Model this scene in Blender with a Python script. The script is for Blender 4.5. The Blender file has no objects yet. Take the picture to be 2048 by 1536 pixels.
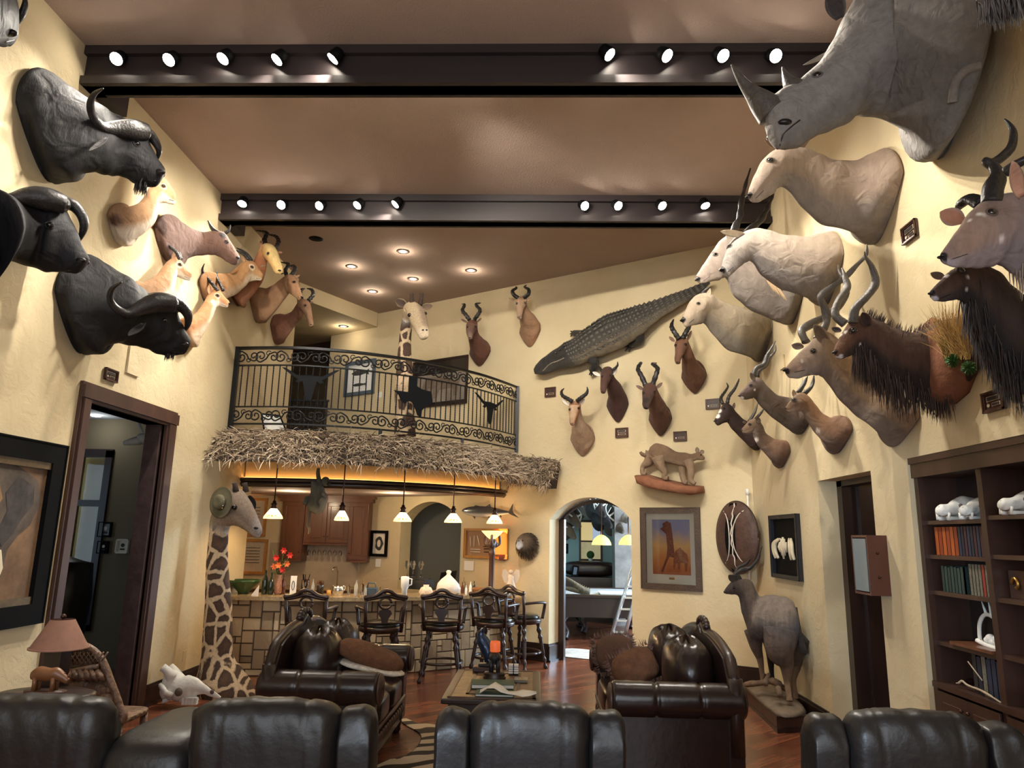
import bpy,math,random
from mathutils import Vector as V,Matrix as M
from mathutils.bvhtree import BVHTree
random.seed(7)
SC=bpy.context.scene
COL=SC.collection
PI=math.pi
R=math.radians
F_PX=1435.43
_p,_y,_r=R(11.941),R(1.996),R(1.156)
_right=V((math.cos(_y),math.sin(_y),0));_f0=V((-math.sin(_y),math.cos(_y),0));_up=V((0,0,1))
FW=_f0*math.cos(_p)+_up*math.sin(_p)
_u2=_up*math.cos(_p)-_f0*math.sin(_p)
RT=_right*math.cos(_r)+_u2*math.sin(_r)
UP=_u2*math.cos(_r)-_right*math.sin(_r)
CAM=V((0,0,1.92))
cd=bpy.data.cameras.new('camera');cam=bpy.data.objects.new('camera',cd);COL.objects.link(cam)
cd.sensor_width=36;cd.lens=F_PX/2048*36;cd.clip_start=0.05;cd.clip_end=200
cam.matrix_world=M(((RT.x,UP.x,-FW.x,CAM.x),(RT.y,UP.y,-FW.y,CAM.y),(RT.z,UP.z,-FW.z,CAM.z),(0,0,0,1)))
SC.camera=cam
w=bpy.data.worlds.new('world');SC.world=w;w.use_nodes=True
w.node_tree.nodes['Background'].inputs[0].default_value=(0.62,0.78,1.0,1)
w.node_tree.nodes['Background'].inputs[1].default_value=0.5
SC.view_settings.view_transform='Standard';SC.view_settings.look='None'
SC.view_settings.exposure=0.22
SC.view_settings.gamma=1;SC.view_settings.use_curve_mapping=False
def area(name,loc,aim,sx,sy,e,col):
    l=bpy.data.lights.new(name,'AREA');l.shape='RECTANGLE';l.size=sx;l.size_y=sy;l.energy=e;l.color=col
    o=bpy.data.objects.new(name,l);COL.objects.link(o);o.location=loc
    o.rotation_euler=(V(aim)-V(loc)).to_track_quat('-Z','Y').to_euler();return o
def spot(loc,aim,e,ang=70,col=(1,.92,.80),rad=.04,blend=.7):
    l=bpy.data.lights.new('spot_light','SPOT');l.energy=e;l.color=col;l.spot_size=R(ang);l.spot_blend=blend;l.shadow_soft_size=rad
    o=bpy.data.objects.new('spot_light',l);COL.objects.link(o);o.location=loc
    o.rotation_euler=(V(aim)-V(loc)).to_track_quat('-Z','Y').to_euler();return o
def point(loc,e,col=(1,.75,.45),rad=.05):
    l=bpy.data.lights.new('point_light','POINT');l.energy=e;l.color=col;l.shadow_soft_size=rad
    o=bpy.data.objects.new('point_light',l);COL.objects.link(o);o.location=loc;return o
area('fill_behind_camera',(-0.5,-3.2,3.0),(-0.5,6,2.6),6.5,4.2,230,(.95,.97,1.0))  # added broad front fill behind the camera, standing in for window daylight
spot_cool=bpy.data.lights.new('daylight_shaft','SPOT');spot_cool.energy=900;spot_cool.color=(.62,.8,1.0);spot_cool.spot_size=R(20);spot_cool.spot_blend=.3;spot_cool.shadow_soft_size=.12
_o=bpy.data.objects.new('daylight_shaft',spot_cool);COL.objects.link(_o);_o.location=(-3.4,-2.6,1.9);_o.rotation_euler=(V((2.95,7.6,1.25))-V((-3.4,-2.6,1.9))).to_track_quat('-Z','Y').to_euler()
area('daylight_game_room',(5.2,14.2,2.3),(.4,13.2,1.2),3.0,2.2,800,(.6,.8,1.0))
area('daylight_side_room',(-8.6,7.5,2.0),(-6.0,10.5,1.5),1.6,2.2,12,(.6,.8,1.0))
XL,XR,ZC=-4.26,3.03,6.33
WP=V((.108,11.97,0));WN=V((1.3,2.13,0)).normalized();WD=V((2.13,-1.3,0)).normalized()
LOFT=3.16
def ray(px,py):return FW+RT*((px-1024)/F_PX)+UP*((768-py)/F_PX)
def at(px,py,Y):d=ray(px,py);return CAM+d*(Y/d.y)
def ax(px,py,X):d=ray(px,py);return CAM+d*(X/d.x)
def az(px,py,Z):d=ray(px,py);return CAM+d*((Z-CAM.z)/d.z)
def aw(px,py,dd=0):
    P=WP-WN*dd;d=ray(px,py);return CAM+d*((P-CAM).dot(WN)/d.dot(WN))
def wl(s,z,dd=0):return WP+WD*s-WN*dd+V((0,0,z))
def pxs(Y):return Y/F_PX
MATS={}
def _nt(name):
    m=bpy.data.materials.new(name);m.use_nodes=True;nt=m.node_tree
    return m,nt,nt.nodes['Principled BSDF']
def N(nt,t,**k):
    n=nt.nodes.new(t)
    for a,b in k.items():
        if a.startswith('i_'):
            key=a[2:];key=int(key)if key.isdigit()else key.replace('_',' ')
            n.inputs[key].default_value=b
        else:setattr(n,a,b)
    return n
def srgb(r,g,b):
    f=lambda c:(c/255/12.92)if c/255<=.04045 else((c/255+.055)/1.055)**2.4
    return(f(r),f(g),f(b),1)
def mat(name,col,rough=.6,metal=0,var=.0,vscale=6,bump=0,bscale=40,coat=0,emis=None,estr=0,trans=0,stretch=None,spec=.5):
    if name in MATS:return MATS[name]
    m,nt,b=_nt(name);L=nt.links
    b.inputs['Base Color'].default_value=col;b.inputs['Roughness'].default_value=rough;b.inputs['Metallic'].default_value=metal
    b.inputs['Specular IOR Level'].default_value=spec
    if coat:b.inputs['Coat Weight'].default_value=coat;b.inputs['Coat Roughness'].default_value=.15
    if trans:b.inputs['Transmission Weight'].default_value=trans
    if emis:b.inputs['Emission Color'].default_value=emis;b.inputs['Emission Strength'].default_value=estr
    if var or bump:
        tc=N(nt,'ShaderNodeTexCoord');mp=N(nt,'ShaderNodeMapping');L.new(tc.outputs['Object'],mp.inputs[0])
        if stretch:mp.inputs['Scale'].default_value=stretch
    if var:
        n=N(nt,'ShaderNodeTexNoise',i_Scale=vscale,i_Detail=5.0,i_Roughness=.6);L.new(mp.outputs[0],n.inputs['Vector'])
        r=N(nt,'ShaderNodeValToRGB');c0=[max(0,x*(1-var))for x in col[:3]]+[1];c1=[min(1,x*(1+var))for x in col[:3]]+[1]
        r.color_ramp.elements[0].position=.3;r.color_ramp.elements[0].color=c0;r.color_ramp.elements[1].position=.7;r.color_ramp.elements[1].color=c1
        L.new(n.outputs[0],r.inputs[0]);L.new(r.outputs[0],b.inputs['Base Color'])
    if bump:
        n2=N(nt,'ShaderNodeTexNoise',i_Scale=bscale,i_Detail=4.0);L.new(mp.outputs[0],n2.inputs['Vector'])
        bp=N(nt,'ShaderNodeBump',i_Strength=bump,i_Distance=.02);L.new(n2.outputs[0],bp.inputs['Height']);L.new(bp.outputs[0],b.inputs['Normal'])
    MATS[name]=m;return m
def hide_mat(name,rough=.8,bump=.35,bscale=90,var=.18,sheen=.06,stretch=(1,1,.35),fold=7.0):
    m,nt,b=_nt(name);L=nt.links
    at_=N(nt,'ShaderNodeAttribute',attribute_name='Col');tc=N(nt,'ShaderNodeTexCoord');mp=N(nt,'ShaderNodeMapping');mp.inputs['Scale'].default_value=stretch
    L.new(tc.outputs['Object'],mp.inputs[0])
    n=N(nt,'ShaderNodeTexNoise',i_Scale=14.0,i_Detail=6.0,i_Roughness=.65);L.new(mp.outputs[0],n.inputs['Vector'])
    mr=N(nt,'ShaderNodeMapRange',i_1=.3,i_2=.7,i_3=1-var,i_4=1+var);L.new(n.outputs[0],mr.inputs[0])
    mx=N(nt,'ShaderNodeVectorMath',operation='SCALE');L.new(at_.outputs['Color'],mx.inputs[0]);L.new(mr.outputs[0],mx.inputs['Scale'])
    L.new(mx.outputs[0],b.inputs['Base Color']);b.inputs['Roughness'].default_value=rough;b.inputs['Specular IOR Level'].default_value=.3
    b.inputs['Sheen Weight'].default_value=sheen
    n2=N(nt,'ShaderNodeTexNoise',i_Scale=bscale,i_Detail=5.0,i_Roughness=.7);L.new(mp.outputs[0],n2.inputs['Vector'])
    bp=N(nt,'ShaderNodeBump',i_Strength=bump,i_Distance=.012);L.new(n2.outputs[0],bp.inputs['Height'])
    n3=N(nt,'ShaderNodeTexNoise',i_Scale=fold,i_Detail=2.0,i_Distortion=.8);L.new(tc.outputs['Object'],n3.inputs['Vector']);bp2=N(nt,'ShaderNodeBump',i_Strength=.5,i_Distance=.06);L.new(n3.outputs[0],bp2.inputs['Height']);L.new(bp2.outputs[0],bp.inputs['Normal']);L.new(bp.outputs[0],b.inputs['Normal'])
    MATS[name]=m;return m
def col_mat(name,rough=.6,bump=0,bscale=60,coat=0):
    m,nt,b=_nt(name);L=nt.links
    a=N(nt,'ShaderNodeAttribute',attribute_name='Col');L.new(a.outputs['Color'],b.inputs['Base Color']);b.inputs['Roughness'].default_value=rough
    if coat:b.inputs['Coat Weight'].default_value=coat
    if bump:
        tc=N(nt,'ShaderNodeTexCoord');n2=N(nt,'ShaderNodeTexNoise',i_Scale=bscale,i_Detail=5.0);L.new(tc.outputs['Object'],n2.inputs['Vector'])
        bp=N(nt,'ShaderNodeBump',i_Strength=bump,i_Distance=.01);L.new(n2.outputs[0],bp.inputs['Height']);L.new(bp.outputs[0],b.inputs['Normal'])
    MATS[name]=m;return m
def stucco(name,c1,c2):
    m,nt,b=_nt(name);L=nt.links
    tc=N(nt,'ShaderNodeTexCoord')
    n=N(nt,'ShaderNodeTexNoise',i_Scale=1.1,i_Detail=6.0,i_Roughness=.6);L.new(tc.outputs['Object'],n.inputs['Vector'])
    r=N(nt,'ShaderNodeValToRGB');e=r.color_ramp.elements;e[0].position=.32;e[0].color=c1;e[1].position=.68;e[1].color=c2
    L.new(n.outputs[0],r.inputs[0]);L.new(r.outputs[0],b.inputs['Base Color']);b.inputs['Roughness'].default_value=.85;b.inputs['Specular IOR Level'].default_value=.25
    n2=N(nt,'ShaderNodeTexNoise',i_Scale=7.0,i_Detail=8.0,i_Roughness=.62,i_Distortion=.9);L.new(tc.outputs['Object'],n2.inputs['Vector'])
    r2=N(nt,'ShaderNodeValToRGB');r2.color_ramp.elements[0].position=.42;r2.color_ramp.elements[1].position=.56
    L.new(n2.outputs[0],r2.inputs[0])
    bp=N(nt,'ShaderNodeBump',i_Strength=.2,i_Distance=.015);L.new(r2.outputs[0],bp.inputs['Height']);L.new(bp.outputs[0],b.inputs['Normal'])
    MATS[name]=m;return m
STUC=stucco('stucco_cream',srgb(204,186,148),srgb(215,199,163))
CEIL=mat('ceiling_paint',srgb(170,150,138),.9,var=.04,vscale=2,bump=.25,bscale=60)
OLIVE=mat('olive_paint',srgb(120,108,84),.9,bump=.1)
WOODD=mat('dark_wood',srgb(44,28,23),.38,var=.3,vscale=5,stretch=(1,1,.15),coat=.2)
WOODM=mat('walnut_trim',srgb(72,47,37),.45,var=.3,vscale=6,stretch=(1,1,.12),coat=.1)
WOODB=mat('beam_wood',srgb(44,36,36),.5,var=.25,vscale=4,stretch=(.1,1,1))
WOODC=mat('cabinet_wood',srgb(100,60,38),.4,var=.28,vscale=6,stretch=(1,1,.15),coat=.25)
WOODK=mat('shelf_wood',srgb(62,40,31),.42,var=.3,vscale=6,stretch=(1,1,.12),coat=.2)
IRON=mat('black_iron',srgb(22,22,24),.38,metal=.4)
BRONZE=mat('bronze',srgb(70,48,38),.4,metal=.7)
BLACK=mat('black_plastic',srgb(14,14,15),.6,spec=.08)
LEATH=mat('black_leather',srgb(31,29,29),.38,var=.12,vscale=3,bump=.15,bscale=22,spec=.5)
LEATB=mat('brown_leather',srgb(42,29,26),.28,var=.3,vscale=3,bump=.15,bscale=12,coat=.2)
SUEDE=mat('brown_suede',srgb(108,72,48),.95,var=.25,vscale=18,bump=.5,bscale=60)
BONE=mat('bleached_bone',srgb(228,226,218),.6,var=.08,vscale=12,bump=.3,bscale=30)
IVORY=mat('ivory',srgb(225,210,178),.4,var=.1,vscale=14)
HORN=mat('black_horn',srgb(40,38,38),.38,var=.3,vscale=20,bump=.3,bscale=50)
BOSS=mat('rough_horn_boss',srgb(30,29,31),.35,var=.4,vscale=16,bump=1.0,bscale=34)
HORNG=mat('grey_horn',srgb(84,78,72),.45,var=.3,vscale=20,bump=.3,bscale=50)
EYE=mat('glass_eye',srgb(14,10,8),.06,coat=.8)
NOSE=mat('dark_nose',srgb(26,22,24),.35)
WHITE=mat('white_ceramic',srgb(236,234,228),.4)
GLASS=mat('clear_glass',(.95,.97,.98,1),.03,trans=1)
CHROME=mat('steel',(.7,.7,.72,1),.22,metal=1)
GOLD=mat('brass',srgb(190,150,80),.3,metal=.9)
PAPER=mat('white_paper',srgb(238,238,234),.8)
GREEN=mat('green_leaf',srgb(52,92,34),.7,var=.3,vscale=20)
SAND=mat('sand_base',srgb(120,106,90),.95,var=.2,vscale=8,bump=.8,bscale=14)
EARTH=mat('red_earth',srgb(132,86,62),.95,var=.2,vscale=8,bump=.8,bscale=16)
HIDE=hide_mat('animal_hide');HIDEB=hide_mat('buffalo_hide',rough=.62,bump=.4,bscale=70,var=.3,sheen=0,fold=5.0);HIDER=hide_mat('rhino_hide',rough=.85,bump=.6,bscale=26,var=.16,stretch=(1,1,1),fold=9.0)
SHAG=hide_mat('shaggy_hide',rough=.8,bump=.8,bscale=60,var=.3,stretch=(1.6,1.6,.25))
PAINT=col_mat('painted_surface',.6);HAIR=col_mat('hair_strands',.7)
class MB:
    def __init__(s):s.v=[];s.f=[];s.c=[];s.m=[];s.sm=[]
    def add(s,vs,fs,cols=None,mi=0,smooth=True):
        o=len(s.v);s.v+=[tuple(x)for x in vs]
        s.c+=(cols if cols is not None else[(1,1,1,1)]*len(vs))
        for f in fs:s.f.append(tuple(i+o for i in f));s.m.append(mi);s.sm.append(smooth)
        return s
    def box(s,a,b,mi=0,mtx=None,col=None):
        x0,y0,z0=a;x1,y1,z1=b
        vs=[V(p)for p in((x0,y0,z0),(x1,y0,z0),(x1,y1,z0),(x0,y1,z0),(x0,y0,z1),(x1,y0,z1),(x1,y1,z1),(x0,y1,z1))]
        if mtx:vs=[mtx@p for p in vs]
        return s.add(vs,[(0,3,2,1),(4,5,6,7),(0,1,5,4),(1,2,6,5),(2,3,7,6),(3,0,4,7)],[col]*8 if col else None,mi,False)
    def cbox(s,c,d,mi=0,mtx=None,col=None):
        c=V(c);h=V(d)/2;return s.box(c-h,c+h,mi,mtx,col)
    def quad(s,p,mi=0,col=None):return s.add(p,[tuple(range(len(p)))],[col]*len(p)if col else None,mi,False)
    def prism(s,pts,off,mi=0,col=None):
        n=len(pts);off=V(off);P=[V(p)for p in pts];vs=P+[p+off for p in P]
        fs=[tuple(range(n-1,-1,-1)),tuple(range(n,2*n))]+[(i,(i+1)%n,n+(i+1)%n,n+i)for i in range(n)]
        return s.add(vs,fs,[col]*(2*n)if col else None,mi,False)
    def rings(s,rs,cols=None,mi=0,cap=True,closed=True,smooth=True):
        n=len(rs[0]);vs=[p for r in rs for p in r];fs=[]
        for i in range(len(rs)-1):
            for j in range(n if closed else n-1):
                k=(j+1)%n;fs.append((i*n+j,i*n+k,(i+1)*n+k,(i+1)*n+j))
        if cap and closed:fs.append(tuple(range(n-1,-1,-1)));fs.append(tuple(range((len(rs)-1)*n,len(rs)*n)))
        cc=[c for r in cols for c in r]if cols else None
        return s.add(vs,fs,cc,mi,smooth)
    def tube(s,pts,rad,n=8,mi=0,col=None,cap=True,flat=1,twist=0):
        P=[V(p)for p in pts];m=len(P);rad=[rad]*m if isinstance(rad,(int,float))else rad
        T=[(P[min(i+1,m-1)]-P[max(i-1,0)]).normalized()for i in range(m)]
        a=V((0,0,1))if abs(T[0].z)<.9 else V((1,0,0));nn=(a-T[0]*a.dot(T[0])).normalized();rs=[]
        for i in range(m):
            nn=(nn-T[i]*nn.dot(T[i]));nn=nn.normalized()if nn.length>1e-6 else T[i].orthogonal().normalized()
            bb=T[i].cross(nn);r=rad[i];tw=twist*i/max(1,m-1)
            rs.append([P[i]+nn*(math.cos(q+tw)*r*(1 if flat==1 else 1))*1+bb*math.sin(q+tw)*r if flat==1 else
                       P[i]+(nn*math.cos(tw)+bb*math.sin(tw))*math.cos(q)*r+(bb*math.cos(tw)-nn*math.sin(tw))*math.sin(q)*r*flat
                       for q in[2*PI*j/n for j in range(n)]])
        return s.rings(rs,[[col]*n]*m if col else None,mi,cap)
    def lathe(s,prof,c=(0,0,0),n=20,mi=0,mtx=None,col=None,cap=True,sx=1,sy=1):
        c=V(c);rs=[[(mtx@V((r*sx*math.cos(2*PI*j/n),r*sy*math.sin(2*PI*j/n),z))if mtx else V((r*sx*math.cos(2*PI*j/n),r*sy*math.sin(2*PI*j/n),z)))+c for j in range(n)]for r,z in prof]
        return s.rings(rs,[[col]*n]*len(prof)if col else None,mi,cap)
    def ball(s,c,r,sc=(1,1,1),n=12,mi=0,col=None,mtx=None):
        prof=[(max(.0005,math.sin(PI*i/8))*r,-math.cos(PI*i/8)*r)for i in range(9)]
        S=M.Diagonal((sc[0],sc[1],sc[2]));S=(mtx.to_3x3()@S)if mtx else S
        return s.lathe(prof,c,n,mi,S,col)
    def build(s,name,m,parent=None,bevel=0,sub=0,weld=False):
        me=bpy.data.meshes.new(name);me.from_pydata(s.v,[],s.f)
        for mm in(m if isinstance(m,(list,tuple))else[m]):me.materials.append(mm)
        me.polygons.foreach_set('material_index',s.m);me.polygons.foreach_set('use_smooth',s.sm)
        a=me.color_attributes.new('Col','FLOAT_COLOR','POINT');a.data.foreach_set('color',[x for c in s.c for x in c])
        me.update();o=bpy.data.objects.new(name,me);COL.objects.link(o)
        if parent:
            o.parent=parent;o.matrix_parent_inverse=M.Translation(parent.location).inverted()
            if parent.rotation_euler.z and not parent.parent:pass
        if bevel:
            b=o.modifiers.new('b','BEVEL');b.width=bevel;b.segments=2;b.limit_method='ANGLE'
        if sub:
            b=o.modifiers.new('s','SUBSURF');b.levels=sub;b.render_levels=sub
        return o
def part(mb,name,m,par,label=None,**k):
    o=mb.build(name,m,None,**k);o.parent=par
    root=par
    while root.parent:root=root.parent
    o.matrix_parent_inverse=(M.Translation(root.location)).inverted()if par==root and root.type=='EMPTY' else M.Identity(4)
    if label:o['label']=label
    return o
def thing(name,label,cat,loc=(0,0,0),group=None):
    o=bpy.data.objects.new(name,None);COL.objects.link(o);o.location=loc;o.empty_display_size=.1
    o['label']=label;o['category']=cat
    if group:o['group']=group
    return o
def tag(o,label,cat,group=None,kind=None):
    o['label']=label;o['category']=cat
    if group:o['group']=group
    if kind:o['kind']=kind
    return o
def struct(mb,name,m,label=None,**k):
    o=mb.build(name,m,**k);o['kind']='structure'
    if label:o['label']=label
    return o
def dup(o,parent=None):
    c=o.copy();COL.objects.link(c)
    if parent:c.parent=parent
    for ch in list(o.children):dup(ch,c)
    return c
def crom(P,k=6):
    P=[V(p)for p in P];out=[]
    for i in range(len(P)-1):
        a,b,c,d=P[max(i-1,0)],P[i],P[i+1],P[min(i+2,len(P)-1)]
        for j in range(k):
            t=j/k;out.append(.5*((2*b)+(c-a)*t+(2*a-5*b+4*c-d)*t*t+(3*b-a-3*c+d)*t**3))
    out.append(P[-1]);return out
def cromf(P,k=6):
    return[v.x for v in crom([V((p,0,0))for p in P],k)]
# ================================================================== ROOM SHELL
def floor_mat():
    m,nt,b=_nt('plank_floor');L=nt.links
    tc=N(nt,'ShaderNodeTexCoord');mp=N(nt,'ShaderNodeMapping');mp.inputs['Rotation'].default_value=(0,0,R(-42));L.new(tc.outputs['Object'],mp.inputs[0])
    br=N(nt,'ShaderNodeTexBrick',i_Scale=1.0,i_Mortar_Size=.003,i_Brick_Width=1.3,i_Row_Height=.15,i_Bias=0.0)
    br.inputs['Color1'].default_value=srgb(140,84,58);br.inputs['Color2'].default_value=srgb(102,58,42);br.inputs['Mortar'].default_value=srgb(48,28,22)
    L.new(mp.outputs[0],br.inputs[0])
    mp2=N(nt,'ShaderNodeMapping');mp2.inputs['Scale'].default_value=(1.5,12,1);L.new(mp.outputs[0],mp2.inputs[0])
    n=N(nt,'ShaderNodeTexNoise',i_Scale=2.2,i_Detail=6.0,i_Roughness=.6);L.new(mp2.outputs[0],n.inputs['Vector'])
    mr=N(nt,'ShaderNodeMapRange',i_1=.3,i_2=.7,i_3=.7,i_4=1.3);L.new(n.outputs[0],mr.inputs[0])
    vm=N(nt,'ShaderNodeVectorMath',operation='SCALE');L.new(br.outputs[0],vm.inputs[0]);L.new(mr.outputs[0],vm.inputs['Scale']);L.new(vm.outputs[0],b.inputs['Base Color'])
    b.inputs['Roughness'].default_value=.24
    bp=N(nt,'ShaderNodeBump',i_Strength=.12,i_Distance=.01);L.new(n.outputs[0],bp.inputs['Height']);L.new(bp.outputs[0],b.inputs['Normal'])
    return m
FLOORM=floor_mat()
struct(MB().box((-12,-3.5,-.1),(9,23,0)),'floor',FLOORM)
struct(MB().box((XL-.4,-3.5,ZC),(XR+.4,11.95,ZC+.12)).box((-8.0,11.95,ZC),(XR+.4,17.4,ZC+.12)),'ceiling',CEIL)
T=.36
def wbox(mb,y0,y1,z0,z1,x0,x1):return mb.box((x0,y0,z0),(x1,y1,z1))
TL=.20
b=MB();X0,X1=XL-TL,XL
wbox(b,-3.5,6.59,0,ZC,X0,X1);wbox(b,6.59,8.03,3.08,ZC,X0,X1);wbox(b,8.03,10.75,0,ZC,X0,X1);wbox(b,10.75,12.02,2.95,ZC,X0,X1)
struct(b,'wall_left',STUC)
b=MB();X0,X1=XR,XR+T
wbox(b,5.96,6.61,0,ZC,X0,X1);wbox(b,6.61,7.86,2.56,ZC,X0,X1);wbox(b,7.86,10.19,0,ZC,X0,X1);wbox(b,-3.5,5.96,2.60,ZC,X0,X1);wbox(b,-3.5,1.2,0,2.6,X0,X1)
struct(b,'wall_right',STUC)
struct(MB().box((XR+T,-3.5,0),(XR+T+.1,6.3,ZC)),'wall_bookcase_back',STUC)
struct(MB().box((XL-T,-3.6,0),(XR+T,-3.5,.7)).box((XL-T,-3.6,5.6),(XR+T,-3.5,ZC)).box((XL-T,-3.6,0),(-4.0,-3.5,ZC)).box((2.8,-3.6,0),(XR+T,-3.5,ZC)),'wall_behind',STUC)
def aslab(mb,s0,s1,z0,z1,th=.3,d0=0):
    P=[wl(s0,z0,d0),wl(s1,z0,d0),wl(s1,z1,d0),wl(s0,z1,d0)];mb.prism(P,WN*th)
def aheader(mb,s0,s1,spring,apex,z1,th=.3):
    n=18;c=(s0+s1)/2;hw=(s1-s0)/2;rise=apex-spring
    rad=(hw*hw+rise*rise)/(2*rise);arc=[]
    for i in range(n+1):
        x=-hw+2*hw*i/n;arc.append((c+x,spring+math.sqrt(max(0,rad*rad-x*x))-(rad-rise)))
    for i in range(n):
        (sa,za),(sb,zb)=arc[i],arc[i+1]
        mb.prism([wl(sa,za),wl(sb,zb),wl(sb,z1),wl(sa,z1)],WN*th)
    return arc
sR=3.424
b=MB()
aslab(b,1.584,sR,0,6.33);aslab(b,.159,1.584,3.0,6.33);aheader(b,.159,1.584,2.19,2.54,3.0)
aslab(b,-1.63,.159,0,6.33);aslab(b,-3.05,-1.63,3.0,6.33);aheader(b,-3.05,-1.63,2.12,2.50,3.0);aslab(b,-3.05,-1.63,0,.92)
aslab(b,-4.05,-3.05,0,6.33);aslab(b,-5.3,-4.05,2.95,6.33)
struct(b,'wall_back',STUC)
bw=wl(-4.05,0)
struct(MB().box((-6.6,bw.y,0),(bw.x,bw.y+.25,2.95)).box((-6.85,10.6,0),(-6.6,bw.y+.25,2.95)).box((-6.6,10.6,0),(XL-T,10.75,2.95)),'wall_bar',STUC)
hallb=MB().box((XL-T-3.2,12.0,3.1),(XL-T-3.0,18,6.33)).box((XL-T-3.2,11.9,3.1),(XL-T,12.02,6.33))
struct(hallb,'wall_loft_hall',STUC)
EDGE=crom([(-4.26,9.66,0),(-3.4,9.60,0),(-2.6,9.80,0),(-1.9,10.18,0),(-1.3,10.66,0),(-.75,11.32,0),(-.26,12.19,0)],8)
def off(curve,d):
    out=[]
    for i,p in enumerate(curve):
        t=(curve[min(i+1,len(curve)-1)]-curve[max(i-1,0)]).normalized();n=V((t.y,-t.x,0));out.append(p+n*d)
    return out
def clipL(P):
    return[V((max(p.x,XL),p.y,p.z))for p in P]
back=[wl(0,0),wl(-3.98,0),V((-7.6,bw.y+1.2,0)),V((-7.6,12.02,0)),V((-4.26,12.02,0))]
poly=[V((p.x,p.y,2.96))for p in EDGE]+[V((p.x,p.y,2.96))for p in back]
struct(MB().prism(poly,(0,0,.2)),'floor_loft',WOODM)
def ribbon(mb,curve,z0,z1,th,mi=0):
    o=off(curve,th)
    rs=[[V((a.x,a.y,z0)),V((c.x,c.y,z0)),V((c.x,c.y,z1)),V((a.x,a.y,z1))]for a,c in zip(curve,o)]
    mb.rings(rs,mi=mi,smooth=False);return mb
struct(ribbon(MB(),EDGE,2.98,3.26,.04),'trim_loft_edge',WOODM)
P0,P1=V((-4.3,12.2,0)),V((-3.27,13.98,0))
sof=[P0,P1,V((-3.27,14.4,0)),V((-7.8,17.0,0)),V((-7.8,12.0,0)),V((-4.62,12.0,0))]
struct(MB().prism([V((p.x,p.y,6.04))for p in sof],(0,0,.29)),'ceiling_soffit',STUC)
CREAMW=mat('cove_paint',srgb(224,196,140),.85)
COVE=[V(p)for p in crom([(-4.24,10.42,0),(-3.4,10.4,0),(-2.5,10.55,0),(-1.7,10.95,0),(-1.05,11.5,0),(-.6,12.2,0)],6)]
struct(ribbon(MB(),COVE,2.6,2.98,-.06),'trim_cove',CREAMW)
struct(MB().prism([V((p.x,p.y,2.6))for p in off(COVE,-.07)]+[V((q.x,q.y,2.6))for q in(wl(-.75,0,.01),wl(-4.0,0,.01),V((-6.6,bw.y,0)),V((-6.6,10.8,0)),V((-4.3,10.8,0)))],(0,0,.05)),'ceiling_bar',CEIL)
struct(MB().tube([p+V((0,0,2.585))for p in off(COVE,.1)],.045,4).tube([p+V((0,0,2.64))for p in off(COVE,.13)],.03,6),'trim_cove_moulding',WOODD)
LED=mat('led_rope',srgb(255,190,110),.5,emis=srgb(255,190,116),estr=9)
o=MB().tube([p+V((0,0,2.665))for p in off(COVE,.05)],.012,6).build('light_rope',LED);tag(o,'glowing rope light lying on the cove moulding under the thatch','rope light')
def base(mb,p,q,inn,h=.2,th=.03):
    p,q,inn=V(p),V(q),V(inn)
    mb.prism([p,q,q+V((0,0,h)),p+V((0,0,h))],inn*th);mb.prism([p+V((0,0,h)),q+V((0,0,h)),q+V((0,0,h+.03)),p+V((0,0,h+.03))],inn*th*.55);mb.prism([p,q,q+V((0,0,.03)),p+V((0,0,.03))],inn*(th+.018))
b=MB();base(b,(XL,-3.4,0),(XL,6.43,0),(1,0,0));base(b,(XL,8.22,0),(XL,10.4,0),(1,0,0));struct(b,'baseboard_left',WOODD)
b=MB();base(b,(XR,7.95,0),(XR,10.17,0),(-1,0,0));base(b,(XR,5.98,0),(XR,6.59,0),(-1,0,0));struct(b,'baseboard_right',WOODD)
b=MB();base(b,wl(1.584,0),wl(3.41,0),-WN,.24);base(b,wl(-.35,0),wl(.159,0),-WN,.24);base(b,wl(.162,0,.03),wl(.162,0,-.3),WD*1,.24);base(b,wl(1.584,0,-.3),wl(1.584,0,.03),-WD,.24)
struct(b,'baseboard_back',WOODD)
b=MB()
for s_,z_ in((.18,2.2),):b.prism([wl(s_-.02,0,-.3),wl(s_+.08,0,-.3),wl(s_+.08,z_,-.3),wl(s_-.02,z_,-.3)],WN*.06)
arc=aheader(MB(),.159,1.584,2.17,2.50,3)
pts=[wl(s,z,-.33)for s,z in arc];b.tube(pts,.035,4)
struct(b,'trim_arch',WOODD)
b=MB()
for y0,y1 in((6.43,6.59),(8.03,8.24)):
    b.box((XL-TL,y0,0),(XL+.035,y1,3.08));b.box((XL+.035,y0+.03,0),(XL+.055,y1-.03,3.1))
b.box((XL-TL,6.43,3.08),(XL+.035,8.24,3.26));b.box((XL+.035,6.43,3.11),(XL+.06,8.24,3.23))
struct(b,'trim_door_left',WOODM)
LEATJ=mat('tooled_jamb',srgb(74,56,52),.5,var=.35,vscale=7,bump=.4,bscale=12)
struct(MB().box((XL-TL+.01,7.985,0),(XL-.02,8.03,3.08)),'trim_jamb_left',LEATJ)
b=MB()
b.box((XR+.2,7.74,0),(XR+T,7.86,2.56)).box((XR+.2,6.61,0),(XR+T,6.66,2.56)).box((XR+.2,6.61,2.5),(XR+T,7.86,2.56))
struct(b,'trim_door_right',WOODD)
HALLW=mat('hall_paint',srgb(190,168,122),.9,bump=.15)
struct(MB().box((XR+T+1.5,4,0),(XR+T+1.6,13,3)).box((XR+T,10.6,0),(XR+T+1.6,10.7,3)).box((XR+T+.1,3.9,0),(XR+T+1.6,4,3)),'wall_hall',HALLW)
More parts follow.
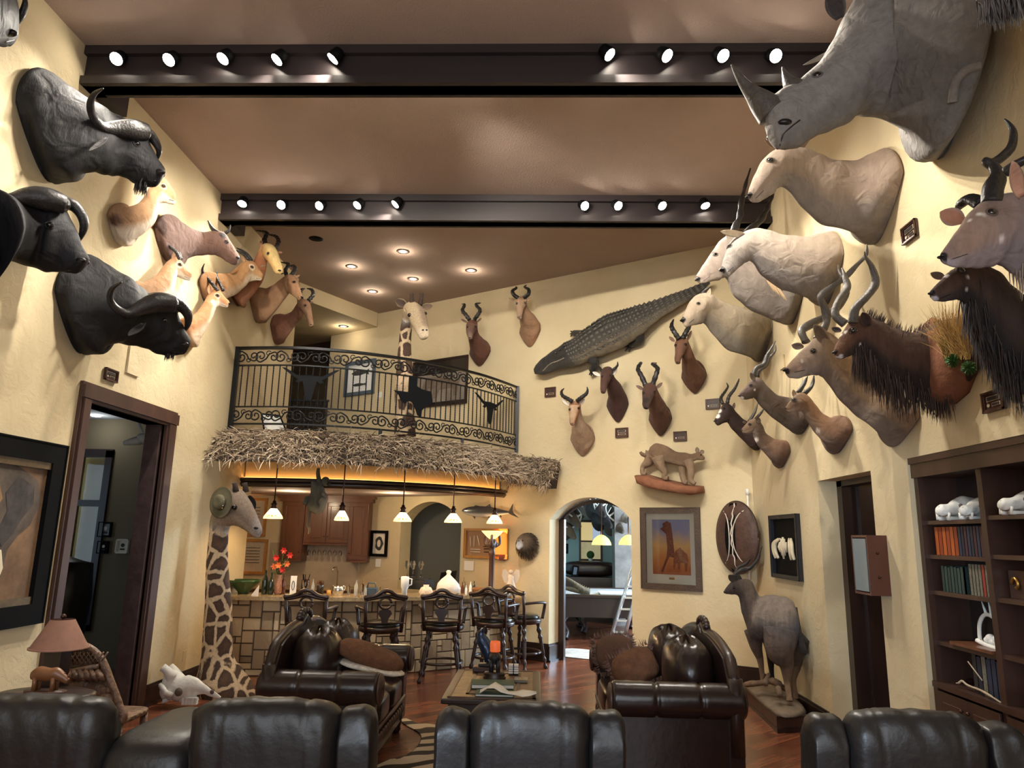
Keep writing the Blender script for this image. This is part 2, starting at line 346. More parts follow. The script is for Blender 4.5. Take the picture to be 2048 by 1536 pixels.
struct(MB().box((XR+T+.02,4,2.9),(XR+T+1.6,10.7,3.0)),'ceiling_hall',CEIL)
def beam(Y,zb):
    b=MB();b.box((XL+.004,Y,zb),(XR-.004,Y+.14,ZC-.002))
    b.box((XL+.004,Y-.05,ZC-.09),(XR-.004,Y,ZC-.002));b.box((XL+.004,Y-.05,zb),(XR-.004,Y+.18,zb+.08))
    b.box((XL+.004,Y+.12,zb),(XL+.14,Y+.5,ZC-.002));b.box((XR-.14,Y+.12,zb),(XR-.004,Y+.5,ZC-.002))
    return struct(b,'trim_beam',WOODB)
B1Z,B2Z=5.93,5.96
Y1,Y2=5.83,8.80
beam(Y1,B1Z);beam(Y2,B2Z)
LAMP=mat('lamp_glow',(1,1,1,1),.3,emis=(1,.9,.75,1),estr=70)
def fixture(px,py,Y,aim,label,e,grp,first=[None]):
    p=at(px,py,Y-.10);d=(V(aim)-p).normalized();mtx=d.to_track_quat('Z','Y').to_matrix().to_4x4()
    t=thing('track_spotlight',label,'spotlight',p,grp)
    part(MB().lathe([(.028,-.12),(.055,-.1),(.068,0),(.062,.0),(.055,-.01)],p,16,0,mtx),'lamp_head',BLACK,t)
    part(MB().lathe([(.001,-.004),(.057,-.004),(.057,.0),(.001,.0)],p,16,0,mtx),'lamp_lens',LAMP,t)
    part(MB().tube([p-d*.08,V((p.x,Y-.03,p.z+.02)),V((p.x,Y-.005,p.z+.03))],.012,6),'bracket',BLACK,t)
    spot(p+d*.02,aim,e,75)
E1,E2=180,230
k=0;ordn=['first','second','third','fourth','fifth']
for i,(px,py)in enumerate([(232,118),(337,120),(445,118),(553,120),(665,118)]):
    fixture(px,py,Y1,(-4.1,3.3+i*.55,3.2+.3*(i%2)),f'lit spotlight, {ordn[i]} from the left wall on the nearer ceiling beam',E1*(.35,.6,.9,1.1,1.2)[i],'spotlights on the nearer beam')
for i,(px,py)in enumerate([(1220,110),(1335,112),(1447,112),(1552,112)]):
    fixture(px,py,Y1,(2.9,5.0-i*.6,3.4+.4*(i%2)),f'lit spotlight, {ordn[i]} from the middle gap in the right half of the nearer beam',E1*(1.2,1,.8,.5)[i],'spotlights on the nearer beam')
for i,(px,py)in enumerate([(484,408),(562,410),(638,412),(714,411),(790,409)]):
    fixture(px,py,Y2,(-4.1,7.9-(4-i)*.85 if i else 7.4,3.0+.3*(i%3)),f'lit spotlight, {ordn[i]} from the left wall on the farther ceiling beam',E2*(.4,.6,.9,1.1,1.2)[i],'spotlights on the farther beam')
for i,(px,py)in enumerate([(1170,412),(1237,412),(1325,412),(1411,412)]):
    fixture(px,py,Y2,(2.9,5.2+i*.8,3.0+.3*(i%3)),f'lit spotlight, {ordn[i]} from the middle gap in the right half of the farther beam',E2*(1.1,.9,.7,.5)[i],'spotlights on the farther beam')
for ki,(X,Y,aim)in enumerate(((-3.2,Y1,(-4.1,9.0,4.2)),(-2.2,Y1,(-1.6,11.5,3.2)),(-.8,Y1,(.6,11.2,3.9)),(.6,Y1,(1.6,10.6,2.6)),(-1.6,Y1,(2.2,10.2,3.6)),(1.8,Y1,(2.9,8.6,3.0)),(-.2,Y2,(-1.4,12.3,4.6)),(-2.6,Y2,(-3.2,12.6,4.0)))):
    p=V((X,Y+.27,6.05));d=(V(aim)-p).normalized();mtx=d.to_track_quat('Z','Y').to_matrix().to_4x4()
    t=thing('track_spotlight','lit spotlight on the far side of a beam, '+['nearer beam, by left wall','nearer beam, second from left','nearer beam, left of middle','nearer beam, right of middle','nearer beam, third from left','nearer beam, by right wall','farther beam, middle','farther beam, left part'][ki],'spotlight',p,'spotlights behind the beams')
    part(MB().lathe([(.028,-.12),(.055,-.1),(.068,0),(.062,.0),(.055,-.01)],p,12,0,mtx),'lamp_head',BLACK,t)
    part(MB().lathe([(.001,-.004),(.057,-.004),(.057,.0),(.001,.0)],p,12,0,mtx),'lamp_lens',LAMP,t)
    part(MB().tube([p-d*.08,V((p.x,Y+.18,p.z+.03)),V((p.x,Y+.135,p.z+.04))],.012,6),'bracket',BLACK,t)
    spot(p+d*.02,aim,300 if Y==Y1 else 60,80)
DL=mat('downlight_glow',(1,1,1,1),.3,emis=(1,.88,.68,1),estr=9)
TRIMW=mat('downlight_trim',srgb(96,78,68),.5)
for i,(px,py,z,lab)in enumerate([(703,533,ZC,'leftmost of the four in the high ceiling behind the far beam'),(806,503,ZC,'the one nearest the far beam'),(826,558,ZC,'the one above the giraffe'),(942,541,ZC,'rightmost, beside the giraffe'),(745,583,ZC,'the one nearest the soffit'),(687,653,6.04,'in the lowered soffit')]):
    p=az(px,py,z-.005);t=thing('downlight',f'round recessed ceiling downlight, {lab}','downlight',p,'recessed downlights over the loft')
    part(MB().lathe([(.085,.004),(.1,-.004),(.06,-.006),(.06,.004)],p,24),'trim_ring',TRIMW,t)
    part(MB().lathe([(.001,-.002),(.058,-.002),(.058,.003),(.001,.003)],p,20),'lens',DL,t)
    point(p-V((0,0,.12)),5,(1,.85,.65))
p=az(632,478,ZC-.004);o=MB().lathe([(.001,-.004),(.09,-.006),(.11,.003),(.001,.003)],p,24).build('ceiling_speaker',BLACK);tag(o,'unlit round black ceiling grille near the far beam','speaker')
# ================================================================== ANIMAL BUILDER
def lerp(a,b,t):return tuple(x+(y-x)*t for x,y in zip(a,b))
def ci(c):return srgb(*c)
def loft_body(keys,sub=7,n=36,colors=None,cap_nose=True,marks=(),nz=.012):
    """keys: list of (C, Nvec(top dir * half height), Svec(side dir * half width), low) ; colors: (top,bottom,belly start) per key"""
    Cs=crom([k[0]for k in keys],sub);Ns=crom([k[1]for k in keys],sub);Ss=crom([k[2]for k in keys],sub);Ls=cromf([k[3]for k in keys],sub)
    m=len(Cs);tops=[];bots=[]
    for i in range(m):
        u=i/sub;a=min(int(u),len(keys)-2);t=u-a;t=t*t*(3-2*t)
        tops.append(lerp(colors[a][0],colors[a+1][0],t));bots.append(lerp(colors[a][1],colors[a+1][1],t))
    rs=[];cs=[]
    for i in range(m):
        C,Nv,Sv,lo=Cs[i],Ns[i],Ss[i],Ls[i];ring=[];cc=[]
        for j in range(n):
            q=2*PI*j/n;s,c=math.sin(q),math.cos(q)
            L_=abs(lo);w=(1-L_*abs(s))if s<0 else(1-L_*.2*s)
            wob=1+nz*math.sin(i*.9+3*q)+nz*math.sin(2*q+i*.37)
            ring.append(C+Nv*s*wob+Sv*c*w*wob)
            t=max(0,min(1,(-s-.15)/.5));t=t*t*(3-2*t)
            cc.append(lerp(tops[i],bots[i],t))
        rs.append(ring);cs.append(cc)
    if cap_nose:
        d=(Cs[-1]-Cs[-2]).normalized();r=min(Ns[-1].length,Ss[-1].length)
        for f,g in((.28,.86),(.45,.6),(.52,.25)):
            rs.append([Cs[-1]+d*r*f+(p-Cs[-1])*g for p in rs[m-1]]);cs.append(cs[m-1])
    for P,rad,col in marks:
        P=V(P)
        for i in range(len(rs)):
            for j in range(n):
                dd=(rs[i][j]-P).length/rad
                if dd<1.15:
                    t=max(0,min(1,(1.15-dd)/.35));cs[i][j]=lerp(cs[i][j],col,t)
    mb=MB();mb.rings(rs,cs);return mb,(Cs,Ns,Ss)
def bvh(mb):return BVHTree.FromPolygons([V(v)for v in mb.v],mb.f)
def hit(tree,px,py):
    h=tree.ray_cast(CAM,ray(px,py).normalized());return(h[0],h[1])if h[0]else(None,None)
def pmirror(P,fr):
    Cs,Ns,Ss=fr;i=min(range(len(Cs)),key=lambda k:(Cs[k]-P).length_squared);s=Ss[i].normalized();return P-s*2*(P-Cs[i]).dot(s)
def ear_mb(b,t,wid,face,co,cin):
    """leaf-shaped cup from b to t, opening towards face"""
    b,t,face=V(b),V(t),V(face);ax_=(t-b);L=ax_.length;a=ax_/L;f=(face-a*face.dot(a)).normalized();s=a.cross(f)
    rs=[];cs=[];K=9;J=7
    for i in range(K+1):
        u=i/K;w=wid/2*(math.sin(PI*(u*.86+.1))**.8)*(1 if u<.97 else.4);c0=b+ax_*u;ring=[];cc=[]
        for j in range(J+1):
            q=-1+2*j/J;ring.append(c0+s*q*w-f*w*.75*(1-q*q)*(1-.5*u));cc.append(co)
        for j in range(J-1,0,-1):
            q=-1+2*j/J;ring.append(c0+s*q*w*.92-f*w*.52*(1-q*q)*(1-.5*u)+f*.002);cc.append(cin)
        rs.append(ring);cs.append(cc)
    m=MB();m.rings(rs,cs);return m
def horn_mb(pts,ridges=0,n=14,flat=1,twist=0,sub=8,amp=.09,upto=.75):
    P=crom([p for p,r in pts],sub);r=cromf([r for p,r in pts],sub);m=len(P)
    if ridges:
        P=crom([p for p,_ in pts],22);r=cromf([q for _,q in pts],22);m=len(P)
        r=[x*(1+(amp*math.sin(2*PI*ridges*i/m)if i/m<upto else 0))for i,x in enumerate(r)]
    return MB().tube(P,[max(.0015,x)for x in r],n,flat=flat,twist=twist)
def mount(name,label,cat,secs,cols,base=None,wall='R',hide='animal_hide',eye=None,eye_r=.02,nostril=None,mouth=None,ears=(),horns=(),marks=(),hornmat=None,ridges=0,flat=1,twist=0,group=None,n=36,low=.28,hornup=.8,nosecol=True,pole=None,nsz=.5,amp=.09):
    """secs: (x1,y1,x2,y2,Y,ratio[,low]) from the wall outwards: top and bottom outline pixels at depth Y (mode p), or
       ('w',xl,yl,xr,yr,dd,ratio) : left and right outline pixels on the plane dd metres off the angled wall."""
    keys=[];eye_r*=1.25
    if base:
        (tx,ty),(bx,by),wid=base
        if wall=='A':
            (lx,ly),(rx,ry)=wid;top,bot,lf,rt=aw(tx,ty),aw(bx,by),aw(lx,ly),aw(rx,ry)
            C=(lf+rt)/2;Nn=V((0,0,(top.z-bot.z)/2));C=V((C.x,C.y,(top.z+bot.z)/2));out=-WN
            Sv=(rt-lf)/2;Sv.z=0
        else:
            X=XL if wall=='L' else XR;top,bot=ax(tx,ty,X),ax(bx,by,X);C=(top+bot)/2;Nn=(top-bot)/2;Nn.x=0;out=V((1 if wall=='L' else-1,0,0))
            Sv=V((0,wid,0))*(1 if wall=='L' else-1)
        keys.append((C+out*.003,Nn*.97,Sv*.97,.42));keys.append((C+out*.05,Nn,Sv,.42));loc=C
    for sc in secs:
        if sc[0]=='w':
            _,xl,yl,xr,yr,dd,ratio=sc[:7];a,b_=aw(xl,yl,dd),aw(xr,yr,dd);Sv=(b_-a)/2;C=(a+b_)/2
            keys.append([C,None,Sv,sc[7]if len(sc)>7 else-.15,ratio])
        else:
            x1,y1,x2,y2,Y,ratio=sc[:6]
            if base and wall in 'LR':
                for xx,yy in((x1,y1),(x2,y2)):Y=min(Y,abs(ax(xx,yy,(XR-.10)if wall=='R' else(XL+.10)).y))
            a,b_=at(x1,y1,Y),at(x2,y2,Y);keys.append([(a+b_)/2,(a-b_)/2,None,sc[6]if len(sc)>6 else-low,ratio])
    if not base:loc=V(keys[0][0])
    for i,k in enumerate(keys):
        if len(k)==5:
            prv=keys[max(i-1,0)][0];nxt=keys[min(i+1,len(keys)-1)][0];T=(V(nxt)-V(prv)).normalized()
            if k[1]is None:
                S=k[2];S2=S-T*S.dot(T)*.6;k[2]=S2;nn=S2.cross(T).normalized();k[1]=nn*S.length*k[4]
            else:
                Nn=k[1];s=T.cross(Nn).normalized();k[2]=s*Nn.length*k[4]
                if i==2 and base and wall in 'LR':k[2]=V((0,math.copysign(1,k[2].y),0))*k[2].length
    for i in range(1,len(keys)):
        if V(keys[i][2]).dot(V(keys[i-1][2]))<0 and not(len(keys[i])==5 and secs[max(0,i-2)][0]=='w'):keys[i]=(keys[i][0],keys[i][1],-V(keys[i][2]),keys[i][3])
        if V(keys[i][1]).dot(V(keys[i-1][1]))<-0.5*V(keys[i][1]).length*V(keys[i-1][1]).length and secs[max(0,i-2)][0]=='w':keys[i]=(keys[i][0],-V(keys[i][1]),keys[i][2],keys[i][3])
    keys=[(V(k[0]),V(k[1]),V(k[2]),k[3])for k in keys]
    nk=len(keys);cc=[]
    for i in range(nk):
        u=i/(nk-1)
        for a in range(len(cols)-1):
            if cols[a][0]<=u<=cols[a+1][0]:
                t=(u-cols[a][0])/(cols[a+1][0]-cols[a][0]);cc.append((lerp(ci(cols[a][1]),ci(cols[a+1][1]),t),lerp(ci(cols[a][2]),ci(cols[a+1][2]),t)));break
        else:cc.append((ci(cols[-1][1]),ci(cols[-1][2])))
    mb,fr=loft_body(keys,colors=cc,n=n)
    tree=bvh(mb)
    if marks:
        mk=[]
        for(px,py,rp,c)in marks:
            P,nn=hit(tree,px,py)
            if P is not None:mk.append((P,rp*pxs(P.y),ci(c)));mk.append((pmirror(P,fr),rp*pxs(P.y),ci(c)))
        mb,fr=loft_body(keys,colors=cc,n=n,marks=mk)
    root=thing(name,label,cat,loc,group)
    part(mb,'body',MATS[hide],root)
    nosec=fr[0][-1];facedir=(fr[0][-1]-fr[0][-8]).normalized()
    if eye:
        for e,(ex,ey)in enumerate(eye if isinstance(eye[0],(tuple,list))else[eye]):
            P,nn=hit(tree,ex,ey)
            if P is None:continue
            pts=[(P,nn)]
            if e==0 and not isinstance(eye[0],(tuple,list)):
                Q=pmirror(P,fr);s=fr[2][min(range(len(fr[0])),key=lambda k:(fr[0][k]-P).length_squared)].normalized();pts.append((Q,(nn-s*2*nn.dot(s))))
            for(Q,qn)in pts:
                m_=MB().ball(Q-qn*eye_r*.35,eye_r,(1,1,1),14)
                eo=part(m_,'eye',EYE,root)
                tq=qn.to_track_quat('Z','Y').to_matrix()
                lid=[Q-qn*eye_r*.05+tq@V((math.cos(a_*PI/8)*eye_r*1.15,math.sin(a_*PI/8)*eye_r*.95,0))for a_ in range(17)]
                part(MB().tube(lid,eye_r*.28,6,col=lerp(cc[-2][0],(.02,.02,.02,1),.55)),'eyelid',MATS[hide],eo)
    if nostril:
        P,nn=hit(tree,*nostril)
        if P is not None:
            r=nsz*fr[1][-1].length;Q=pmirror(P,fr)
            for P_ in(P,Q):part(MB().ball(P_-(P_-fr[0][-6]).normalized()*r*.2,r,(1.1,.6,.55)),'nostril',NOSE,root)
    if nosecol:
        pass
    if mouth:
        pts=[hit(tree,*m_)for m_ in mouth];pts=[p-nrm*.001 for p,nrm in pts if p is not None]
        if len(pts)>1:
            P2=crom(pts,4);r_=min(.0055,max(.0025,.06*fr[1][-1].length));part(MB().tube(P2+[pmirror(p,fr)for p in P2][::-1]if(P2[0]-pmirror(P2[0],fr)).length<.12 and False else P2,r_,6),'mouth',NOSE,root);part(MB().tube([pmirror(p,fr)for p in P2],r_,6),'mouth',NOSE,root)
    for e in ears:
        (x1,y1,x2,y2,wpx)=e[:5];Yb=e[5];Yt=e[6]if len(e)>6 else Yb;fc=e[7]if len(e)>7 else tuple(facedir*.6+(CAM-fr[0][-8]).normalized()*.8)
        co=ci(e[8])if len(e)>8 else cc[len(cc)//2][0];cin=ci(e[9])if len(e)>9 else lerp(co,(.5,.4,.32,1),.22)
        part(ear_mb(at(x1,y1,Yb),at(x2,y2,Yt),wpx*pxs(Yb)*1.0,fc,co,cin),'ear',MATS['animal_hide'],root)
    for h in horns:
        part(horn_mb([(at(q[0],q[1],q[3]),q[2]*pxs(q[3]))for q in h],ridges,flat=flat,twist=twist,upto=hornup,amp=amp),'horn',hornmat or HORN,root)
    return root,fr,tree
def H(Y,*pts,Y2=None):
    """horn: depth Y at the base to Y2 at the tip, then (x,y,r) points"""
    Y2=Y if Y2 is None else Y2;m=len(pts)-1;return[(x,y,r,Y+(Y2-Y)*i/m)for i,(x,y,r)in enumerate(pts)]
def hairs(specs,col0,col1,name,root,m=None,label=None,n=4):
    """specs: (root point, tip point, radius, sag)"""
    mb=MB()
    for a,b,r,sag in specs:
        a,b=V(a),V(b);mid=(a+b)/2+V((0,0,-sag));c=lerp(col0,col1,random.random());mb.tube([a,mid,b],[r,r*.8,r*.12],n,col=c,cap=False)
    return part(mb,name,m or HAIR,root,label)
def hang(fr,u0,u1,ang,length,count,lean=.15,r=.004,spread=.25,lenvar=.5,down=(0,0,-1)):
    """hair rooted on the body between ring fractions u0..u1, around angle ang (radians, -pi/2 = underside)"""
    Cs,Ns,Ss=fr;out=[];m=len(Cs)-1
    for _ in range(count):
        u=(u0+(u1-u0)*random.random())*m;i=min(int(u),m-1);t=u-i;q=ang+random.gauss(0,spread)
        C=Cs[i].lerp(Cs[i+1],t);P=C+Ns[i]*math.sin(q)*.95+Ss[i]*math.cos(q)*.9;nrm=(P-C).normalized()
        L=length*(1-lenvar*random.random());tip=P+(V(down)*(1-lean)+nrm*lean+V((random.gauss(0,.08),random.gauss(0,.08),0)))*L
        out.append((P,tip,r,-L*.05))
    return out
# ================================================================== LOFT
def bars(mb,pts,r=.006,n=6):mb.tube(pts,r,n)
RAIL=crom([(p.x,p.y,0)for p in off(EDGE,-.06)[::4]]+[tuple(off(EDGE,-.06)[-1])],8)
RAIL=[p for p in RAIL if p.x>XL+.03 and(p-WP).dot(WN)<-.03]
RZ=dict(top=4.44,t2=4.19,b1=3.60,b2=3.36)
ACC=[0]
for i in range(1,len(RAIL)):ACC.append(ACC[-1]+(RAIL[i]-RAIL[i-1]).length)
RL=ACC[-1]
def rp(s,z=0):
    s=max(0,min(RL-1e-6,s))
    for i in range(len(ACC)-1):
        if ACC[i]<=s<=ACC[i+1]:break
    t=(s-ACC[i])/(ACC[i+1]-ACC[i]);p=RAIL[i].lerp(RAIL[i+1],t);return V((p.x,p.y,z))
rail=thing('balcony_railing','curved black wrought iron balcony railing with scrolls and steel cutouts above the thatch','railing',rp(RL/2,3.2))
for nm,z,r in(('handrail',RZ['top'],.034),('rail_bar',RZ['t2'],.018),('rail_bar',RZ['b1'],.018),('bottom_rail',RZ['b2'],.022)):
    part(MB().rings([[V((p.x,p.y,z))+o_ for o_ in(V((0,-r,-r*.5)),V((0,r,-r*.5)),V((0,r,r*.5)),V((0,-r,r*.5)))]for p in[rp(RL*i/80)for i in range(81)]],smooth=False),nm,IRON,rail)
for s in(0,RL):part(MB().cbox(rp(s,3.82),(.06,.06,1.28)),'post',IRON,rail)
for f in(.42,.7):part(MB().cbox(rp(RL*f,3.26),(.045,.045,.22)),'foot',IRON,rail)
NB=54
def twistbar(a,b):
    mb=MB();pts=[a.lerp(b,i/24)for i in range(25)];mb.tube(pts,.0105,4,twist=26,flat=.999);return mb
cut1,cutT,cut2=(.16,.31),(.50,.64),(.745,.86)
for i in range(1,NB):
    f=i/NB;part(twistbar(rp(RL*f,RZ['b1']),rp(RL*f,RZ['t2'])),'baluster',IRON,rail)
def spiral(s0,z0,r0,turns,a0,sgn,k=26):
    out=[]
    for i in range(k+1):
        t=i/k;r=r0*(1-t)**.8*.98+.006;a=a0+sgn*turns*2*PI*t;out.append((s0+r*math.cos(a),z0+r*math.sin(a)))
    return out
def scroll_unit(s,zc,hgt,fl):
    """one S-scroll with its curls"""
    mb=MB();h=hgt/2;k=1 if fl else-1
    P=spiral(s-.085,zc+k*h*.05,h*.78,1.35,-PI/2*k,-k);P2=spiral(s+.10,zc-k*h*.05,h*.62,1.2,PI/2*k,-k)
    mb.tube([rp(a,b)for a,b in P],.011,5);mb.tube([rp(a,b)for a,b in P2],.0105,5)
    S=crom([(s-.085,zc-k*h*.75,0),(s-.01,zc-k*h*.3,0),(s+.03,zc+k*h*.3,0),(s+.10,zc+k*h*.6,0)],6);mb.tube([rp(p.x,p.y)for p in S],.011,5)
    Q=spiral(s+.02,zc+k*h*.42,h*.34,1.0,PI*.2,k,14);mb.tube([rp(a,b)for a,b in Q],.007,5)
    return mb
NS=17
for i in range(NS):
    s=RL*(i+.5)/NS
    part(scroll_unit(s,(RZ['top']+RZ['t2'])/2,.21,i%2),'scroll',IRON,rail);part(scroll_unit(s,(RZ['b1']+RZ['b2'])/2,.2,(i+1)%2),'scroll',IRON,rail)
def cutout(nm,pts2,s0,z0,sc):
    fr_=[rp(s0+x*sc,z0+y*sc)for x,y in pts2];t=(rp(s0+.1)-rp(s0-.1)).normalized();n=V((t.y,-t.x,0))*.016
    part(MB().prism([p+n for p in fr_],n*.5),nm,mat('steel_cutout',srgb(22,24,28),.6,spec=.1),rail)
HRN=[(-1,.52),(-.86,.5),(-.62,.36),(-.42,.24),(-.2,.26),(0,.28),(.2,.26),(.42,.24),(.62,.36),(.86,.5),(1,.52),(.84,.4),(.6,.22),(.4,.1),(.5,.02),(.36,-.02),(.24,.06),(.2,-.1),(.12,-.5),(.08,-.62),(-.08,-.62),(-.12,-.5),(-.2,-.1),(-.24,.06),(-.36,-.02),(-.5,.02),(-.4,.1),(-.6,.22),(-.84,.4)]
TEX=[(-.22,.72),(.12,.72),(.12,.38),(.3,.3),(.5,.27),(.72,.26),(.76,.1),(.8,-.12),(.68,-.22),(.5,-.34),(.36,-.5),(.34,-.76),(.18,-.7),(.1,-.5),(-.06,-.24),(-.2,-.2),(-.34,-.34),(-.52,-.2),(-.6,-.02),(-.8,.12),(-.22,.12)]
def s_of(px,py):
    best=min(range(0,401),key=lambda i:abs(ray(px,py).x/ray(px,py).y-rp(RL*i/400).x/rp(RL*i/400).y));return RL*best/400
cutout('longhorn_cutout',HRN,s_of(620,770),3.95,.40);cutout('state_cutout',TEX,s_of(826,785),3.90,.40);cutout('longhorn_cutout',HRN,s_of(978,812),3.92,.40)
th=MB();tb=MB();NT=60;C1=[c for c in EDGE]
def tprof(i,v):
    p=off(EDGE,.03+.52*min(v,1)-max(0,v-1)*.5)[i];z=3.27-.40*min(v,1)**1.3-.10*max(0,v-1);return V((p.x,p.y,z))
Eo=[off(EDGE,.03+.52*v)for v in(0,.25,.5,.75,1.0)]
ext=[]
run=list(range(len(EDGE)))
rs=[]
zz=[3.27,3.20,3.10,2.97,2.80]
EXT=crom([EDGE[-1],wl(.1,0,.05),wl(.38,0,.05)],5)
CV=EDGE+EXT[1:]
def cvn(i):
    if i>=len(EDGE):return-WN
    t=(CV[min(i+1,len(EDGE)-1)]-CV[max(i-1,0)]).normalized();n=V((t.y,-t.x,0));k=max(0,(i-len(EDGE)+10)/10);return n.lerp(-WN,k*.8).normalized()
def tpt(i,v):
    fade=1-.35*max(0,(i-len(CV)+8)/8);drop=.16*max(0,(i-len(CV)+16)/16)**1.3;side=.1*max(0,1-i/4)
    d=.03+.50*v*fade;z=zz[int(v*3.999)]+(zz[int(v*3.999)+1]-zz[int(v*3.999)])*(v*4-int(v*3.999));q=CV[i]+cvn(i)*d;return V((max(q.x,XL+.01),q.y,z-drop))
for i in range(len(CV)):
    a=tpt(i,0);e=tpt(i,1);u=CV[i]+cvn(i)*.12;rs.append([a,tpt(i,.33),tpt(i,.66),e,V((max(u.x,XL+.01),u.y,e.z+.02)),V((max(CV[i].x,XL+.01),CV[i].y,a.z-.05))])
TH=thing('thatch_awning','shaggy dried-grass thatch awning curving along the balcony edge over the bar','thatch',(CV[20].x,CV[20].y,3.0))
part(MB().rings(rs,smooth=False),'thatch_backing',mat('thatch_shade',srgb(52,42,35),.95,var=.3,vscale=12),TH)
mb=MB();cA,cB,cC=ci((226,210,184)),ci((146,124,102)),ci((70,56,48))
for _ in range(8500):
    i=random.random()*(len(CV)-1.01);i0=int(i);v=random.random()**.9;P=tpt(i0,v).lerp(tpt(i0+1,v),i-i0);n=cvn(i0)
    t=(CV[i0+1]-CV[i0]).normalized();L=.09+.13*random.random()
    d=(n*random.uniform(.25,.9)+t*random.gauss(0,.55)+V((0,0,random.uniform(-1.0,.25)))).normalized();Q=P+d*L;R_=P+d*L*.5+V((0,0,.012))
    if Q.x<XL+.015:Q.x=XL+.015;P.x=max(P.x,XL+.02)
    if i0>=len(EDGE)-3 and(Q-WP).dot(WN)>-.01:Q=Q-WN*.06
    w_=random.uniform(.003,.0065);sd=d.cross(V((random.gauss(0,1),random.gauss(0,1),random.gauss(0,1)))).normalized()*w_
    c=lerp(cA,cB,random.random()**1.3)if random.random()<.72 else lerp(cB,cC,random.random());
    mb.add([P-sd,P+sd,R_+sd,R_-sd,Q+sd*.3,Q-sd*.3],[(0,1,2,3),(3,2,4,5)],[c]*6)
o=part(mb,'grass_blades',HAIR,TH);o['kind']='stuff'
def frame_on(name,label,c4,inset,fm,inner,wallfn,cat='picture',th=.035,extra=None,group=None,glass=False):
    """c4: TL TR BR BL world points of the outer frame; inset metres"""
    A=[V(p)for p in c4];u=(A[1]-A[0]).normalized();v=(A[3]-A[0]).normalized();n=-(u.cross(v)).normalized()
    if n.dot(CAM-A[0])<0:n=-n
    c=sum(A,V())/4;t=thing(name,label,cat,c,group)
    W,Hh=(A[1]-A[0]).length,(A[3]-A[0]).length;mb=MB()
    def P(x,y,d):return A[0]+u*x+v*y+n*d
    for(x0,y0,x1,y1)in((0,0,W,inset),(0,Hh-inset,W,Hh),(0,inset,inset,Hh-inset),(W-inset,inset,W,Hh-inset)):
        mb.prism([P(x0,y0,.004),P(x1,y0,.004),P(x1,y1,.004),P(x0,y1,.004)],n*th)
    for k,e in((.0,.012),):
        for(x0,y0,x1,y1)in((0,0,W,e),(0,Hh-e,W,Hh),(0,0,e,Hh),(W-e,0,W,Hh)):mb.prism([P(x0,y0,th),P(x1,y0,th),P(x1,y1,th),P(x0,y1,th)],n*.012)
    part(mb,'frame',fm,t)
    part(MB().prism([P(inset*.9,inset*.9,.005),P(W-inset*.9,inset*.9,.005),P(W-inset*.9,Hh-inset*.9,.005),P(inset*.9,Hh-inset*.9,.005)],n*.006),'mat_board',inner,t)
    def Q(a,b,d=.013):return P(inset+(W-2*inset)*a,inset+(Hh-2*inset)*b,d)
    if glass:part(MB().prism([Q(0,0,.02),Q(1,0,.02),Q(1,1,.02),Q(0,1,.02)],n*.002),'glass_pane',GLASS,t)
    return t,Q,n
def aw4(x0,y0,x1,y1,x2,y2,x3,y3,dd=.01):return[aw(x0,y0,dd),aw(x1,y1,dd),aw(x2,y2,dd),aw(x3,y3,dd)]
def rect_aw(xl,xr,yt,yb,dd=.006):
    a,b_=aw(xl,(yt+yb)/2,dd),aw(xr,(yt+yb)/2,dd);zt,zb=aw((xl+xr)/2,yt,dd).z,aw((xl+xr)/2,yb,dd).z
    return[V((a.x,a.y,zt)),V((b_.x,b_.y,zt)),V((b_.x,b_.y,zb)),V((a.x,a.y,zb))]
def flat(Q,n,pts,m,t,nm,d=.016,th=.003,col=None):
    part(MB().prism([Q(x,y,d)for x,y in pts],n*th,col=col),nm,m,t)
CREAMP=mat('cream_board',srgb(226,218,200),.8);BLUEG=mat('blue_grey_frame',srgb(86,98,112),.5);INK=mat('dark_ink',srgb(60,60,58),.8)
t,Q,n=frame_on('fish_print','framed print of two fish in a blue-grey frame, on the loft wall behind the railing',rect_aw(692,751,722,790),.07,BLUEG,PAPER,None)
def fishpoly(cx,cy,w,h):
    return[(cx-w,cy),(cx-w*.6,cy-h),(cx,cy-h*1.2),(cx+w*.6,cy-h*.5),(cx+w,cy-h*1.2),(cx+w*.9,cy),(cx+w,cy+h*1.2),(cx+w*.6,cy+h*.5),(cx,cy+h),(cx-w*.6,cy+h*.9)]
flat(Q,n,fishpoly(.5,.32,.36,.09),INK,t,'printed_fish');flat(Q,n,fishpoly(.5,.75,.3,.05),INK,t,'printed_fish')
DKGL=mat('dark_picture_glass',srgb(40,36,36),.08,spec=.8)
t,Q,n=frame_on('lion_picture','large framed picture of a prowling lion, mostly behind the loft giraffe',rect_aw(826,936,718,812),.04,WOODD,DKGL,None,th=.02)
LIONM=mat('lion_paint',srgb(120,104,90),.6,var=.3,vscale=10)
part(MB().prism([Q(0,.3,.012),Q(1,.3,.012),Q(1,.95,.012),Q(0,.95,.012)],n*.002),'painted_ground',mat('grey_paint',srgb(140,130,120),.3,var=.2,vscale=6),t)
flat(Q,n,[(.2,.45),(.35,.36),(.6,.4),(.8,.5),(.9,.36),(.93,.4),(.86,.6),(.84,.85),(.78,.85),(.76,.66),(.5,.68),(.46,.86),(.4,.86),(.38,.66),(.3,.62),(.24,.72),(.16,.66)],LIONM,t,'painted_lion',d=.015)
o=MB().prism(rect_aw(755,764,784,796),-WN*.01).build('switch_plate',WHITE);tag(o,'white switch plate on the loft wall beside the fish print','switch')
sr=thing('stair_railing','dark ornate iron stair railing standing behind the left part of the balcony','railing',(-4.6,12.6,LOFT))
P0,P1=at(580,860,12.7),at(650,866,12.7)
